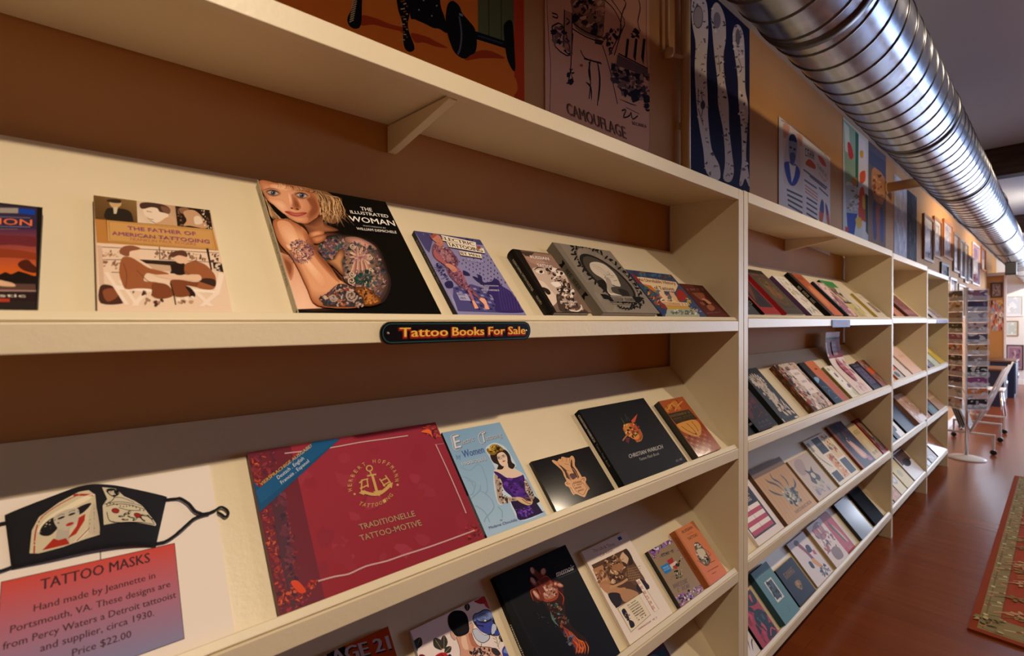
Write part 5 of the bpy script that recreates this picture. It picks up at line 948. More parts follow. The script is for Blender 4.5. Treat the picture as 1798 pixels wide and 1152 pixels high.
def a_life(A):
    A.poly(Q(57, 310, 456, 118, 895, 874, 505, 1166), '#f0e2d4')
    A.poly(Q(385, 180, 415, 165, 432, 192, 402, 208), '#1c4a90'); A.text('The Life & Times', (168, 318), (366, 248), (154, 288), '#b06a64', .0); A.text('Cliff Raven', (232, 358), (350, 304), (222, 334), '#b06a64', .0)
    A.poly(Q(148, 432, 470, 278, 685, 645, 375, 830), '#5a3c2a')
    A.poly(Q(160, 470, 250, 430, 330, 600, 230, 640, 200, 560), '#b8845c'); A.splat(Q(180, 480, 250, 450, 300, 560, 220, 600), 24, 18, ['#8a5a3c', '#d0a078', '#6a4430'], 100)
    A.splat(Q(240, 400, 400, 330, 480, 520, 340, 600), 90, 24, ['#c89a70', '#3a2418', '#8a6040', '#e0bc94', '#5a3c28'], 101); A.blob(Q(340, 440, 420, 420, 450, 450, 400, 480, 350, 480), '#a87650')
    A.blob(Q(410, 360, 440, 310, 480, 320, 490, 370, 470, 430, 440, 435, 430, 400), '#d8b894'); A.blob(Q(440, 310, 480, 290, 530, 380, 520, 430, 490, 440, 490, 370), '#3a261a'); A.blob(Q(430, 400, 470, 420, 480, 450, 445, 440), '#4a2e20'); A.line(Q(425, 385, 445, 372), .001, '#2a1810')
    A.blob(Q(470, 460, 540, 430, 600, 500, 640, 580, 560, 620, 490, 560), '#6a4a34'); A.lines([[(480 + i * 18, 440 + i * 14), (500 + i * 20, 560 + i * 8)] for i in range(8)] + [[(480, 470 + i * 22), (600, 440 + i * 24)] for i in range(6)], .0011, '#a88460', sm=False)
    A.blob(Q(230, 620, 320, 610, 400, 640, 460, 640, 470, 690, 380, 700, 290, 690), '#c08c64'); A.line(Q(320, 640, 420, 600, 480, 560), .0062, '#c89a70'); A.blob(Q(300, 700, 400, 690, 430, 760, 375, 820), '#2a2028'); A.blob(Q(410, 680, 480, 650, 580, 690, 540, 740, 450, 770), '#b88a64'); A.blob(Q(590, 560, 650, 590, 680, 640, 600, 680, 560, 640), '#2a2430')
    A.poly(Q(552, 570, 590, 555, 768, 838, 728, 862), '#f2e4d4'); A.line(Q(552, 570, 590, 555, 768, 838, 728, 862), .0010, '#2a2422', sm=False, closed=True)
    for i in range(6): A.scrib((580 + i * 26, 612 + i * 46), (606 + i * 26, 600 + i * 46), (566 + i * 26, 584 + i * 46), '#c04a44', 2, 20 + i)
    A.poly(Q(388, 832, 582, 702, 692, 888, 512, 1048), '#ecdcc0'); A.line(Q(388, 832, 582, 702, 692, 888, 512, 1048), .0010, '#2a2422', sm=False, closed=True)
    A.blob(Q(425, 850, 450, 832, 480, 880, 500, 950, 470, 930, 440, 890), '#232030'); A.blob(Q(490, 940, 530, 950, 545, 990, 510, 1010), '#232030'); A.splat(Q(440, 870, 480, 860, 520, 940, 480, 940), 10, 12, ['#8a7a70', '#232030'], 102)
    for i in range(8): A.scrib((480 + i * 14, 812 + i * 19), (572 + i * 12, 752 + i * 20), (474 + i * 14, 802 + i * 19), '#2a2422', 8 - (i == 7) * 3, 30 + i)
    A.scrib((580, 1030), (752, 915), (574, 1018), '#c08070', 18, 44)
book('white paperback with a brown photograph of a man tattooing, third shelf', 3, 1, -.625, .215, .257, .012, a_life, '#e0d2c4', m=M_SATIN, quad=Q(57, 310, 456, 118, 895, 874, 505, 1166))

def a_spark(A):
    A.poly(Q(666, 305, 886, 183, 1183, 659, 970, 819), '#a08a70')
    gl = ['#b060c8', '#6a4a98', '#e8d8f8', '#4a3a6a', '#8a50a8', '#d0a0e0', '#2c2840', '#60a0d0']
    A.splat(Q(670, 305, 760, 255, 790, 290, 720, 370), 44, 12, gl, 110, 1.5); A.splat(Q(760, 250, 886, 185, 900, 215, 800, 275), 34, 12, gl, 111, 1.5); A.splat(Q(920, 720, 1060, 660, 1170, 600, 1180, 660, 975, 815, 940, 760), 80, 13, gl, 112, 1.5); A.splat(Q(900, 215, 1000, 380, 990, 400, 890, 240), 8, 8, gl, 113)
    A.line(Q(778, 362, 800, 330, 850, 320, 900, 290), .0012, '#3a3038'); A.scrib((800, 356), (910, 312), (788, 330), '#3a3038', 6, 50)
    A.poly(Q(842, 392, 890, 358, 905, 400, 870, 440), '#b03a3a'); A.poly(Q(865, 430, 925, 392, 935, 408, 890, 470), '#e0cfc0'); A.poly(Q(890, 448, 950, 412, 930, 470), '#b83a38'); A.splat(Q(900, 490, 980, 460, 1000, 550, 930, 570), 24, 11, ['#1c1a1c', '#efe6da', '#3a5a3a'], 114); A.splat(Q(920, 380, 960, 390, 950, 450, 910, 420), 8, 14, ['#24402c', '#1c1a1c'], 115)
    A.scrib((905, 650), (1040, 590), (895, 610), '#7a6a78', 8, 51); A.scrib((945, 680), (1060, 630), (938, 648), '#7a6a78', 6, 52); A.line(Q(880, 570, 900, 530, 950, 540, 1000, 500), .0010, '#8a7a70')
    A.poly(Q(782, 448, 850, 408, 884, 482, 832, 515), '#2a86d0'); A.scrib((810, 470), (862, 446), (802, 456), '#a8d0f0', 5, 53); A.scrib((818, 490), (872, 464), (812, 478), '#a8d0f0', 5, 54)
book('small sparkly glitter edged book with a blue price sticker', 3, 1, -.368, .144, .174, .016, a_spark, '#6a5a50', spine='#141214', m=M_GLOSS, quad=Q(666, 305, 886, 183, 1183, 659, 970, 819), page=mat('cream_board', '#c8a880', .7))

def a_russ(A):
    A.poly(Q(912, 116, 1083, 23, 1399, 502, 1235, 626), ['#d4885e', '#dc8a60', '#e28c6e', '#d8806a'])
    ink = '#3c342e'
    A.text('RUSSIAN', (990, 142), (1082, 92), (976, 118), ink, .012); A.text('CRIMINAL', (1030, 156), (1084, 128), (1026, 148), '#6a5044'); A.text('TATTOO', (1042, 206), (1126, 160), (1028, 182), ink, .012)
    A.blob(Q(1090, 240, 1120, 220, 1150, 240, 1190, 290, 1220, 340, 1245, 390, 1215, 440, 1170, 420, 1130, 370, 1110, 310), '#6a625a'); A.splat(Q(1100, 240, 1150, 240, 1230, 360, 1210, 430, 1130, 380), 60, 16, ['#e8dcc8', '#2a2624', '#8a8278', '#c8bcaa'], 116); A.blob(Q(1120, 300, 1170, 280, 1200, 330, 1150, 360), '#d8ccb8'); A.lines([Q(1190, 280, 1245, 330, 1220, 350), Q(1240, 410, 1285, 388), Q(1120, 390, 1160, 410, 1200, 440)], .0014, ink)
    A.scrib((1216, 500), (1322, 440), (1210, 490), '#9a5a48', 15, 60); A.scrib((1258, 518), (1308, 488), (1254, 508), '#9a5a48', 6, 61)
    A.poly(Q(912, 116, 925, 110, 1250, 616, 1235, 626), '#c87a52')
book('thick salmon orange hardback of russian tattoo drawings', 3, 1, -.201, .127, .189, .026, a_russ, '#c87a52', spine='#b0683f', spine_art=lambda S: S.scrib((.1, .4), (.7, .4), (.1, .62), '#8a4a2c', 24, 62), hard=True, m=M_MATTE, quad=Q(912, 116, 1083, 23, 1399, 502, 1235, 626))
def a_e1(A):
    A.poly([(0, 1), (1, 1), (1, 0), (0, 0)], '#2c4a5c'); A.rect(0, .9, 1, 1, '#5a2030'); A.rect(.93, 0, 1, 1, '#5a2030'); A.blob([(.2, .85), (.6, .9), (.8, .7), (.5, .5), (.2, .6)], '#4a7a88'); A.splat([(.1, .2), (.9, .2), (.9, .8), (.1, .8)], 26, .06, ['#20344a', '#6a8a90', '#8a3a40'], 63)
book('teal covered book peeping out below the third shelf, bottom edge of the nearest bay', 4, 1, -.395, .17, .235, .014, a_e1, '#3a2028', m=M_SATIN)
# ---------------------------------------------------------------- second bay
Art.dy = 1
FULL = [(0, 0), (1, 0), (1, 1), (0, 1)]
def bg(A, *c):
    A.poly(FULL, list(c) if len(c) == 4 else c[0])
def frame_(A, c, d=.05, w_=.002): A.line([(d, d), (1 - d, d), (1 - d, 1 - d), (d, 1 - d)], w_, c, sm=False, closed=True)
def sc(A, x0, x1, y, h, c, n, seed): A.scrib((x0, y), (x1, y), (x0, y + h), c, n, seed)
S2 = 1
def f0(A): bg(A, '#4a4c52'); A.rect(.0, .45, 1, .62, '#b0442c'); A.rect(.1, .7, .9, .9, '#2a2c34'); sc(A, .2, .8, .2, .1, '#8a8a90', 6, 1)
book('grey book with an orange stripe, half hidden behind the double post', 1, 2, .081, .15, .16, .014, f0, '#3c3e46')
def f1(A): bg(A, '#a83434'); A.rect(.1, .16, .93, .92, '#33302f'); A.blob([(.2, .3), (.5, .5), (.8, .75), (.6, .78), (.3, .55)], '#6a4438'); A.blob([(.4, .3), (.8, .25), (.85, .6), (.7, .5)], '#2a2838'); A.lines([[(.2, .8), (.5, .6), (.85, .3)], [(.15, .6), (.5, .4)]], .002, '#8a5a40'); A.rect(.3, .8, .7, .86, '#8a938a')
book('red bordered book with a dark picture panel, near the double post on the top shelf', 1, 2, .25, .165, .235, .022, f1, '#8e2a2c', spine='#141012', spine_art=lambda S: (S.rect(0, 0, .55, 1, '#9a2c30'), S.scrib((.6, .3), (.75, .3), (.6, .7), '#c8c0b8', 5, 2)))
def f2(A): bg(A, '#4c443a'); A.rect(0, .9, 1, 1, '#2c2620'); sc(A, .2, .85, .84, .05, '#9a4a40', 8, 3); frame_(A, '#7a6a4c', .1, .003); A.blob([(.2, .2), (.8, .2), (.85, .5), (.8, .76), (.5, .8), (.2, .76), (.15, .5)], '#5c4a34'); A.blob([(.3, .35), (.7, .35), (.72, .6), (.5, .7), (.3, .6)], '#7a5a38'); A.splat([(.25, .3), (.75, .3), (.75, .7), (.25, .7)], 30, .06, ['#8a6a40', '#4a3828', '#8a4a38'], 4); A.line([(.5 + .33 * math.cos(g), .5 + .3 * math.sin(g)) for g in [i * .4 for i in range(16)]], .002, '#8a7448', closed=True)
book('brown book with an ornate oval panel and a red spine, second bay top shelf', 1, 2, .47, .2, .275, .026, f2, '#3c342c', spine='#a8242e')
def f3(A): bg(A, '#ece4d6'); sc(A, .25, .8, .9, .05, '#a8a4a8', 7, 5); A.splat([(.1, .05), (.95, .05), (.95, .85), (.1, .85)], 70, .055, ['#c8c890', '#8aa0b8', '#b88a80', '#d8d0a8', '#7a8898', '#e0b0a0'], 6, 1.6)
book('white book with small pastel drawings and a purple spine', 1, 2, .79, .155, .262, .02, f3, '#ece4d6', spine='#64487e')
def f4(A): bg(A, '#c8683e', '#d4724a', '#b85a34', '#a84a2c'); A.rect(0, 0, .25, 1, '#34281e'); A.blob([(.5, .2), (.8, .3), (.85, .6), (.6, .7), (.4, .5)], '#d88a5c'); sc(A, .35, .9, .85, .06, '#6a3420', 7, 7)
book('orange book with a black spine lettered in white', 1, 2, 1.06, .2, .305, .024, f4, '#a8502e', spine='#151312', spine_art=lambda S: S.scrib((.3, .25), (.7, .25), (.3, .7), '#c8c0b4', 14, 8), hard=True)
def f5(A): bg(A, '#dcb4ac'); A.blob([(.1, .1), (.6, .1), (.9, .3), (.8, .6), (.4, .5)], '#a87080'); A.blob([(.2, .5), (.7, .6), (.9, .9), (.3, .9)], '#ecd0c4'); A.splat(FULL, 30, .09, ['#c8888c', '#8a4a58', '#f0dcd4', '#5a3440'], 9); A.rect(0, 0, .1, 1, '#22303e')
book('pink patterned book with a dark navy spine', 1, 2, 1.36, .19, .262, .022, f5, '#8a6068', spine='#1c2632', hard=True)
def f6(A): bg(A, '#d8cdb4'); A.poly([(0, .82), (1, .82), (1, 1), (0, 1)], '#3a9450'); A.line([(.1, .9), (.9, .93)], .004, '#2a7a3c'); A.rect(.0, .4, .6, .82, '#8a7458'); A.splat([(0, .42), (.6, .42), (.6, .8), (0, .8)], 24, .09, ['#c8b090', '#4a3a30', '#e0d0b4'], 10); A.rect(0, .36, .7, .4, '#2a2420'); A.rect(.1, 0, 1, .36, '#d0bc6c'); A.splat([(.1, .02), (.95, .02), (.95, .34), (.1, .34)], 24, .07, ['#b8a890', '#98907c', '#e8e0d0'], 11)
book('pale book with a green band across the top of its cover', 1, 2, 1.57, .26, .30, .014, f6, '#b8a890', spine='#241c18')
def f7(A): bg(A, '#dccfb8'); A.rect(.42, .2, .85, .62, '#8a7a68'); A.splat([(.45, .24), (.82, .24), (.82, .58), (.45, .58)], 18, .06, ['#5a4a40', '#b0a088'], 12); sc(A, .2, .8, .8, .06, '#c0b4a0', 8, 13)
book('cream book with a small framed picture, last on the top shelf of the second bay', 1, 2, 2.03, .245, .215, .014, f7, '#d8cab0', spine='#c0a848')

def g0(A): bg(A, '#16181e')
book('dark sliver of a book beside the double post on the second shelf', 2, 2, .081, .09, .15, .018, g0, '#16181e', spine='#0d0d10')
def g1(A): bg(A, '#1d1c2a'); A.splat([(.05, .35), (.9, .3), (.9, .95), (.05, .95)], 60, .09, ['#5a2028', '#3a1c28', '#282438', '#6a2c30'], 14); A.lines([[(.2, .5), (.5, .6), (.7, .8)], [(.4, .3), (.7, .4), (.8, .6)]], .0025, '#7a2c34'); sc(A, .25, .8, .14, .06, '#5a5c6a', 8, 15); sc(A, .15, .85, .06, .04, '#5a5c6a', 12, 16)
book('black and dark red thick book with gilt page edges', 2, 2, .185, .18, .17, .03, g1, '#15141c', spine='#0b0b0d', spine_art=lambda S: (S.rect(.75, .1, .8, .9, '#8a8a8a'),), hard=True, page=mat('gilt_edge', '#b89a5c', .45))
def g2(A):
    bg(A, '#343c48'); A.rect(0, .88, 1, 1, '#23282f'); sc(A, .1, .7, .82, .04, '#9aa0a4', 8, 17)
    c = '#c9bdb0'
    A.blob([(.35, .5), (.6, .48), (.68, .58), (.6, .68), (.36, .68), (.3, .6)], c); A.blob([(.3, .34), (.55, .3), (.72, .4), (.66, .5), (.42, .52)], c); A.blob([(.2, .68), (.6, .64), (.75, .74), (.5, .8), (.25, .8)], c)
    for i in range(16): g = i / 16 * 2 * PI; A.ell(.46 + .3 * math.cos(g), .74 + .11 * math.sin(g), .06, .03, c, g, 10)
    for i in range(14): A.ell(.3 + .045 * i, .2 + .1 * math.sin(i * 1.3), .07, .035, c, i * .7, 10)
    for i in range(8): A.ell(.22 + .07 * i, .46 + .05 * math.cos(i * 2), .05, .03, c, i, 10)
    A.splat([(.25, .2), (.8, .2), (.75, .8), (.25, .8)], 46, .035, ['#343c48', '#8a8078', '#2a3038'], 18); A.ell(.48, .58, .09, .05, '#a89a8c'); sc(A, .2, .6, .05, .04, '#5a6878', 6, 19); A.rect(.03, 0, .08, .06, '#d8d4cc'); A.rect(.75, 0, .95, .03, '#e0d8cc')
book('dark slate book with a pale dragon design', 2, 2, .435, .175, .272, .026, g2, '#2c323a', spine='#1a1e24')
def g3(A):
    bg(A, '#d0bdb0'); A.splat(FULL, 200, .06, ['#f0e4dc', '#a8989a', '#3a3a48', '#c88a68', '#8a6a5c', '#b8a8a4', '#e8cabc', '#5a4a4c'], 20, 2.4)
    A.splat([(0, 0), (.2, 0), (.2, 1), (0, 1)], 40, .08, ['#6a3c28', '#2c2420', '#b07048', '#7a2420', '#8a7a58'], 21); A.ell(.1, .18, .07, .05, '#b02c2c'); A.ell(.12, .62, .06, .05, '#232020')
    for y0, y1 in ((.66, .84), (.48, .66), (.3, .48)): A.rect(.42 + (.84 - y1) * .12, y0, .86 + (.84 - y1) * .1, y1, '#f2e6e0'); sc(A, .52 + (.84 - y1) * .12, .78 + (.84 - y1) * .1, y0 + .06, .05, '#8a7c7c', 5, int(y0 * 50))
book('thick white collage book with a three line title label', 2, 2, .80, .265, .268, .03, g3, '#c8b4a4', spine='#6a4630', spine_art=lambda S: S.splat([(0, 0), (1, 0), (1, 1), (0, 1)], 60, .07, ['#a87048', '#2c2420', '#8a7a58', '#c89a78', '#b03030'], 22))
def g4(A): bg(A, '#c86c4a', '#b0584a', '#d8784c', '#e07a4c'); A.poly([(0, 0), (.52, 0), (.5, .4), (.42, .62), (0, .62)], ['#20364e', '#2a4866', '#3a5c80', '#28405a', '#1c2c40']); A.rect(0, .6, .38, 1, '#2a2730'); A.blob([(.06, .5), (.2, .52), (.36, .58), (.3, .62), (.1, .62)], '#8ab0d8'); A.lines([[(.1, .2), (.3, .3), (.48, .2)], [(.1, .4), (.4, .35)], [(.2, .1), (.45, .12)]], .003, '#6a86a4'); A.rect(.62, .78, .8, .82, '#8a3a28')
book('orange and navy book with a blue night picture', 2, 2, 1.16, .23, .265, .016, g4, '#20283a', spine='#1c1c24')
def g5(A): bg(A, '#efe8d8'); A.blob([(.2, .3), (.5, .2), (.6, .6), (.4, .85), (.15, .8)], '#fbf8f2'); A.blob([(.3, .66), (.42, .62), (.46, .74), (.36, .78)], '#8a6a70'); A.ell(.42, .5, .04, .03, '#5a7060'); A.blob([(.45, .3), (.6, .26), (.7, .34), (.58, .4)], '#7a6a86'); A.blob([(.4, .05), (.9, .02), (.95, .2), (.6, .25)], '#ccd0b4'); A.ell(.2, .9, .1, .05, '#b8b098')
book('white booklet with an olive green spine', 2, 2, 1.455, .2, .215, .016, g5, '#ece4d2', spine='#8a8044', spine_art=lambda S: S.scrib((.15, .2), (.85, .2), (.15, .75), '#5a5228', 14, 24))
def g7(A): bg(A, '#2a2c44'); A.rect(.12, .2, .9, .82, '#56557a'); A.splat([(.14, .22), (.88, .22), (.88, .8), (.14, .8)], 60, .07, ['#7a7898', '#3a3a5a', '#6a6484', '#8a86a0'], 25); sc(A, .2, .85, .88, .05, '#8a8a9a', 7, 26); A.rect(.5, .04, .9, .18, '#1a2034')
book('dark blue book with a grey violet patterned panel', 2, 2, 1.935, .185, .2, .014, g7, '#22243a', spine='#1c1e2c')
def g8(A): bg(A, '#8a5a50'); A.splat(FULL, 40, .13, ['#6a3a34', '#b08070', '#4a3434', '#8a5a78', '#a89088'], 27); A.poly([(.2, .45), (1, .5), (1, .72), (.25, .68)], '#d8602c')
book('small red and orange book, last on the second shelf of the second bay', 2, 2, 2.122, .165, .21, .018, g8, '#7a4440', spine='#6a1c1c')
# tall brochure leaning past the top of the shelf and curling upright
bro = thing('brochure', 'tall curling pink brochure leaning past the top of the second shelf', 'brochure', on_shelf(2, 2, 1.60, .0165, .018), (ANG, 0, 0))
A = Art(.28, .40, .001); ny = 30
for i in range(ny):
    y0, y1 = i / ny, (i + 1) / ny; t = (y0 + y1) / 2
    base = '#efdcd6' if t < .62 else ('#8c3440' if t < .9 else ('#3a2634' if t < .94 else '#cfc4c8'))
    A.rect(0, y0, 1, y1, base); A.z -= A.step
A.up()
for i in range(ny):
    y0, y1 = i / ny, (i + 1) / ny; t = (y0 + y1) / 2
    if t < .62 and t > .2:
        c = .42 + .1 * math.sin(t * 5); wd = .16 * math.sin((t - .2) / .42 * PI) ** .6; A.poly([(c - wd, y0), (c + wd, y0), (c + wd, y1), (c - wd, y1)], ['#a8506a', '#b8607a', '#c88090'][i % 3]); A.z -= A.step
    if t > .66 and t < .88: A.poly([(.35, y0), (.65, y0), (.65, y1), (.35, y1)], ['#a08084', '#8a6a72'][i % 2]); A.poly([(0, y0), (.08, y0), (.08, y1), (0, y1)], '#d8c8c8')
A.splat([(.1, .05), (.9, .05), (.9, .2), (.1, .2)], 10, .04, ['#c08098', '#d8a0b0', '#e8c4b8'], 28); A.splat([(.5, .3), (.95, .3), (.95, .6), (.6, .6)], 10, .05, ['#d8a89c', '#c890a0'], 29)
def bro_bend(x, y, z): k = max(0., y - .17); return (x + .5 * k * k, y - .3 * k * k, z + 1.9 * k * k + .006 * math.sin(x / .28 * PI))
ob = A.build('folded_sheet', M_SATIN, bro, bend=bro_bend)
mb = MB(); vs_ = [bro_bend(.28 * i, .40 * j / 24, q) for q in (0, .0009) for j in range(25) for i in (0, 1)]
fs_ = []
for j in range(24):
    a = 2 * j; fs_ += [(a, a + 2, a + 3, a + 1), (50 + a, 50 + a + 1, 50 + a + 3, 50 + a + 2), (a, 50 + a, 50 + a + 2, a + 2), (a + 1, a + 3, 50 + a + 3, 50 + a + 1)]
fs_ += [(0, 1, 51, 50), (48, 98, 99, 49)]
MB().add(vs_, fs_).build('backing_sheet', mat('pale_brochure_paper', '#d8ccc8', .5), bro)

def h0(A):
    bg(A, '#e8ddd8'); A.rect(.02, .12, .86, .9, '#3c3242'); A.rect(.05, .62, .8, .86, '#2c2834'); sc(A, .2, .75, .76, .06, '#b8a8a8', 5, 30); sc(A, .15, .7, .66, .07, '#c8bcb8', 6, 31)
    for i in range(6): A.rect(.05, .15 + i * .075, .8, .15 + (i + 1) * .075, '#b8455c' if i % 2 == 0 else '#f0e4de')
    A.line([(.42, .15), (.42, .6)], .002, '#5a3a48', sm=False)
book('white bordered book with a red and white striped flag panel', 3, 2, .215, .255, .222, .012, h0, '#e0d4ce')
def h1(A):
    bg(A, '#c9a070', '#d0a878', '#b98e60', '#c09668'); A.lines([[(.05 + i * .09, .02), (.1 + i * .09, .5), (.03 + i * .09, .98)] for i in range(11)], .002, '#a67c50'); A.rect(0, .84, 1, 1, '#7a6250')
    c = '#4c5258'; A.blob([(.45, .2), (.62, .16), (.72, .26), (.74, .4), (.62, .5), (.48, .48), (.36, .4), (.38, .28)], '#a8a08c'); A.splat([(.4, .18), (.72, .18), (.74, .46), (.4, .48)], 60, .04, [c, '#2c3238', '#d0c4a8', '#6a6a68'], 32)
    for P in ([(.46, .46), (.4, .6), (.28, .7), (.24, .78)], [(.52, .5), (.5, .62), (.42, .72), (.46, .82)], [(.66, .48), (.7, .6), (.66, .72)], [(.36, .4), (.22, .5), (.14, .6)], [(.72, .4), (.86, .46), (.9, .56)]): A.line(P, .012, c, taper=True)
    sc(A, .35, .9, .06, .05, '#7a5c40', 10, 33)
book('tan wood patterned book with a leaping grey creature', 3, 2, .495, .365, .25, .02, h1, '#b08a60', spine='#6a5040')
def h2(A): bg(A, '#cbbcae', '#c4b4a4', '#b8a8a0', '#c8b0a0'); A.blob([(.15, .6), (.4, .62), (.55, .9), (.3, .95), (.1, .8)], '#a89690'); A.blob([(.3, .4), (.42, .3), (.5, .4), (.62, .3), (.74, .42), (.64, .55), (.7, .68), (.52, .6), (.36, .68), (.4, .54)], '#4a4a4a'); A.ell(.52, .49, .08, .07, '#c8c0b4'); A.splat([(.2, .08), (.8, .08), (.7, .3), (.2, .3)], 22, .07, ['#a898b0', '#8a80a0', '#b8b0a4', '#a4a88c'], 34)
book('pale tan book with a dark knot shaped emblem', 3, 2, .91, .28, .214, .012, h2, '#bcaa9a', spine='#8a6a48')
def h3(A):
    bg(A, '#ece0cc'); A.rect(.3, .62, .62, .97, '#2e3846'); sc(A, .36, .56, .8, .04, '#6a7684', 5, 35); A.rect(.66, .42, .97, .97, '#e0c090'); A.rect(.36, .06, .62, .58, '#d8b078'); A.rect(.02, .3, .3, .97, '#e4dac8'); A.rect(.06, .06, .32, .26, '#262a34'); A.rect(.68, .06, .97, .38, '#232732')
    A.splat([(.68, .45), (.95, .45), (.95, .94), (.68, .94)], 26, .05, ['#a85a34', '#8aa080', '#7a4a38', '#e8d0b0'], 36); A.splat([(.38, .1), (.6, .1), (.6, .55), (.38, .55)], 26, .05, ['#b8542c', '#d88a40', '#8a4428', '#efd0a0'], 37); A.line([(.06, .9), (.1, .6), (.22, .4), (.28, .34)], .008, '#3a4048', taper=True); A.rect(.04, .74, .14, .94, '#8a8a80')
    for i in range(22): A.ell(.012, .02 + i * .045, .012, .01, '#5a5450', 0, 8)
book('white book of many small flash panels with a wire spiral edge', 3, 2, 1.235, .36, .266, .014, h3, '#dccfba', spine='#8a7a68')
def h4(A): bg(A, '#262434', '#2a2a40', '#34283a', '#1c1a26'); A.rect(0, 0, .12, 1, '#8a4a30'); A.blob([(.35, .55), (.55, .5), (.6, .85), (.45, .95), (.3, .85)], '#181620'); A.blob([(.42, .2), (.62, .12), (.78, .16), (.72, .34), (.56, .56), (.46, .7), (.38, .6)], '#c89a88'); A.blob([(.5, .2), (.66, .18), (.6, .4), (.5, .5)], '#e0b4a0'); A.blob([(.66, .06), (.86, .04), (.84, .14), (.72, .16)], '#b05878'); A.splat([(.15, .5), (.9, .5), (.9, .95), (.15, .95)], 20, .08, ['#3a3850', '#4a2c30', '#1c1a24'], 38)
book('dark blue book with a pale pink figure and brown edge', 3, 2, 1.675, .285, .285, .016, h4, '#241c22', spine='#7a3c24')
def h5(A): bg(A, '#cdb27e'); sc(A, .2, .8, .7, .12, '#8a7440', 4, 39); A.blob([(.3, .2), (.7, .2), (.7, .5), (.3, .5)], '#d8c490'); sc(A, .25, .8, .1, .08, '#5a4a2c', 5, 40)
book('plain mustard yellow book on the third shelf of the second bay', 3, 2, 1.968, .175, .24, .014, h5, '#b89a60', spine='#a8884c')
def h6(A): bg(A, '#962222'); A.rect(.14, .08, .95, .94, '#3a3434'); A.splat([(.16, .1), (.92, .1), (.92, .92), (.16, .92)], 40, .12, ['#7a6a58', '#2a2626', '#a08a78', '#584a48', '#a05a5c'], 41); A.blob([(.4, .5), (.6, .45), (.7, .8), (.5, .85)], '#b09070')
book('red bordered book with a dark picture, last on the second bay third shelf', 3, 2, 2.158, .13, .255, .018, h6, '#7a1c1c', spine='#8e1e1e')

def i0(A): bg(A, '#ded6d4'); A.lines([[(.5, .2), (.7, .5), (.85, .75)], [(.6, .15), (.8, .4), (.95, .5)], [(.7, .1), (.85, .25), (.98, .3)]], .006, '#4a5460', taper=True)
book('white book with grey ink brush strokes at the foot of the double post', 4, 2, .081, .145, .15, .014, i0, '#d0c8c4')
def i1(A): bg(A, '#a83a4a'); A.blob([(.4, .8), (.9, .7), (1, .95), (.5, 1)], '#2a3038'); A.blob([(.1, .5), (.4, .6), (.35, .9), (.1, .9)], '#c44a58'); A.ell(.66, .42, .3, .2, '#26343e'); sc(A, .5, .85, .36, .12, '#4a6068', 3, 42); A.blob([(.5, .04), (.9, .02), (.95, .24), (.6, .22)], '#262c38'); A.splat([(.05, .05), (.95, .05), (.95, .95), (.05, .95)], 24, .12, ['#c04a5a', '#2c2a34', '#8a2c3c'], 43); A.line([(.6, .06), (.8, .16), (.92, .08)], .006, '#c44a58')
book('red and black patterned book on the bottom shelf by the double post', 4, 2, .235, .155, .172, .022, i1, '#2a1c20', spine='#131214', hard=True)
def i2(A): bg(A, '#5c8890'); sc(A, .2, .8, .86, .04, '#7fa4a8', 8, 44); A.rect(.28, .34, .72, .74, '#d8d8d4'); A.rect(.33, .38, .67, .71, '#3c4a50'); A.splat([(.34, .39), (.66, .39), (.66, .70), (.34, .70)], 34, .05, ['#6a7a7c', '#1c2428', '#8a9a98', '#4a5c60'], 45); A.line([(.55, .2), (.58, .14), (.53, .1)], .002, '#3a5a60')
book('thick teal hardback with a small framed picture', 4, 2, .45, .165, .213, .03, i2, '#4c757c', spine='#33525a', hard=True)
def i3(A): bg(A, '#14151e'); sc(A, .2, .85, .66, .16, '#8a6228', 6, 46); A.blob([(.42, .3), (.5, .24), (.58, .3), (.66, .42), (.56, .5), (.5, .46), (.44, .5), (.36, .42)], '#8a6a34'); A.splat([(.4, .28), (.6, .28), (.6, .46), (.4, .46)], 10, .04, ['#b08a48', '#3a2c18'], 47)
book('black book with gold lettering and a gold emblem', 4, 2, .66, .204, .16, .012, i3, '#101118')
def i4(A): bg(A, '#ddd4d6'); A.ell(.4, .9, .12, .06, '#3a3848'); A.blob([(.38, .84), (.5, .6), (.56, .3), (.66, .3), (.62, .6), (.5, .86)], '#8a4a58'); A.blob([(.6, .6), (.8, .58), (.82, .72), (.66, .74)], '#343850'); A.blob([(.48, .4), (.66, .2), (.74, .24), (.62, .46)], '#d89a58'); A.blob([(.3, .34), (.42, .3), (.44, .44), (.32, .46)], '#2c3448'); A.splat([(.5, .04), (.9, .06), (.9, .24), (.5, .22)], 24, .06, ['#5a6068', '#8a9098', '#3a3c44'], 48); A.poly([(.76, .5), (.88, .46), (.9, .56), (.8, .6)], '#b84a50')
book('white book with a dancing figure in red and orange', 4, 2, .895, .23, .21, .012, i4, '#cfc4c0', spine='#8a7850')
def i5(A): bg(A, '#e2d2cc'); A.blob([(.3, .6), (.7, .62), (.8, .92), (.5, .96), (.2, .86)], '#a87a80'); A.splat([(.1, .3), (.9, .3), (.9, .9), (.1, .9)], 60, .07, ['#b04a54', '#8a7078', '#f0e4de', '#6a4a54'], 49, 3); A.blob([(.3, .1), (.7, .06), (.8, .24), (.6, .34), (.3, .3)], '#8a7470')
book('white book with a red ornamental creature', 4, 2, 1.165, .212, .214, .02, i5, '#d0bfae', spine='#b8a484')
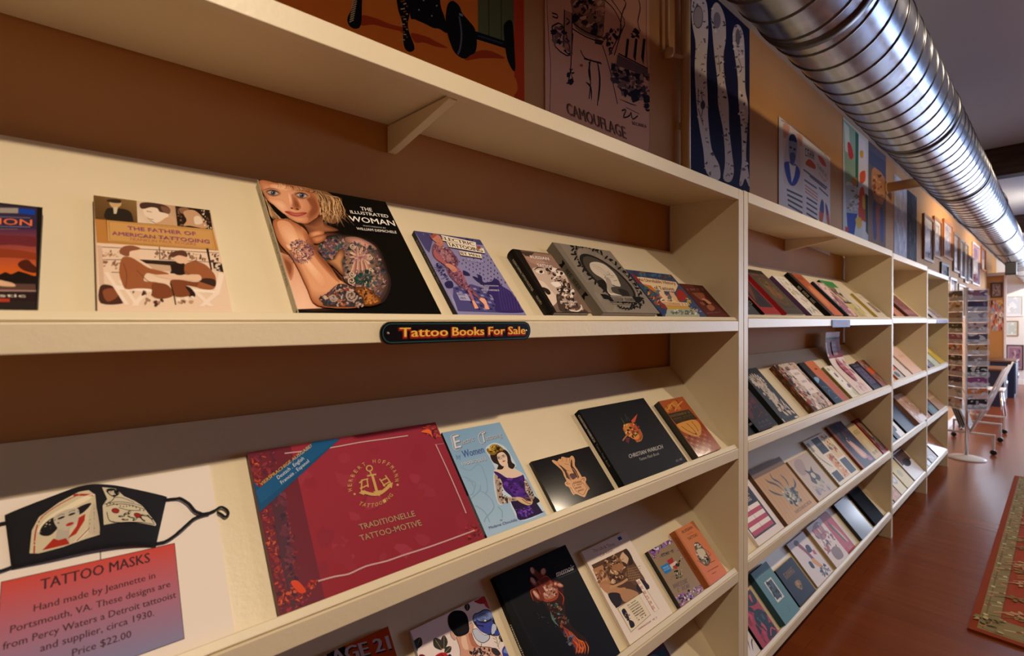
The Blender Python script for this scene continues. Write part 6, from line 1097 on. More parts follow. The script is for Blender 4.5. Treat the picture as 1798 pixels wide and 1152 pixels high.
def i6(A): bg(A, '#ad3440'); A.rect(.14, .14, .86, .9, '#b8444c'); A.blob([(.3, .7), (.45, .85), (.5, .7), (.62, .4), (.7, .2), (.55, .24), (.42, .5)], '#5c4a48'); A.blob([(.56, .7), (.7, .5), (.8, .22), (.7, .2), (.6, .45)], '#d8b8a0'); sc(A, .4, .9, .04, .06, '#d88a80', 5, 50)
book('thin red card with a slim standing figure', 4, 2, 1.392, .152, .214, .006, i6, '#9c2c38')
def i7(A): bg(A, '#10121a'); A.blob([(.3, .3), (.6, .25), (.7, .6), (.4, .7)], '#1e2432'); A.blob([(.5, .5), (.7, .45), (.75, .65), (.55, .7)], '#4a2c30')
book('glossy black book reflecting the lamps, bottom shelf of the second bay', 4, 2, 1.645, .23, .217, .022, i7, '#0c0e14', m=M_GLOSS, hard=True)
def i8(A): bg(A, '#101118'); A.blob([(.4, .4), (.6, .4), (.6, .6), (.4, .6)], '#161822')
book('plain matte black book, last on the bottom shelf of the second bay', 4, 2, 1.955, .205, .216, .02, i8, '#0e0f15', m=M_MATTE)

# ---------------------------------------------------------------- third and fourth bays
def simple(c0, *marks):
    def f(A):
        bg(A, c0)
        for k, mk_ in enumerate(marks):
            if mk_[0] == 'r': A.rect(*mk_[1:5], mk_[5])
            elif mk_[0] == 'e': A.ell(*mk_[1:5], mk_[5])
            elif mk_[0] == 's': A.splat([(mk_[1], mk_[2]), (mk_[3], mk_[2]), (mk_[3], mk_[4]), (mk_[1], mk_[4])], 24, .09, list(mk_[5]), k + 70)
    return f
B3 = [
 (1, 3, 2.55, .25, .19, .014, '#c8825c', '#8a5038', [('s', .1, .1, .9, .9, ('#a85c3c', '#d89a74', '#8a4430'))], 'orange brown book at the left end of the top shelf in the third bay'),
 (1, 3, 2.92, .38, .235, .02, '#8a5048', '#5a2c28', [('r', .1, .1, .9, .3, '#a86a5c'), ('s', .1, .3, .9, .9, ('#7a4440', '#9a6258', '#2c1c1c'))], 'dark red brown book with a pale page edge, third bay top shelf'),
 (1, 4, 4.0, .22, .19, .014, '#ece6e0', '#55443c', [('r', .1, .1, .9, .3, '#d8d0cc')], 'white book on the top shelf of the farthest bay'),
 (1, 4, 4.26, .3, .12, .014, '#b89a84', '#6a5244', [('s', .1, .1, .9, .9, ('#8a6a58', '#d0b49c'))], 'small brown book right of the white one in the farthest bay, top shelf'),
 (2, 3, 2.60, .2, .20, .014, '#dc6a38', '#b04c24', [('r', 0, 0, 1, .36, '#c8c0b8'), ('e', .4, .18, .25, .12, '#5a5c62')], 'bright orange book with a grey picture along its foot, third bay'),
 (2, 3, 2.84, .22, .225, .014, '#f0dccc', '#4a3a34', [('r', .9, .2, .96, .9, '#3a2c2c')], 'cream book with a dark line down its edge, third bay second shelf'),
 (2, 3, 3.09, .37, .255, .016, '#f0c8ac', '#b88a70', [('r', .04, .05, .08, .95, '#c89a80'), ('r', .3, .6, .8, .7, '#e8b898')], 'large peach coloured book, second shelf of the third bay'),
 (2, 4, 3.84, .2, .14, .012, '#8a8298', '#5a566a', [('s', .1, .1, .9, .9, ('#5a5068', '#c8c0d0'))], 'grey violet book on the second shelf of the farthest bay'),
 (2, 4, 4.08, .26, .19, .014, '#d0d8b8', '#a8b490', [('r', .2, .3, .7, .8, '#e0e6cc')], 'pale green book on the second shelf of the farthest bay'),
 (2, 4, 4.38, .29, .22, .014, '#d8b438', '#a8842c', [('r', .2, .6, .8, .8, '#e8c858')], 'yellow book on the second shelf of the farthest bay'),
 (3, 3, 2.37, .16, .12, .014, '#3c5a80', '#1c2430', [('r', .1, .4, .9, .9, '#1a1e26')], 'blue and black book low in the third shelf of the third bay'),
 (3, 3, 2.56, .24, .21, .018, '#f2f2f2', '#121418', [('r', 0, 0, .4, .3, '#20242a'), ('e', .5, .35, .2, .14, '#14161a')], 'white book with a black spine on the third shelf of the third bay'),
 (3, 3, 2.84, .32, .21, .026, '#232c40', '#10141c', [('r', .1, .1, .9, .9, '#28344c')], 'thick navy book on the third shelf of the third bay'),
 (3, 3, 3.20, .34, .262, .05, '#c49a80', '#8a6a58', [('s', .05, .05, .95, .95, ('#a87860', '#dcc0ac', '#8a5c48', '#e8dcd4')), ('r', .4, 0, .9, .2, '#e4dcd8')], 'thick speckled pink brown book on the third shelf of the third bay'),
 (3, 4, 3.70, .2, .16, .014, '#b8683c', '#7a3c20', [('s', .1, .1, .9, .9, ('#8a4428', '#d89060'))], 'rust coloured book on the third shelf of the farthest bay'),
 (3, 4, 3.95, .3, .19, .018, '#3c4448', '#1c2024', [('r', .3, .0, .9, .4, '#5a7a78')], 'dark book with a teal foot on the third shelf of the farthest bay'),
 (3, 4, 4.30, .38, .225, .018, '#a87c50', '#6a4a30', [('r', .1, .5, .9, .6, '#c09868')], 'tan brown book on the third shelf of the farthest bay'),
 (4, 3, 2.36, .12, .15, .012, '#b8b0a8', '#8a847c', [('e', .5, .5, .2, .2, '#5a5450')], 'grey book at the left end of the bottom shelf in the third bay'),
 (4, 3, 2.50, .19, .16, .014, '#b87838', '#7a4a20', [('s', .1, .1, .9, .9, ('#d89a58', '#8a4c24'))], 'golden brown book on the bottom shelf of the third bay'),
 (4, 3, 2.71, .18, .19, .014, '#d8c488', '#a89058', [('e', .5, .5, .3, .16, '#8a8c98'), ('e', .5, .5, .2, .09, '#c8c4b8')], 'cream yellow book with a grey oval picture, third bay bottom shelf'),
 (4, 3, 2.91, .23, .2, .016, '#cdb45c', '#a88c3c', [('e', .45, .5, .22, .14, '#a89a58')], 'mustard book with an oval emblem, bottom shelf of the third bay'),
 (4, 3, 3.18, .36, .225, .016, '#ece8e4', '#8a7c68', [('r', .05, .55, .95, .97, '#5c4038'), ('e', .5, .55, .3, .14, '#241e1c')], 'white book with a dark brown picture, bottom shelf of the third bay'),
 (4, 4, 3.66, .12, .12, .012, '#e8e4dc', '#b8b0a4', [], 'small cream book at the left end of the farthest bay, bottom shelf'),
 (4, 4, 3.80, .12, .16, .012, '#dce4ee', '#8a94a4', [('r', .2, .2, .8, .5, '#c0ccd8')], 'pale blue white book on the bottom shelf of the farthest bay'),
 (4, 4, 3.95, .27, .2, .014, '#a8a29c', '#5a5450', [('s', .1, .1, .9, .9, ('#7a746e', '#d8d4d0', '#4a4440'))], 'grey picture book on the bottom shelf of the farthest bay'),
 (4, 4, 4.26, .42, .235, .02, '#8a5438', '#5a3424', [('r', .1, .4, .6, .8, '#a86c48')], 'glossy brown book, last on the bottom shelf of the farthest bay'),
]
for sh, bay, x, w_, h_, t_, c, sp, mk_, lb in B3:
    book(lb, sh, bay, x, w_, h_, t_, simple(c, *mk_), c, spine=sp, m=M_SATIN if 'gloss' not in lb else M_GLOSS)
Art.dy = -1

# ---------------------------------------------------------------- signs on the shelf fronts
def rounded(x0, x1, y0, y1, r, n=6):
    o = []
    for cx, cy, g0 in ((x1 - r, y1 - r, 0), (x0 + r, y1 - r, PI / 2), (x0 + r, y0 + r, PI), (x1 - r, y0 + r, 1.5 * PI)):
        o += [(cx + r * math.cos(g0 + PI / 2 * k / n), cy + r * math.sin(g0 + PI / 2 * k / n)) for k in range(n + 1)]
    return o
sg = thing('shelf_sign', 'black rounded sign with yellow tattoo books for sale lettering on the shelf front', 'sign', (-1.353, -.0005, 1.4165), (PI / 2, 0, 0))
SW, SH = .343, .0385
MB().prism(rounded(0, SW, 0, SH, SH * .48), 2, 0, .004).build('sign_board', mat('black_sign_enamel', '#0b0a10', .22), sg, .0008)
A = Art(SW, SH, .0042, ((0, SH), (SW, SH), (SW, 0), (0, 0)), .00004)
o_ = rounded(.0045, SW - .0045, .0035, SH - .0035, SH * .40); A.line(o_, .0011, '#2a5e5a', sm=False, closed=True)
for wd, x0, x1 in (('Tattoo', .036, .133), ('Books', .143, .217), ('For', .228, .270), ('Sale', .279, .326)):
    for dx, dy_, c in ((-.0026, .0002, '#8a1c18'), (-.0026, -.0034, '#8a1c18'), (.001, -.0034, '#8a1c18'), (-.0012, -.0018, '#a02820'), (0, 0, '#eec050')):
        A.text(wd, (x0 + dx, .0125 + dy_), (x1 + dx, .0125 + dy_), (x0 + dx, .0285 + dy_), c, .05 if c != '#eec050' else .03)
A.build('lettering', M_SATIN, sg)
for x in (.0135, SW - .0135): MB().lathe([(.0026, 0), (.0026, .0006), (.0018, .0016), (.0004, .002)], (x, SH / 2, .0042), 12).build('screw', M_CHROME, sg)
def small_sign(lb, x, w_, z, h_, c, seed):
    s_ = thing('shelf_label', lb, 'sign', (x, -.0005, z), (PI / 2, 0, 0), group='small shelf labels')
    MB().prism(rounded(0, w_, 0, h_, h_ * .2), 2, 0, .0035).build('sign_board', mat('blue_sign', c, .6), s_, .0006)
    A = Art(w_, h_, .0036, ((0, 1), (1, 1), (1, 0), (0, 0)), .00003); A.line([(.03, .1), (.97, .1), (.97, .9), (.03, .9)], .0016, '#3c4a80', sm=False, closed=True); A.scrib((.12, .25), (.9, .25), (.12, .72), '#c08898', 12, seed); A.build('lettering', M_SATIN, s_)
small_sign('small light blue sign on the shelf front of the second bay', 1.03, .30, 1.4225, .038, '#6f8ccc', 3)
small_sign('small pale blue sign on the shelf front of the farthest bay', 4.03, .62, 1.4325, .030, '#a8b8e0', 4)
# ---------------------------------------------------------------- posters on the wall above the shelves
RW = (PI / 2, 0, 0)
def a_orangeposter(A):
    A.poly(Q(-3779, -5840, 1734, -1243, 1747, 1521, -3684, -108), '#dc7426')
    A.poly(Q(1640, -1200, 1734, -1100, 1760, 1521, 1650, 1480), '#c03c16'); A.poly(Q(1290, -1500, 1640, -1200, 1645, 440, 1300, 330), '#5e643c'); A.lines([Q(1400, -600, 1405, 360), Q(1520, -500, 1525, 400)], .004, '#424628', sm=False)
    A.blob(Q(1560, 760, 1650, 740, 1680, 850, 1640, 900), '#dc7426')
    for P in (Q(190, 150, 330, 180, 450, 230, 590, 270, 590, 305, 420, 270, 300, 240, 180, 245), Q(660, 320, 800, 350, 900, 400, 1010, 460, 900, 450, 780, 410, 700, 410), Q(1180, 560, 1300, 490, 1420, 490, 1560, 560, 1440, 560, 1320, 560, 1200, 580)): A.blob(P, '#ac3c14')
    k = '#12100f'
    A.blob(Q(100, -300, 190, -300, 190, 60, 180, 240, 130, 280, 70, 250, 50, 180, 90, 90, 110, 0), k); A.blob(Q(500, -300, 660, -300, 650, 100, 630, 260, 690, 440, 680, 490, 630, 495, 590, 430, 575, 220, 530, 60), k)
    for i in range(11): A.line([(70 + i * 3, 215 - i * 22), (110 + i * 4, 195 - i * 22)], .0022, '#b8a078', sm=False)
    for i in range(16): A.line([(560 + (i % 3) * 26, 20 + i * 24), (600 + (i % 3) * 14, 10 + i * 25)], .0028, '#b8a078' if i % 2 else '#8a4a2c', sm=False)
    A.blob(Q(640, -200, 900, -300, 940, 40, 975, 150, 1000, 260, 1000, 320, 930, 280, 870, 270, 790, 230, 700, 190, 650, 150), k)
    for x, y in ((780, 8), (735, 98), (905, 58), (858, 155)): A.ell(x, y, 8, 8, '#8a96a8')
    A.blob(Q(990, 180, 1010, 50, 1060, 12, 1120, 60, 1150, 130, 1210, 200, 1270, 280, 1290, 400, 1275, 500, 1230, 530, 1165, 565, 1080, 510, 1030, 400, 1000, 290), k); A.line(Q(1120, 160, 1142, 320, 1130, 460, 1105, 525), .005, '#5a5a64'); A.line(Q(1120, 140, 1155, 150), .006, '#7a8696', sm=False)
    A.line(Q(1280, 340, 1560, 430), .02, k, sm=False); A.line(Q(1300, 345, 1540, 420), .004, '#2c3448', sm=False); A.blob(Q(1545, 280, 1570, 210, 1620, 200, 1640, 300, 1650, 500, 1655, 680, 1610, 640, 1570, 520), k)
sheet('poster', 'orange circus poster with laced boots and a black barbell, partly cut by the frame', 'poster', 1.085, .825, (-1.85, WY - .002, 1.925), RW, a_orangeposter, '#dc7426', quad=Q(-3779, -5840, 1734, -1243, 1747, 1521, -3684, -108), group='posters above the shelves')
def a_pink(A):
    A.poly(Q(83, -930, 709, -356, 712, 1168, 92, 982), '#d8a286'); k = '#221c2a'
    A.line(Q(98, -400, 100, 0, 112, 250, 122, 400, 118, 640, 112, 980), .0022, k); A.line(Q(694, -300, 690, 200, 700, 420, 716, 600, 718, 800, 706, 900, 690, 1100), .0026, k)
    # cowboy torso and legs
    A.blob(Q(255, -20, 430, -20, 440, 150, 430, 220, 380, 230, 270, 170, 250, 60), '#8a6454'); A.splat(Q(250, -20, 430, -20, 430, 210, 270, 150), 70, 26, [k, '#a87a66', '#3a2c34', '#d8a286'], 200, 3)
    A.lines([Q(245, 130, 330, 190, 440, 230), Q(240, 165, 330, 220, 430, 255), Q(255, 200, 240, 320, 200, 300), Q(245, 330, 240, 420, 225, 500), Q(430, 270, 470, 400, 520, 620), Q(440, 0, 500, 60, 545, 160, 520, 230, 470, 330), Q(470, -20, 560, 120, 540, 200, 500, 330), Q(350, 370, 360, 480, 350, 590), Q(400, 370, 412, 480, 400, 630), Q(300, 300, 330, 350, 420, 375)], .0045, k)
    A.lines([Q(320, 350, 425, 380), Q(360, 350, 350, 430, 362, 500), Q(405, 380, 415, 470, 408, 570, 400, 620), Q(330, 490, 360, 520, 365, 600)], .009, k, taper=True); A.poly(Q(385, 232, 440, 245, 425, 270, 385, 262), '#3a2c34')
    A.splat(Q(225, 410, 255, 410, 255, 500, 225, 500), 12, 18, [k], 201, 5); A.splat(Q(440, 230, 500, 150, 545, 180, 500, 320, 460, 340), 26, 16, [k, '#5a4450'], 202)
    A.poly(Q(200, 60, 250, 80, 250, 330, 190, 280), '#a87a66'); A.lines([Q(130, 80, 160, 90, 160, 110, 132, 100), Q(130, 160, 190, 150, 240, 330, 150, 280, 130, 160), Q(205, 60, 200, 280), Q(250, 80, 248, 330), Q(215, 110, 235, 130, 215, 150), Q(210, 230, 235, 250)], .0045, k); A.splat(Q(130, 150, 200, 160, 240, 320, 150, 280), 26, 18, [k, '#5a4450', '#7a5a54'], 203)
    A.lines([Q(640, -20, 655, 50, 640, 130, 655, 190), Q(530, -20, 570, 20, 545, 90, 530, 230)], .005, k); A.splat(Q(600, 180, 650, 180, 640, 220, 600, 220), 10, 16, [k], 204)
    for x in (575, 625, 672): A.poly(Q(x, 230, x + 14, 235, x + 2, 350 + (x - 575) * .4, x - 12, 340), k)
    A.line(Q(525, 320, 700, 410), .005, k); A.line(Q(520, 335, 690, 455), .003, k); A.poly(Q(520, 325, 700, 415, 700, 470, 620, 430, 540, 400, 510, 400), '#6a5054')
    A.splat(Q(480, 390, 700, 460, 710, 600, 560, 560, 500, 500), 110, 24, [k, '#4a3a44', '#7a5a58', '#a0786a'], 205); A.poly(Q(520, 410, 550, 425, 548, 445, 522, 430), k); A.splat(Q(560, 540, 650, 560, 640, 600, 570, 580), 16, 22, [k], 206); A.splat(Q(670, 560, 710, 600, 710, 680, 680, 620), 14, 18, [k], 207)
    A.lines([Q(530, 590, 600, 620, 635, 630), Q(570, 640, 650, 680)], .004, k, taper=True); A.line(Q(545, 660, 570, 655, 555, 700, 590, 690, 600, 670, 610, 710, 640, 690), .005, k); A.scrib((608, 742), (695, 765), (604, 722), '#4a3a44', 7, 70)
    A.text('CAMOUFLAGE', (222, 680), (572, 828), (212, 608), k, -.0); A.text('CAMOUFLAGE', (226, 684), (576, 832), (216, 612), '#8a5f4e', -.02); A.ell(305, 392, 8, 8, '#a04838')
sheet('poster', 'pinkish brown ink drawn poster lettered camouflage with a cowboy figure', 'poster', .555, .955, (-.68, WY - .002, 1.925), RW, a_pink, '#d09a80', quad=Q(83, -930, 709, -356, 712, 1168, 92, 982), group='posters above the shelves')
def a_blue(A):
    A.poly(Q(945, -176, 1306, 162, 1306, 1347, 947, 1239), '#14163a'); sk = '#c4b4ae'; k = '#3c3640'
    arms = [Q(960, 0, 985, -40, 1030, -30, 1055, 30, 1060, 200, 1050, 380, 1058, 600, 1060, 700, 1080, 880, 1125, 980, 1130, 1060, 1090, 1065, 1045, 1010, 1030, 880, 1000, 700, 985, 520, 980, 380, 985, 250, 965, 130),
            Q(1078, 60, 1100, 5, 1130, 20, 1160, 100, 1165, 220, 1150, 330, 1160, 480, 1180, 600, 1185, 760, 1200, 900, 1212, 1020, 1190, 1080, 1150, 1060, 1160, 960, 1150, 780, 1120, 620, 1115, 480, 1095, 300, 1085, 180),
            Q(1205, 200, 1220, 140, 1250, 145, 1272, 220, 1278, 400, 1280, 520, 1298, 640, 1290, 800, 1285, 930, 1300, 1030, 1305, 1110, 1280, 1060, 1262, 1100, 1245, 1090, 1260, 960, 1255, 760, 1240, 600, 1235, 450, 1215, 300)]
    for i, P in enumerate(arms):
        A.blob(P, '#cfc2bc' if i == 0 else sk); xs = [p[0] for p in P]; A.splat(P, 60, 12, [k, '#8a8088', '#6a6068', '#d8ccc4', '#54505c'], 210 + i, 3)
    A.lines([Q(1000, 520, 1000, 620), Q(1018, 530, 1030, 640), Q(1030, 620, 1020, 690), Q(1000, 640, 1030, 740), Q(1120, 320, 1130, 420), Q(1240, 340, 1258, 400, 1245, 420)], .006, k); A.ell(1028, 620, 14, 26, k); A.ell(1000, 90, 30, 70, '#a0948e'); A.line([(1000 + 28 * math.cos(g), 90 + 66 * math.sin(g)) for g in [i * .5 for i in range(14)]], .004, k); A.ell(1112, 110, 22, 50, '#7a7078'); A.ell(1236, 210, 14, 50, '#6a6068')
sheet('poster', 'dark blue poster of three pale tattooed arms hanging in a row', 'poster', .587, .97, (.165, WY - .002, 1.925), RW, a_blue, '#14163a', quad=Q(945, -176, 1306, 162, 1306, 1347, 947, 1239), group='posters above the shelves')
def a_white(A):
    A.poly(Q(35, 78, 530, 433, 529, 1369, 34, 1221), '#d6d0d2'); r = '#c87868'; bl = '#3a4a9a'
    A.line(Q(55, 115, 265, 235, 380, 300, 512, 455), .006, '#9a9098'); A.poly(Q(70, 140, 265, 262, 262, 820, 80, 720), '#d2c4c0'); A.blob(Q(80, 150, 140, 190, 110, 280, 80, 280), '#d09a88'); A.blob(Q(190, 250, 255, 270, 255, 370, 225, 350), '#d09a88')
    A.blob(Q(120, 260, 200, 250, 240, 420, 240, 660, 170, 750, 90, 620, 90, 420), '#bcb4bc')
    A.blob(Q(85, 540, 130, 515, 205, 550, 240, 620, 210, 720, 165, 750, 120, 700), bl); A.poly(Q(132, 520, 165, 555, 200, 555, 185, 650, 160, 720), '#d8d4d4'); A.blob(Q(130, 300, 150, 255, 190, 265, 210, 330, 205, 430, 180, 550, 150, 530, 130, 430), '#8a90b0'); A.blob(Q(132, 310, 150, 255, 190, 262, 208, 330, 170, 320), '#2a3060'); A.lines([Q(138, 375, 160, 385), Q(175, 395, 198, 400)], .012, '#2a3460'); A.blob(Q(140, 440, 180, 430, 195, 480, 170, 545, 145, 520), '#4a5488')
    A.scrib((290, 460), (380, 495), (288, 385), '#3a3a48', 4, 71); A.blob(Q(295, 520, 330, 490, 385, 540, 380, 580, 300, 550), '#c05a40'); A.blob(Q(410, 440, 470, 470, 490, 530, 440, 510), '#d0685a'); A.scrib((410, 560), (495, 640), (410, 520), '#7a86a8', 5, 72); A.line(Q(420, 600, 470, 670, 500, 640, 505, 560), .005, '#c88a90')
    for i, (x0, x1, y0) in enumerate(((270, 500, 590), (330, 490, 650), (280, 400, 690), (420, 510, 750))): A.line([(x0, y0), (x1, y0 + (x1 - x0) * .6)], .012, '#6a6a7a', sm=False)
    for y0 in (740, 770, 800): A.line([(285, y0), (410, y0 + 80)], .009, '#c08878', sm=False)
    for i in range(5): A.line([(110 + i * 4, 785 + i * 48), (262, 855 + i * 52)], .012, '#5a5868', sm=False)
    for i in range(4): A.line([(300, 860 + i * 50), (405, 915 + i * 50)], .012, '#5a5868', sm=False)
    A.line(Q(268, 270, 272, 1000), .003, '#a89a9a', sm=False); A.blob(Q(440, 870, 460, 860, 470, 960, 450, 1090, 425, 1060, 425, 970), '#c0604c'); A.blob(Q(480, 880, 505, 920, 520, 1000, 525, 1100, 500, 1060), '#c0604c'); A.blob(Q(440, 880, 465, 870, 465, 980, 430, 960), '#4a5488'); A.blob(Q(485, 900, 500, 900, 512, 980, 495, 980), '#4a5488')
def curl(x, y, z): k = max(0., x - .4) * max(0., y - .1); return (x, y, z + .26 * k * k * 2 + .02 * (x / .88) ** 2)
def grid_sheet(name, label, w, h, loc, art, col, quad, bend, group):
    root = thing(name, label, 'poster', loc, RW, group); A = Art(w, h, .0012, quad); art(A)
    A.build('print', M_MATTE, root, bend=lambda x, y, z: bend(x, y, z + .0015))
    n = 12; vs = [bend(w * i / n, h * j / n, q) for q in (.0006, 0) for j in range(n + 1) for i in range(n + 1)]; fs = []; m_ = (n + 1) ** 2
    for j in range(n):
        for i in range(n): a = j * (n + 1) + i; fs += [(a, a + 1, a + n + 2, a + n + 1), (m_ + a, m_ + a + n + 1, m_ + a + n + 2, m_ + a + 1)]
    MB().add(vs, fs, True).build('paper', mat('poster_paper', col, .7), root); return root
sheet('poster', 'white poster with a blue portrait of a man and red and blue lettering', 'poster', .88, .645, (1.12, WY - .004, 1.925), RW, a_white, '#d6d0d2', quad=Q(35, 78, 530, 433, 529, 1369, 34, 1221), group='posters above the shelves', bend=lambda x, y, z: (x, y - .12 * max(0, x / .88 - .45) ** 2, z))
def a_col(A):
    A.poly(Q(44, 23, 241, 210, 238, 1197, 42, 1138), '#c8ccd0'); A.poly(Q(44, 40, 160, 150, 160, 560, 60, 560), '#8fae9c'); A.poly(Q(50, 60, 90, 110, 100, 330, 60, 300), '#cfd8d0'); A.poly(Q(140, 140, 165, 165, 160, 640, 140, 560), '#2c6a5a'); A.blob(Q(80, 230, 105, 250, 125, 340, 105, 370, 85, 330), '#c83a44')
    A.poly(Q(165, 170, 215, 220, 235, 560, 170, 600), '#d8d4e0'); A.blob(Q(175, 300, 200, 300, 200, 350, 180, 350), '#d8a030'); A.blob(Q(175, 480, 215, 460, 215, 540, 180, 560), '#d85a38'); A.blob(Q(110, 520, 150, 520, 150, 580, 120, 580), '#c08a50'); A.blob(Q(170, 630, 205, 600, 220, 780, 215, 880, 165, 860), '#c84a34'); A.blob(Q(195, 660, 215, 690, 215, 770, 195, 750), '#d8a838'); A.poly(Q(215, 640, 238, 660, 238, 980, 220, 950), '#24402c')
    A.poly(Q(60, 560, 160, 600, 160, 820, 70, 800), '#a8b0bc'); A.splat(Q(80, 560, 160, 600, 160, 800, 80, 780), 22, 18, ['#c8ccd4', '#8a7a58', '#5a6070'], 220); A.poly(Q(70, 800, 155, 810, 130, 980, 80, 960), '#2c48a0'); A.blob(Q(140, 850, 180, 840, 190, 900, 160, 930), '#d8b040'); A.poly(Q(190, 860, 220, 880, 220, 1020, 195, 1000), '#d8d0d4'); A.poly(Q(60, 910, 90, 930, 80, 960, 60, 950), '#c83a34')
sheet('poster', 'tall colourful comic poster in green, red and blue', 'poster', .67, .965, (2.29, WY - .002, 1.925), RW, a_col, '#a8b0b8', quad=Q(44, 23, 241, 210, 238, 1197, 42, 1138), group='posters above the shelves')
def a_br(A):
    A.poly(Q(242, 251, 379, 378, 377, 1238, 240, 1197), ['#50566e', '#5a6084', '#8a6450', '#9a7a60']); A.blob(Q(270, 480, 320, 470, 370, 560, 360, 740, 300, 720, 270, 620), '#b88058'); A.poly(Q(242, 320, 378, 420, 378, 560, 340, 500, 290, 460, 245, 430), '#4a4e70'); A.splat(Q(270, 520, 350, 520, 350, 720, 290, 700), 24, 16, ['#8a5438', '#d09a70', '#6a3c2c'], 221); A.blob(Q(275, 760, 300, 740, 305, 1000, 280, 1000), '#4a4a78'); A.blob(Q(330, 800, 355, 800, 360, 1020, 335, 1020), '#4a5488'); A.blob(Q(300, 780, 330, 780, 325, 1000, 310, 1000), '#a05a50')
sheet('poster', 'tall brown and blue poster beside the colourful comic one', 'poster', .575, .965, (2.965, WY - .002, 1.925), RW, a_br, '#6a5c58', quad=Q(242, 251, 379, 378, 377, 1238, 240, 1197), group='posters above the shelves')
Art.dy = 1
def a_gl(A): bg(A, '#cac6d0'); A.splat(FULL, 60, .08, ['#bcb8c2', '#d8d4dc', '#b0acb8'], 222, 1.4); A.lines([[(.3, .05), (.35, .5), (.3, .95)], [(.7, .05), (.66, .5), (.72, .95)]], .006, '#9a969e')
sheet('poster', 'pale grey streaked scroll hanging beyond the branch pipe', 'poster', .54, .88, (3.86, WY - .002, 1.925), RW, a_gl, '#c4c0ca', group='posters above the shelves')
def a_dk(A): bg(A, '#34323e'); A.splat(FULL, 80, .07, ['#282630', '#4c4a58', '#6a6878', '#3c3a48'], 223, 3); A.lines([[(.5, .02), (.4, .4), (.6, .7), (.5, .98)], [(.3, .1), (.25, .6)], [(.7, .2), (.75, .8)]], .006, '#7a7888')
sheet('poster', 'dark grey scroll with a rounded foot next to the pale grey one', 'poster', .47, .84, (4.425, WY - .002, 1.92), RW, a_dk, '#34323e', group='posters above the shelves')
# ---------------------------------------------------------------- framed pictures
M_GLASSY = print_mat('glazed_print', .05)
def framed(label, loc, rot, w_, h_, fc, c0, cols, seed, fw_=.03, group='framed pictures on the tan wall'):
    root = thing('framed_picture', label, 'framed picture', loc, rot, group); mb = MB(); d = .022
    mb.box(0, w_, 0, fw_, 0, d).box(0, w_, h_ - fw_, h_, 0, d).box(0, fw_, fw_, h_ - fw_, 0, d).box(w_ - fw_, w_, fw_, h_ - fw_, 0, d)
    mb.build('frame', mat('picture_frame_paint', fc, .35), root, .002)
    A = Art(w_ - 2 * fw_, h_ - 2 * fw_, .006); bg(A, c0); A.rect(.12, .1, .88, .9, cols[0]); A.splat([(.15, .13), (.85, .13), (.85, .87), (.15, .87)], 26, .12, cols, seed)
    o = A.build('picture', M_GLASSY, root, (0, w_ - 2 * fw_, 0, h_ - 2 * fw_, 0, .006), c0); o.location = (fw_, fw_, .001); return root
FR = [(5.20, 5.79, 2.135, 2.64, '#8a5c3c', '#c8c4c2', ('#b0acae', '#8a868c', '#c8c4c4'), 'dark framed grey print, first frame beyond the scrolls'),
      (5.83, 6.38, 2.225, 2.70, '#a8703c', '#d0cac6', ('#c4bebc', '#9a9498', '#8a8488'), 'brown framed grey print, second frame beyond the scrolls'),
      (6.53, 7.29, 2.285, 2.765, '#b8743c', '#c8c4c8', ('#b4b0b8', '#dcd8dc', '#9a96a0'), 'orange wood framed print with a white mount'),
      (6.36, 6.95, 1.955, 2.20, '#2a2420', '#c8ccd0', ('#b0bcc0', '#d8dce0', '#8a9aa0'), 'small black framed print standing on the bookcase top height'),
      (7.40, 7.95, 2.15, 2.70, '#8a6a50', '#b4aeb0', ('#a8a2a6', '#c8c2c4'), 'brown framed print just past the orange framed one'),
      (8.05, 8.50, 2.10, 2.68, '#a89a90', '#c0bcbc', ('#b0acae', '#d0cccc'), 'pale framed tall print, middle of the far row'),
      (8.58, 8.98, 2.05, 2.68, '#a89480', '#d0cac8', ('#a8a4a8', '#c8c4c8'), 'grey framed tall print, right of the pale one'),
      (9.05, 9.45, 2.12, 2.52, '#5a3c2c', '#c0c0c6', ('#8a8a98', '#c8c8d0'), 'dark framed smaller print in the far row'),
      (9.55, 10.6, 2.08, 2.80, '#d8ccc8', '#c8a4b4', ('#8a4a78', '#d8b4a8', '#a86a90', '#e8d8dc'), 'large pale framed print with purple figures'),
      (7.1, 7.7, 1.75, 2.05, '#c8c4c0', '#3a4a70', ('#2c3c60', '#4a5a80'), 'pale framed dark blue print low behind the postcard rack'),
      (7.9, 8.6, 1.50, 2.0, '#4a2c20', '#c8bcb0', ('#b0a498', '#dcd4c8'), 'dark brown framed print low behind the postcard rack'),
      (8.9, 9.7, 1.45, 1.98, '#a09890', '#a8acb4', ('#989ca8', '#c0c4cc'), 'grey framed print low behind the postcard rack, farthest'),
      (10.9, 11.7, 2.42, 2.86, '#c87a34', '#c86a2c', ('#3a6a9a', '#d8843c', '#e0a868', '#8a3c1c'), 'bright orange and blue painting near the far partition')]
for i, (a, b_, z0, z1, fc, c0, cs, lb) in enumerate(FR): framed(lb, (a, WY - .001, z0), RW, b_ - a, z1 - z0, fc, c0, list(cs), 230 + i)
RB = Matrix(((0, 0, -1), (-1, 0, 0), (0, 1, 0))).to_euler()      # facing the near end of the room
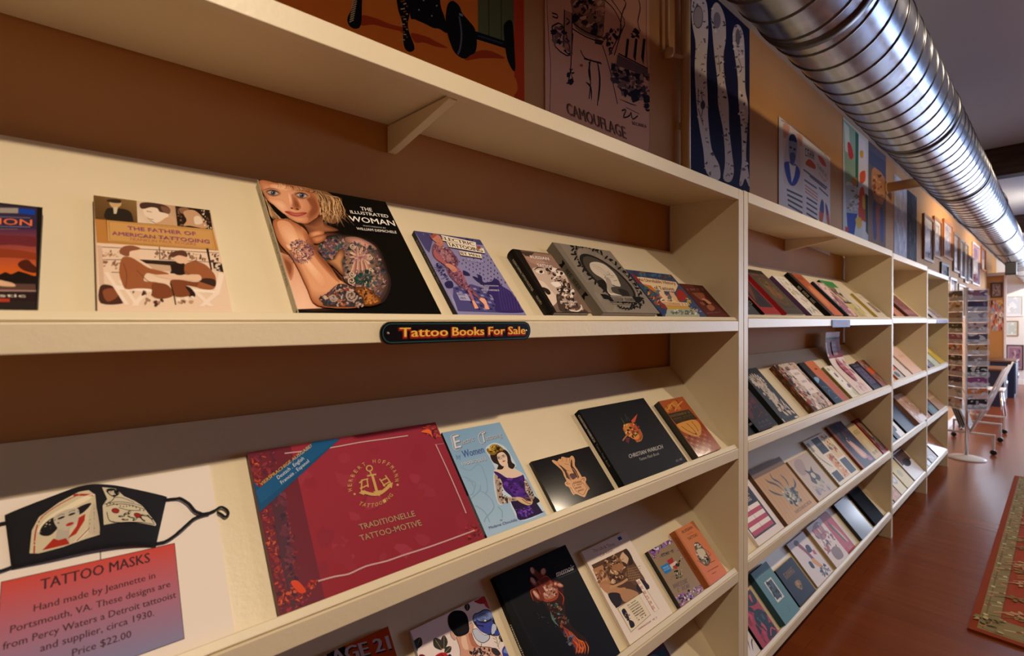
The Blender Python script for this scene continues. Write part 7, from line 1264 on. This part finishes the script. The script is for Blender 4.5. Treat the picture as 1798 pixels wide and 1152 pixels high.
for lb, y0, y1, z0, z1, fc, c0, cs in (('white framed print on the far back wall, upper one', .14, -.16, 1.55, 2.06, '#f0eeea', '#d8dfe6', ('#c8d4de', '#e8ecf0')), ('wood framed small print on the far back wall, middle one', .12, -.09, 1.10, 1.45, '#a88a68', '#d0dcE0', ('#b8c8c4', '#e0e8e8')), ('dark framed mauve picture on the far back wall, lowest one', .11, -.17, .33, .90, '#3a2c34', '#a88c9c', ('#8a6c84', '#b89aa8', '#6a5064'))):
    framed(lb, (X1 - .001, y0, z0), RB, y0 - y1, z1 - z0, fc, c0, list(cs), int(z0 * 100), .02, 'framed pictures on the back wall')
# ---------------------------------------------------------------- pipes on the wall
M_TANPIPE = mat('tan_painted_pipe', '#c8a474', .5, var=.03)
cp = thing('conduit_pipe', 'tan painted vertical pipe between the camouflage poster and the blue arms poster', 'pipe', (.095, WY - .026, 1.93))
MB().tube([(0, 0, 0), (0, 0, .965)], .019, 16).build('main_pipe', M_TANPIPE, cp); MB().tube([(-.125, .006, .57), (-.125, .006, .965)], .008, 10).build('thin_rod', M_TANPIPE, cp)
MB().tube([(-.125, .006, .556), (-.06, 0, .566), (-.02, 0, .575)], .007, 10).build('valve_arm', M_TANPIPE, cp); MB().lathe([(.004, -.02), (.016, -.014), (.02, 0), (.016, .014), (.004, .02)], (-.125, .0, .556), 14).build('valve_knob', M_TANPIPE, cp)
MB().box(-.03, .03, .01, .025, .30, .32).build('pipe_clip', M_TANPIPE, cp)
bp = thing('branch_pipe', 'tan horizontal pipe running from the wall to the steel duct', 'pipe', (3.55, WY - .002, 2.62))
MB().tube([(0, 0, 0), (0, -.432, -.0)], .04, 18).build('pipe_tube', M_TANPIPE, bp); MB().tube([(0, -.001, 0), (0, -.012, 0)], .055, 18).build('wall_flange', M_TANPIPE, bp)
# ---------------------------------------------------------------- the spiral duct
DY, DZ, DR = -.277, 2.42, .162
du = thing('duct', 'long galvanised spiral steel duct under the ceiling', 'duct', (0, DY, DZ))
mb = MB(); n = 64; xs = [X0 + .002 + i * (X1 - X0 - .004) / 60 for i in range(61)]
mb.add([(x, DR * math.cos(2 * PI * k / n), DR * math.sin(2 * PI * k / n)) for x in xs for k in range(n)], [(i * n + k, (i + 1) * n + k, (i + 1) * n + (k + 1) % n, i * n + (k + 1) % n) for i in range(60) for k in range(n)], True)
mb.build('duct_body', M_DUCT, du)
pit = .128; vs_ = []; fs_ = []; st = 40; tot = int((9.5 - X0) / pit * st); prof = ((-.0065, .0), (-.0025, .0034), (.0025, .0034), (.0065, .0))
for i in range(tot + 1):
    g = 2 * PI * i / st; x = X0 + .02 + pit * i / st
    for dx, dr in prof: vs_.append((x + dx, (DR + dr) * math.cos(g), (DR + dr) * math.sin(g)))
for i in range(tot):
    for q in range(3): a = i * 4 + q; fs_.append((a, a + 1, a + 5, a + 4))
MB().add(vs_, fs_, True).build('spiral_seam', M_SEAM, du)
for k in range(-3, 10):
    x = -.13 + 1.40 * k
    if X0 + .1 < x < X1 - .1: MB().lathe([(DR + .0005, -.02), (DR + .006, -.014), (DR + .006, .014), (DR + .0005, .02)], (0, 0, 0), 48).build('joint_band', M_SEAM, du).matrix_local = Matrix.Translation((x, 0, 0)) @ Matrix.Rotation(PI / 2, 4, 'Y')
M_STRAP = mat('black_strap', '#101012', .6)
for x in (3.99, 7.86, 11.76):
    mb = MB(); N = 40; R1 = DR + .008
    mb.add([(x + dx, r_ * math.cos(2 * PI * k / N), r_ * math.sin(2 * PI * k / N)) for dx in (-.012, .012) for r_ in (R1, R1 + .003) for k in range(N)], [(a * N + k, a * N + (k + 1) % N, b2 * N + (k + 1) % N, b2 * N + k) for a, b2 in ((0, 1), (1, 3), (3, 2), (2, 0)) for k in range(N)])
    mb.box(x - .012, x + .012, -.003, .003, R1, 2.66 - DZ); mb.build('hanger_strap', M_STRAP, du)
sp = thing('speaker', 'small black box speaker hanging under the duct at the far end', 'speaker', (7.0, -.315, 2.03))
MB().box(0, .13, -.05, .05, 0, .16).build('cabinet', M_BLACKP, sp, .006); MB().box(-.003, 0, -.043, .043, .012, .148).build('grille', mat('speaker_grille', '#1c1c20', .8), sp); MB().tube([(.065, 0, .16), (.065, .03, .224)], .006, 8).build('hanger', M_BLACKP, sp)
# ---------------------------------------------------------------- rug
Art.dy = 1
RWD, RLN = 1.50, 3.38
rug = thing('rug', 'rust red floral rug with an olive border on the plank floor', 'rug', (1.37, -.46, .0005), (0, 0, -PI / 2))
A = Art(RWD, RLN, .012, ((0, RLN), (RWD, RLN), (RWD, 0), (0, 0)), .000002)
A.rect(0, 0, RWD, RLN, '#93401f'); A.rect(.03, .035, RWD - .03, RLN - .035, '#94825a'); A.rect(.10, .2, RWD - .10, RLN - .2, '#a4462a')
A.line([(.10, .2), (RWD - .10, .2), (RWD - .10, RLN - .2), (.10, RLN - .2)], .006, '#8a4a30', sm=False, closed=True); A.line([(.048, .048), (RWD - .048, .048), (RWD - .048, RLN - .048), (.048, RLN - .048)], .006, '#7a6c48', sm=False, closed=True)
gold = ['#c8b47c', '#8a8050', '#b89a64', '#7a6038']
for (x0, y0, x1, y1) in ((.033, .05, .097, RLN - .05), (.05, .06, RWD - .05, .19)):
    n_ = int(max(x1 - x0, y1 - y0) / .062)
    for k in range(n_):
        t = (k + .5) / n_; cx = (x0 + x1) / 2 if x1 - x0 < .3 else x0 + (x1 - x0) * t; cy = y0 + (y1 - y0) * t if x1 - x0 < .3 else (y0 + y1) / 2
        s_ = .018 * (1 if k % 2 else -1); A.line([(cx - .03, cy - .02), (cx + s_, cy), (cx + .03, cy + .022)], .008, ['#8a7a48', '#c8b888', '#6a6440'][k % 3]); A.ell(cx + s_, cy, .013, .010, ['#c88a5c', '#8a5c40', '#d0c090'][k % 3], k, 10)
R = random.Random(8)
for k in range(560):
    cx, cy = R.uniform(.13, RWD - .13), R.uniform(.25, RLN - .25); r_ = R.uniform(.02, .05); c = R.choice(['#b8a060', '#98905c', '#c89a70', '#8a7440'])
    A.line([(cx - r_ * 2, cy - r_), (cx, cy + r_ * .5), (cx + r_, cy - r_ * .4), (cx + r_ * 2.4, cy + r_)], .006, c)
    for q in range(5): g = 2 * PI * q / 5 + k; A.ell(cx + r_ * .6 * math.cos(g), cy + r_ * .6 * math.sin(g), r_ * .45, r_ * .22, c, g, 9)
    A.ell(cx, cy, r_ * .28, r_ * .28, '#7a3020', 0, 8)
for cx, cy in ((.07, .12), (RWD - .07, .12)): A.splat([(cx - .05, cy - .08), (cx + .05, cy - .08), (cx + .05, cy + .08), (cx - .05, cy + .08)], 14, .02, gold, 240)
m, n, l, b = new_mat('wool_rug'); a_ = n.new('ShaderNodeVertexColor'); a_.layer_name = 'Col'; l.new(a_.outputs[0], b.inputs['Base Color']); b.inputs['Roughness'].default_value = .95; b.inputs['Specular IOR Level'].default_value = .1
t2 = n.new('ShaderNodeTexNoise'); t2.inputs['Scale'].default_value = 260; tc = n.new('ShaderNodeTexCoord'); l.new(tc.outputs['Object'], t2.inputs['Vector']); bpn = n.new('ShaderNodeBump'); bpn.inputs['Strength'].default_value = .6; bpn.inputs['Distance'].default_value = .004; l.new(t2.outputs[0], bpn.inputs['Height']); l.new(bpn.outputs[0], b.inputs['Normal'])
A.build('woven_pile', m, rug, (0, RWD, 0, RLN, 0, .012), '#8a3c22')
# ---------------------------------------------------------------- postcard rack
M_ACRYL, n, l, b = new_mat('clear_acrylic'); b.inputs['Base Color'].default_value = (.9, .93, .96, 1); b.inputs['Alpha'].default_value = .22; b.inputs['Roughness'].default_value = .06
RKX, RKY = 5.24, -.085
rk = thing('postcard_rack', 'tall rotating clear postcard rack at the end of the bookcases', 'rack', (RKX, RKY, 0))
MB().lathe([(.155, 0), (.155, .008), (.13, .02), (.05, .032), (.02, .04)], (0, 0, 0), 32).build('base', M_STEELW, rk); MB().tube([(0, 0, .03), (0, 0, 1.80)], .014, 14).build('pole', M_CHROME, rk)
HW = .115
pc = [['#b89a94', '#5a4a54'], ['#c0bcbc', '#8a8688'], ['#34304c', '#6a5a7a'], ['#8a5a6a', '#4a3a5a'], ['#2a2a34', '#a0a0a8'], ['#c87848', '#5a3a30'], ['#8a4a78', '#c0a0b0'], ['#1e2a24', '#b8c0b8'], ['#8a7a78', '#6a5e5c'], ['#b08a60', '#5a4030'], ['#4a4a58', '#c0b8b0']]
for fi, ga in enumerate((PI * .75, PI * 1.25)):       # the two faces turned to the aisle and the shelves
    nx, ny_ = math.cos(ga), math.sin(ga); face_M = Matrix(((-ny_, 0, nx, 0), (nx, 0, ny_, 0), (0, 1, 0, 0), (0, 0, 0, 1)))
    MB().box(-HW, HW, .52, 1.78, HW - .002, HW, face_M).build('back_panel', M_ACRYL, rk)
    for r_ in range(11):
        z0 = .54 + r_ * .112
        MB().box(-HW + .004, HW - .004, z0, z0 + .05, HW + .018, HW + .0205, face_M).box(-HW + .004, HW - .004, z0 - .003, z0, HW + .001, HW + .0205, face_M).build('pocket', M_ACRYL, rk)
        A = Art(.19, .105, .0012); c = pc[(r_ + fi * 4) % 11]; bg(A, c[0]); A.splat(FULL, 14, .22, [c[1], c[0], '#c8c0bc'], 300 + r_ + fi * 20); o = A.build('postcard', M_GLOSS, None, (0, .19, 0, .105, 0, .0012), c[0])
        o.matrix_world = Matrix.Translation((RKX, RKY, 0)) @ face_M @ Matrix.Translation((-.095, z0 + .001, HW + .004)) @ Matrix.Rotation(.06, 4, 'X')
        tag(o, 'postcard in the %s row from the floor on the %s side of the clear rack' % (['lowest', 'second', 'third', 'fourth', 'fifth', 'sixth', 'seventh', 'eighth', 'ninth', 'tenth', 'topmost'][r_], ['wall', 'aisle'][fi]), 'postcard', 'postcards in the clear rack')
MB().box(-.10, .10, -.10, .10, 1.78, 1.784, Matrix.Rotation(PI / 4, 4, 'Z')).build('top_plate', M_ACRYL, rk)
# ---------------------------------------------------------------- print bin on wheels
bn = thing('print_bin', 'wheeled pale steel print bin with slanting clear sides behind the postcard rack', 'print bin', (5.62, 0, 0))
for x in (0, .85, 1.5):
    MB().box(x - .012, x + .012, -.275, .16, .20, .222).build('cross_bar', M_STEELW, bn, .003)
    for y in (-.262, .15):
        lg = MB().box(x - .011, x + .011, y - .011, y + .011, .06, .20).build('leg', M_STEELW, bn, .002)
        MB().lathe([(.012, -.012), (.028, -.010), (.028, .010), (.012, .012)], (0, 0, 0), 18).build('caster', M_BLACKP, lg).matrix_local = Matrix.Translation((x, y, .0285)) @ Matrix.Rotation(PI / 2, 4, 'Y')
        MB().tube([(x, y, .03), (x, y, .065)], .008, 8).build('caster_stem', M_CHROME, lg)
    MB().tube([(x, -.08, .223), (x, -.335, .93)], .009, 8).build('slanting_post', M_STEELW, bn)
    MB().tube([(x, -.08, .223), (x, .14, .80)], .009, 8).build('slanting_post', M_STEELW, bn)
T4 = Matrix.Translation((0, -.073, .226)) @ Matrix.Rotation(math.radians(109.8), 4, 'X'); MB().box(.0, 1.5, .01, .745, .010, .014, T4).build('clear_side', M_ACRYL, bn)
for i in range(4):
    h_ = (.42, .5, .36, .55)[i]; o = MB().box(0, .5, 0, h_, 0, .003, Matrix.Rotation(math.radians(72), 4, 'X')).build('mounted_print', mat('mounted_print', ('#2a2c34', '#d8dce4', '#b8bcc8', '#e8e8ec')[i], .25), None)
    o.location = (5.66 + i * .02, -.052 + i * .022, .225); tag(o, ['dark mounted print at the front of the wheeled bin', 'white mounted print, second in the wheeled bin', 'grey mounted print, third in the wheeled bin', 'tall pale mounted print at the back of the wheeled bin'][i], 'print', 'prints in the wheeled bin')
# ---------------------------------------------------------------- far end
ch = thing('chair', 'white chair far down the room behind the postcard rack', 'chair', (8.3, .0, 0)); M_WCH = mat('white_chair_plastic', '#e8e8ec', .35)
MB().box(-.2, .2, -.2, .2, .44, .46).build('seat', M_WCH, ch, .008); MB().tube([(-.02, .19, .47), (0, .2, .6), (.03, .2, .9)], .02, 8).build('back_post', M_WCH, ch)
mb = MB(); mb.prism([(-.2, .62), (.16, .62), (.19, .8), (.12, .95), (-.12, .95), (-.19, .8)], 1, .17, .19); mb.build('backrest', M_WCH, ch, .006)
for sx in (-1, 1):
    for sy in (-1, 1): MB().tube([(sx * .16, sy * .16, .44), (sx * .2, sy * .2, 0)], .012, 8).build('leg', M_CHROME, ch)
M_NAVY = mat('navy_cabinet_paint', '#1a2440', .4); M_BRTOP = mat('brown_cabinet_top', '#6a4630', .35)
for x, y0, h_, lb in ((9.8, -.10, .64, 'low navy cabinet with a brown top, nearer of the two'), (11.3, -.17, .70, 'taller navy cabinet with a brown top, farther of the two')):
    cb = thing('cabinet', lb, 'cabinet', (x, 0, 0), group='navy cabinets by the far wall')
    MB().box(0, .75, y0 + .012, .25, .0, h_ - .03).build('body', M_NAVY, cb, .003); MB().box(-.02, .77, y0 - .01, .255, h_ - .03, h_).build('top', M_BRTOP, cb, .003)
    for k in (0, 1):
        d_ = MB().box(.02 + k * .36, .37 + k * .36, y0 - .004, y0 + .011, .08, h_ - .05).build('door', M_NAVY, cb, .002); MB().tube([(.32 + k * .1, y0 - .02, h_ * .5), (.32 + k * .1, y0 - .02, h_ * .5 + .1)], .005, 8).build('handle', M_CHROME, d_)
struct(MB().box(12.1, 12.3, .005, WY, 0, 2.36).build('wall_partition', M_WALL)); struct(MB().box(12.08, 12.32, -.012, WY, 2.36, 2.42).build('trim_2', M_TRIM))
struct(MB().box(12.085, 12.1, -.004, .03, 0, 2.36).build('trim_3', M_TRIM))
framed('small dark framed picture near the top of the far partition', (12.099, .22, 1.92), RB, .17, .30, '#3a2018', '#8a7060', ['#a88a78', '#5a4038'], 260, .02, 'pictures on the far partition')
def a_part(A): bg(A, '#c8a490'); A.splat(FULL, 60, .13, ['#2c2c30', '#d8b838', '#c86a58', '#e8dcd4', '#8aa0b8', '#a85a4a'], 261)
sheet('poster', 'bright yellow, black and red poster on the far partition', 'poster', .19, .62, (12.099, .225, 1.25), RB, a_part, '#c8a490')
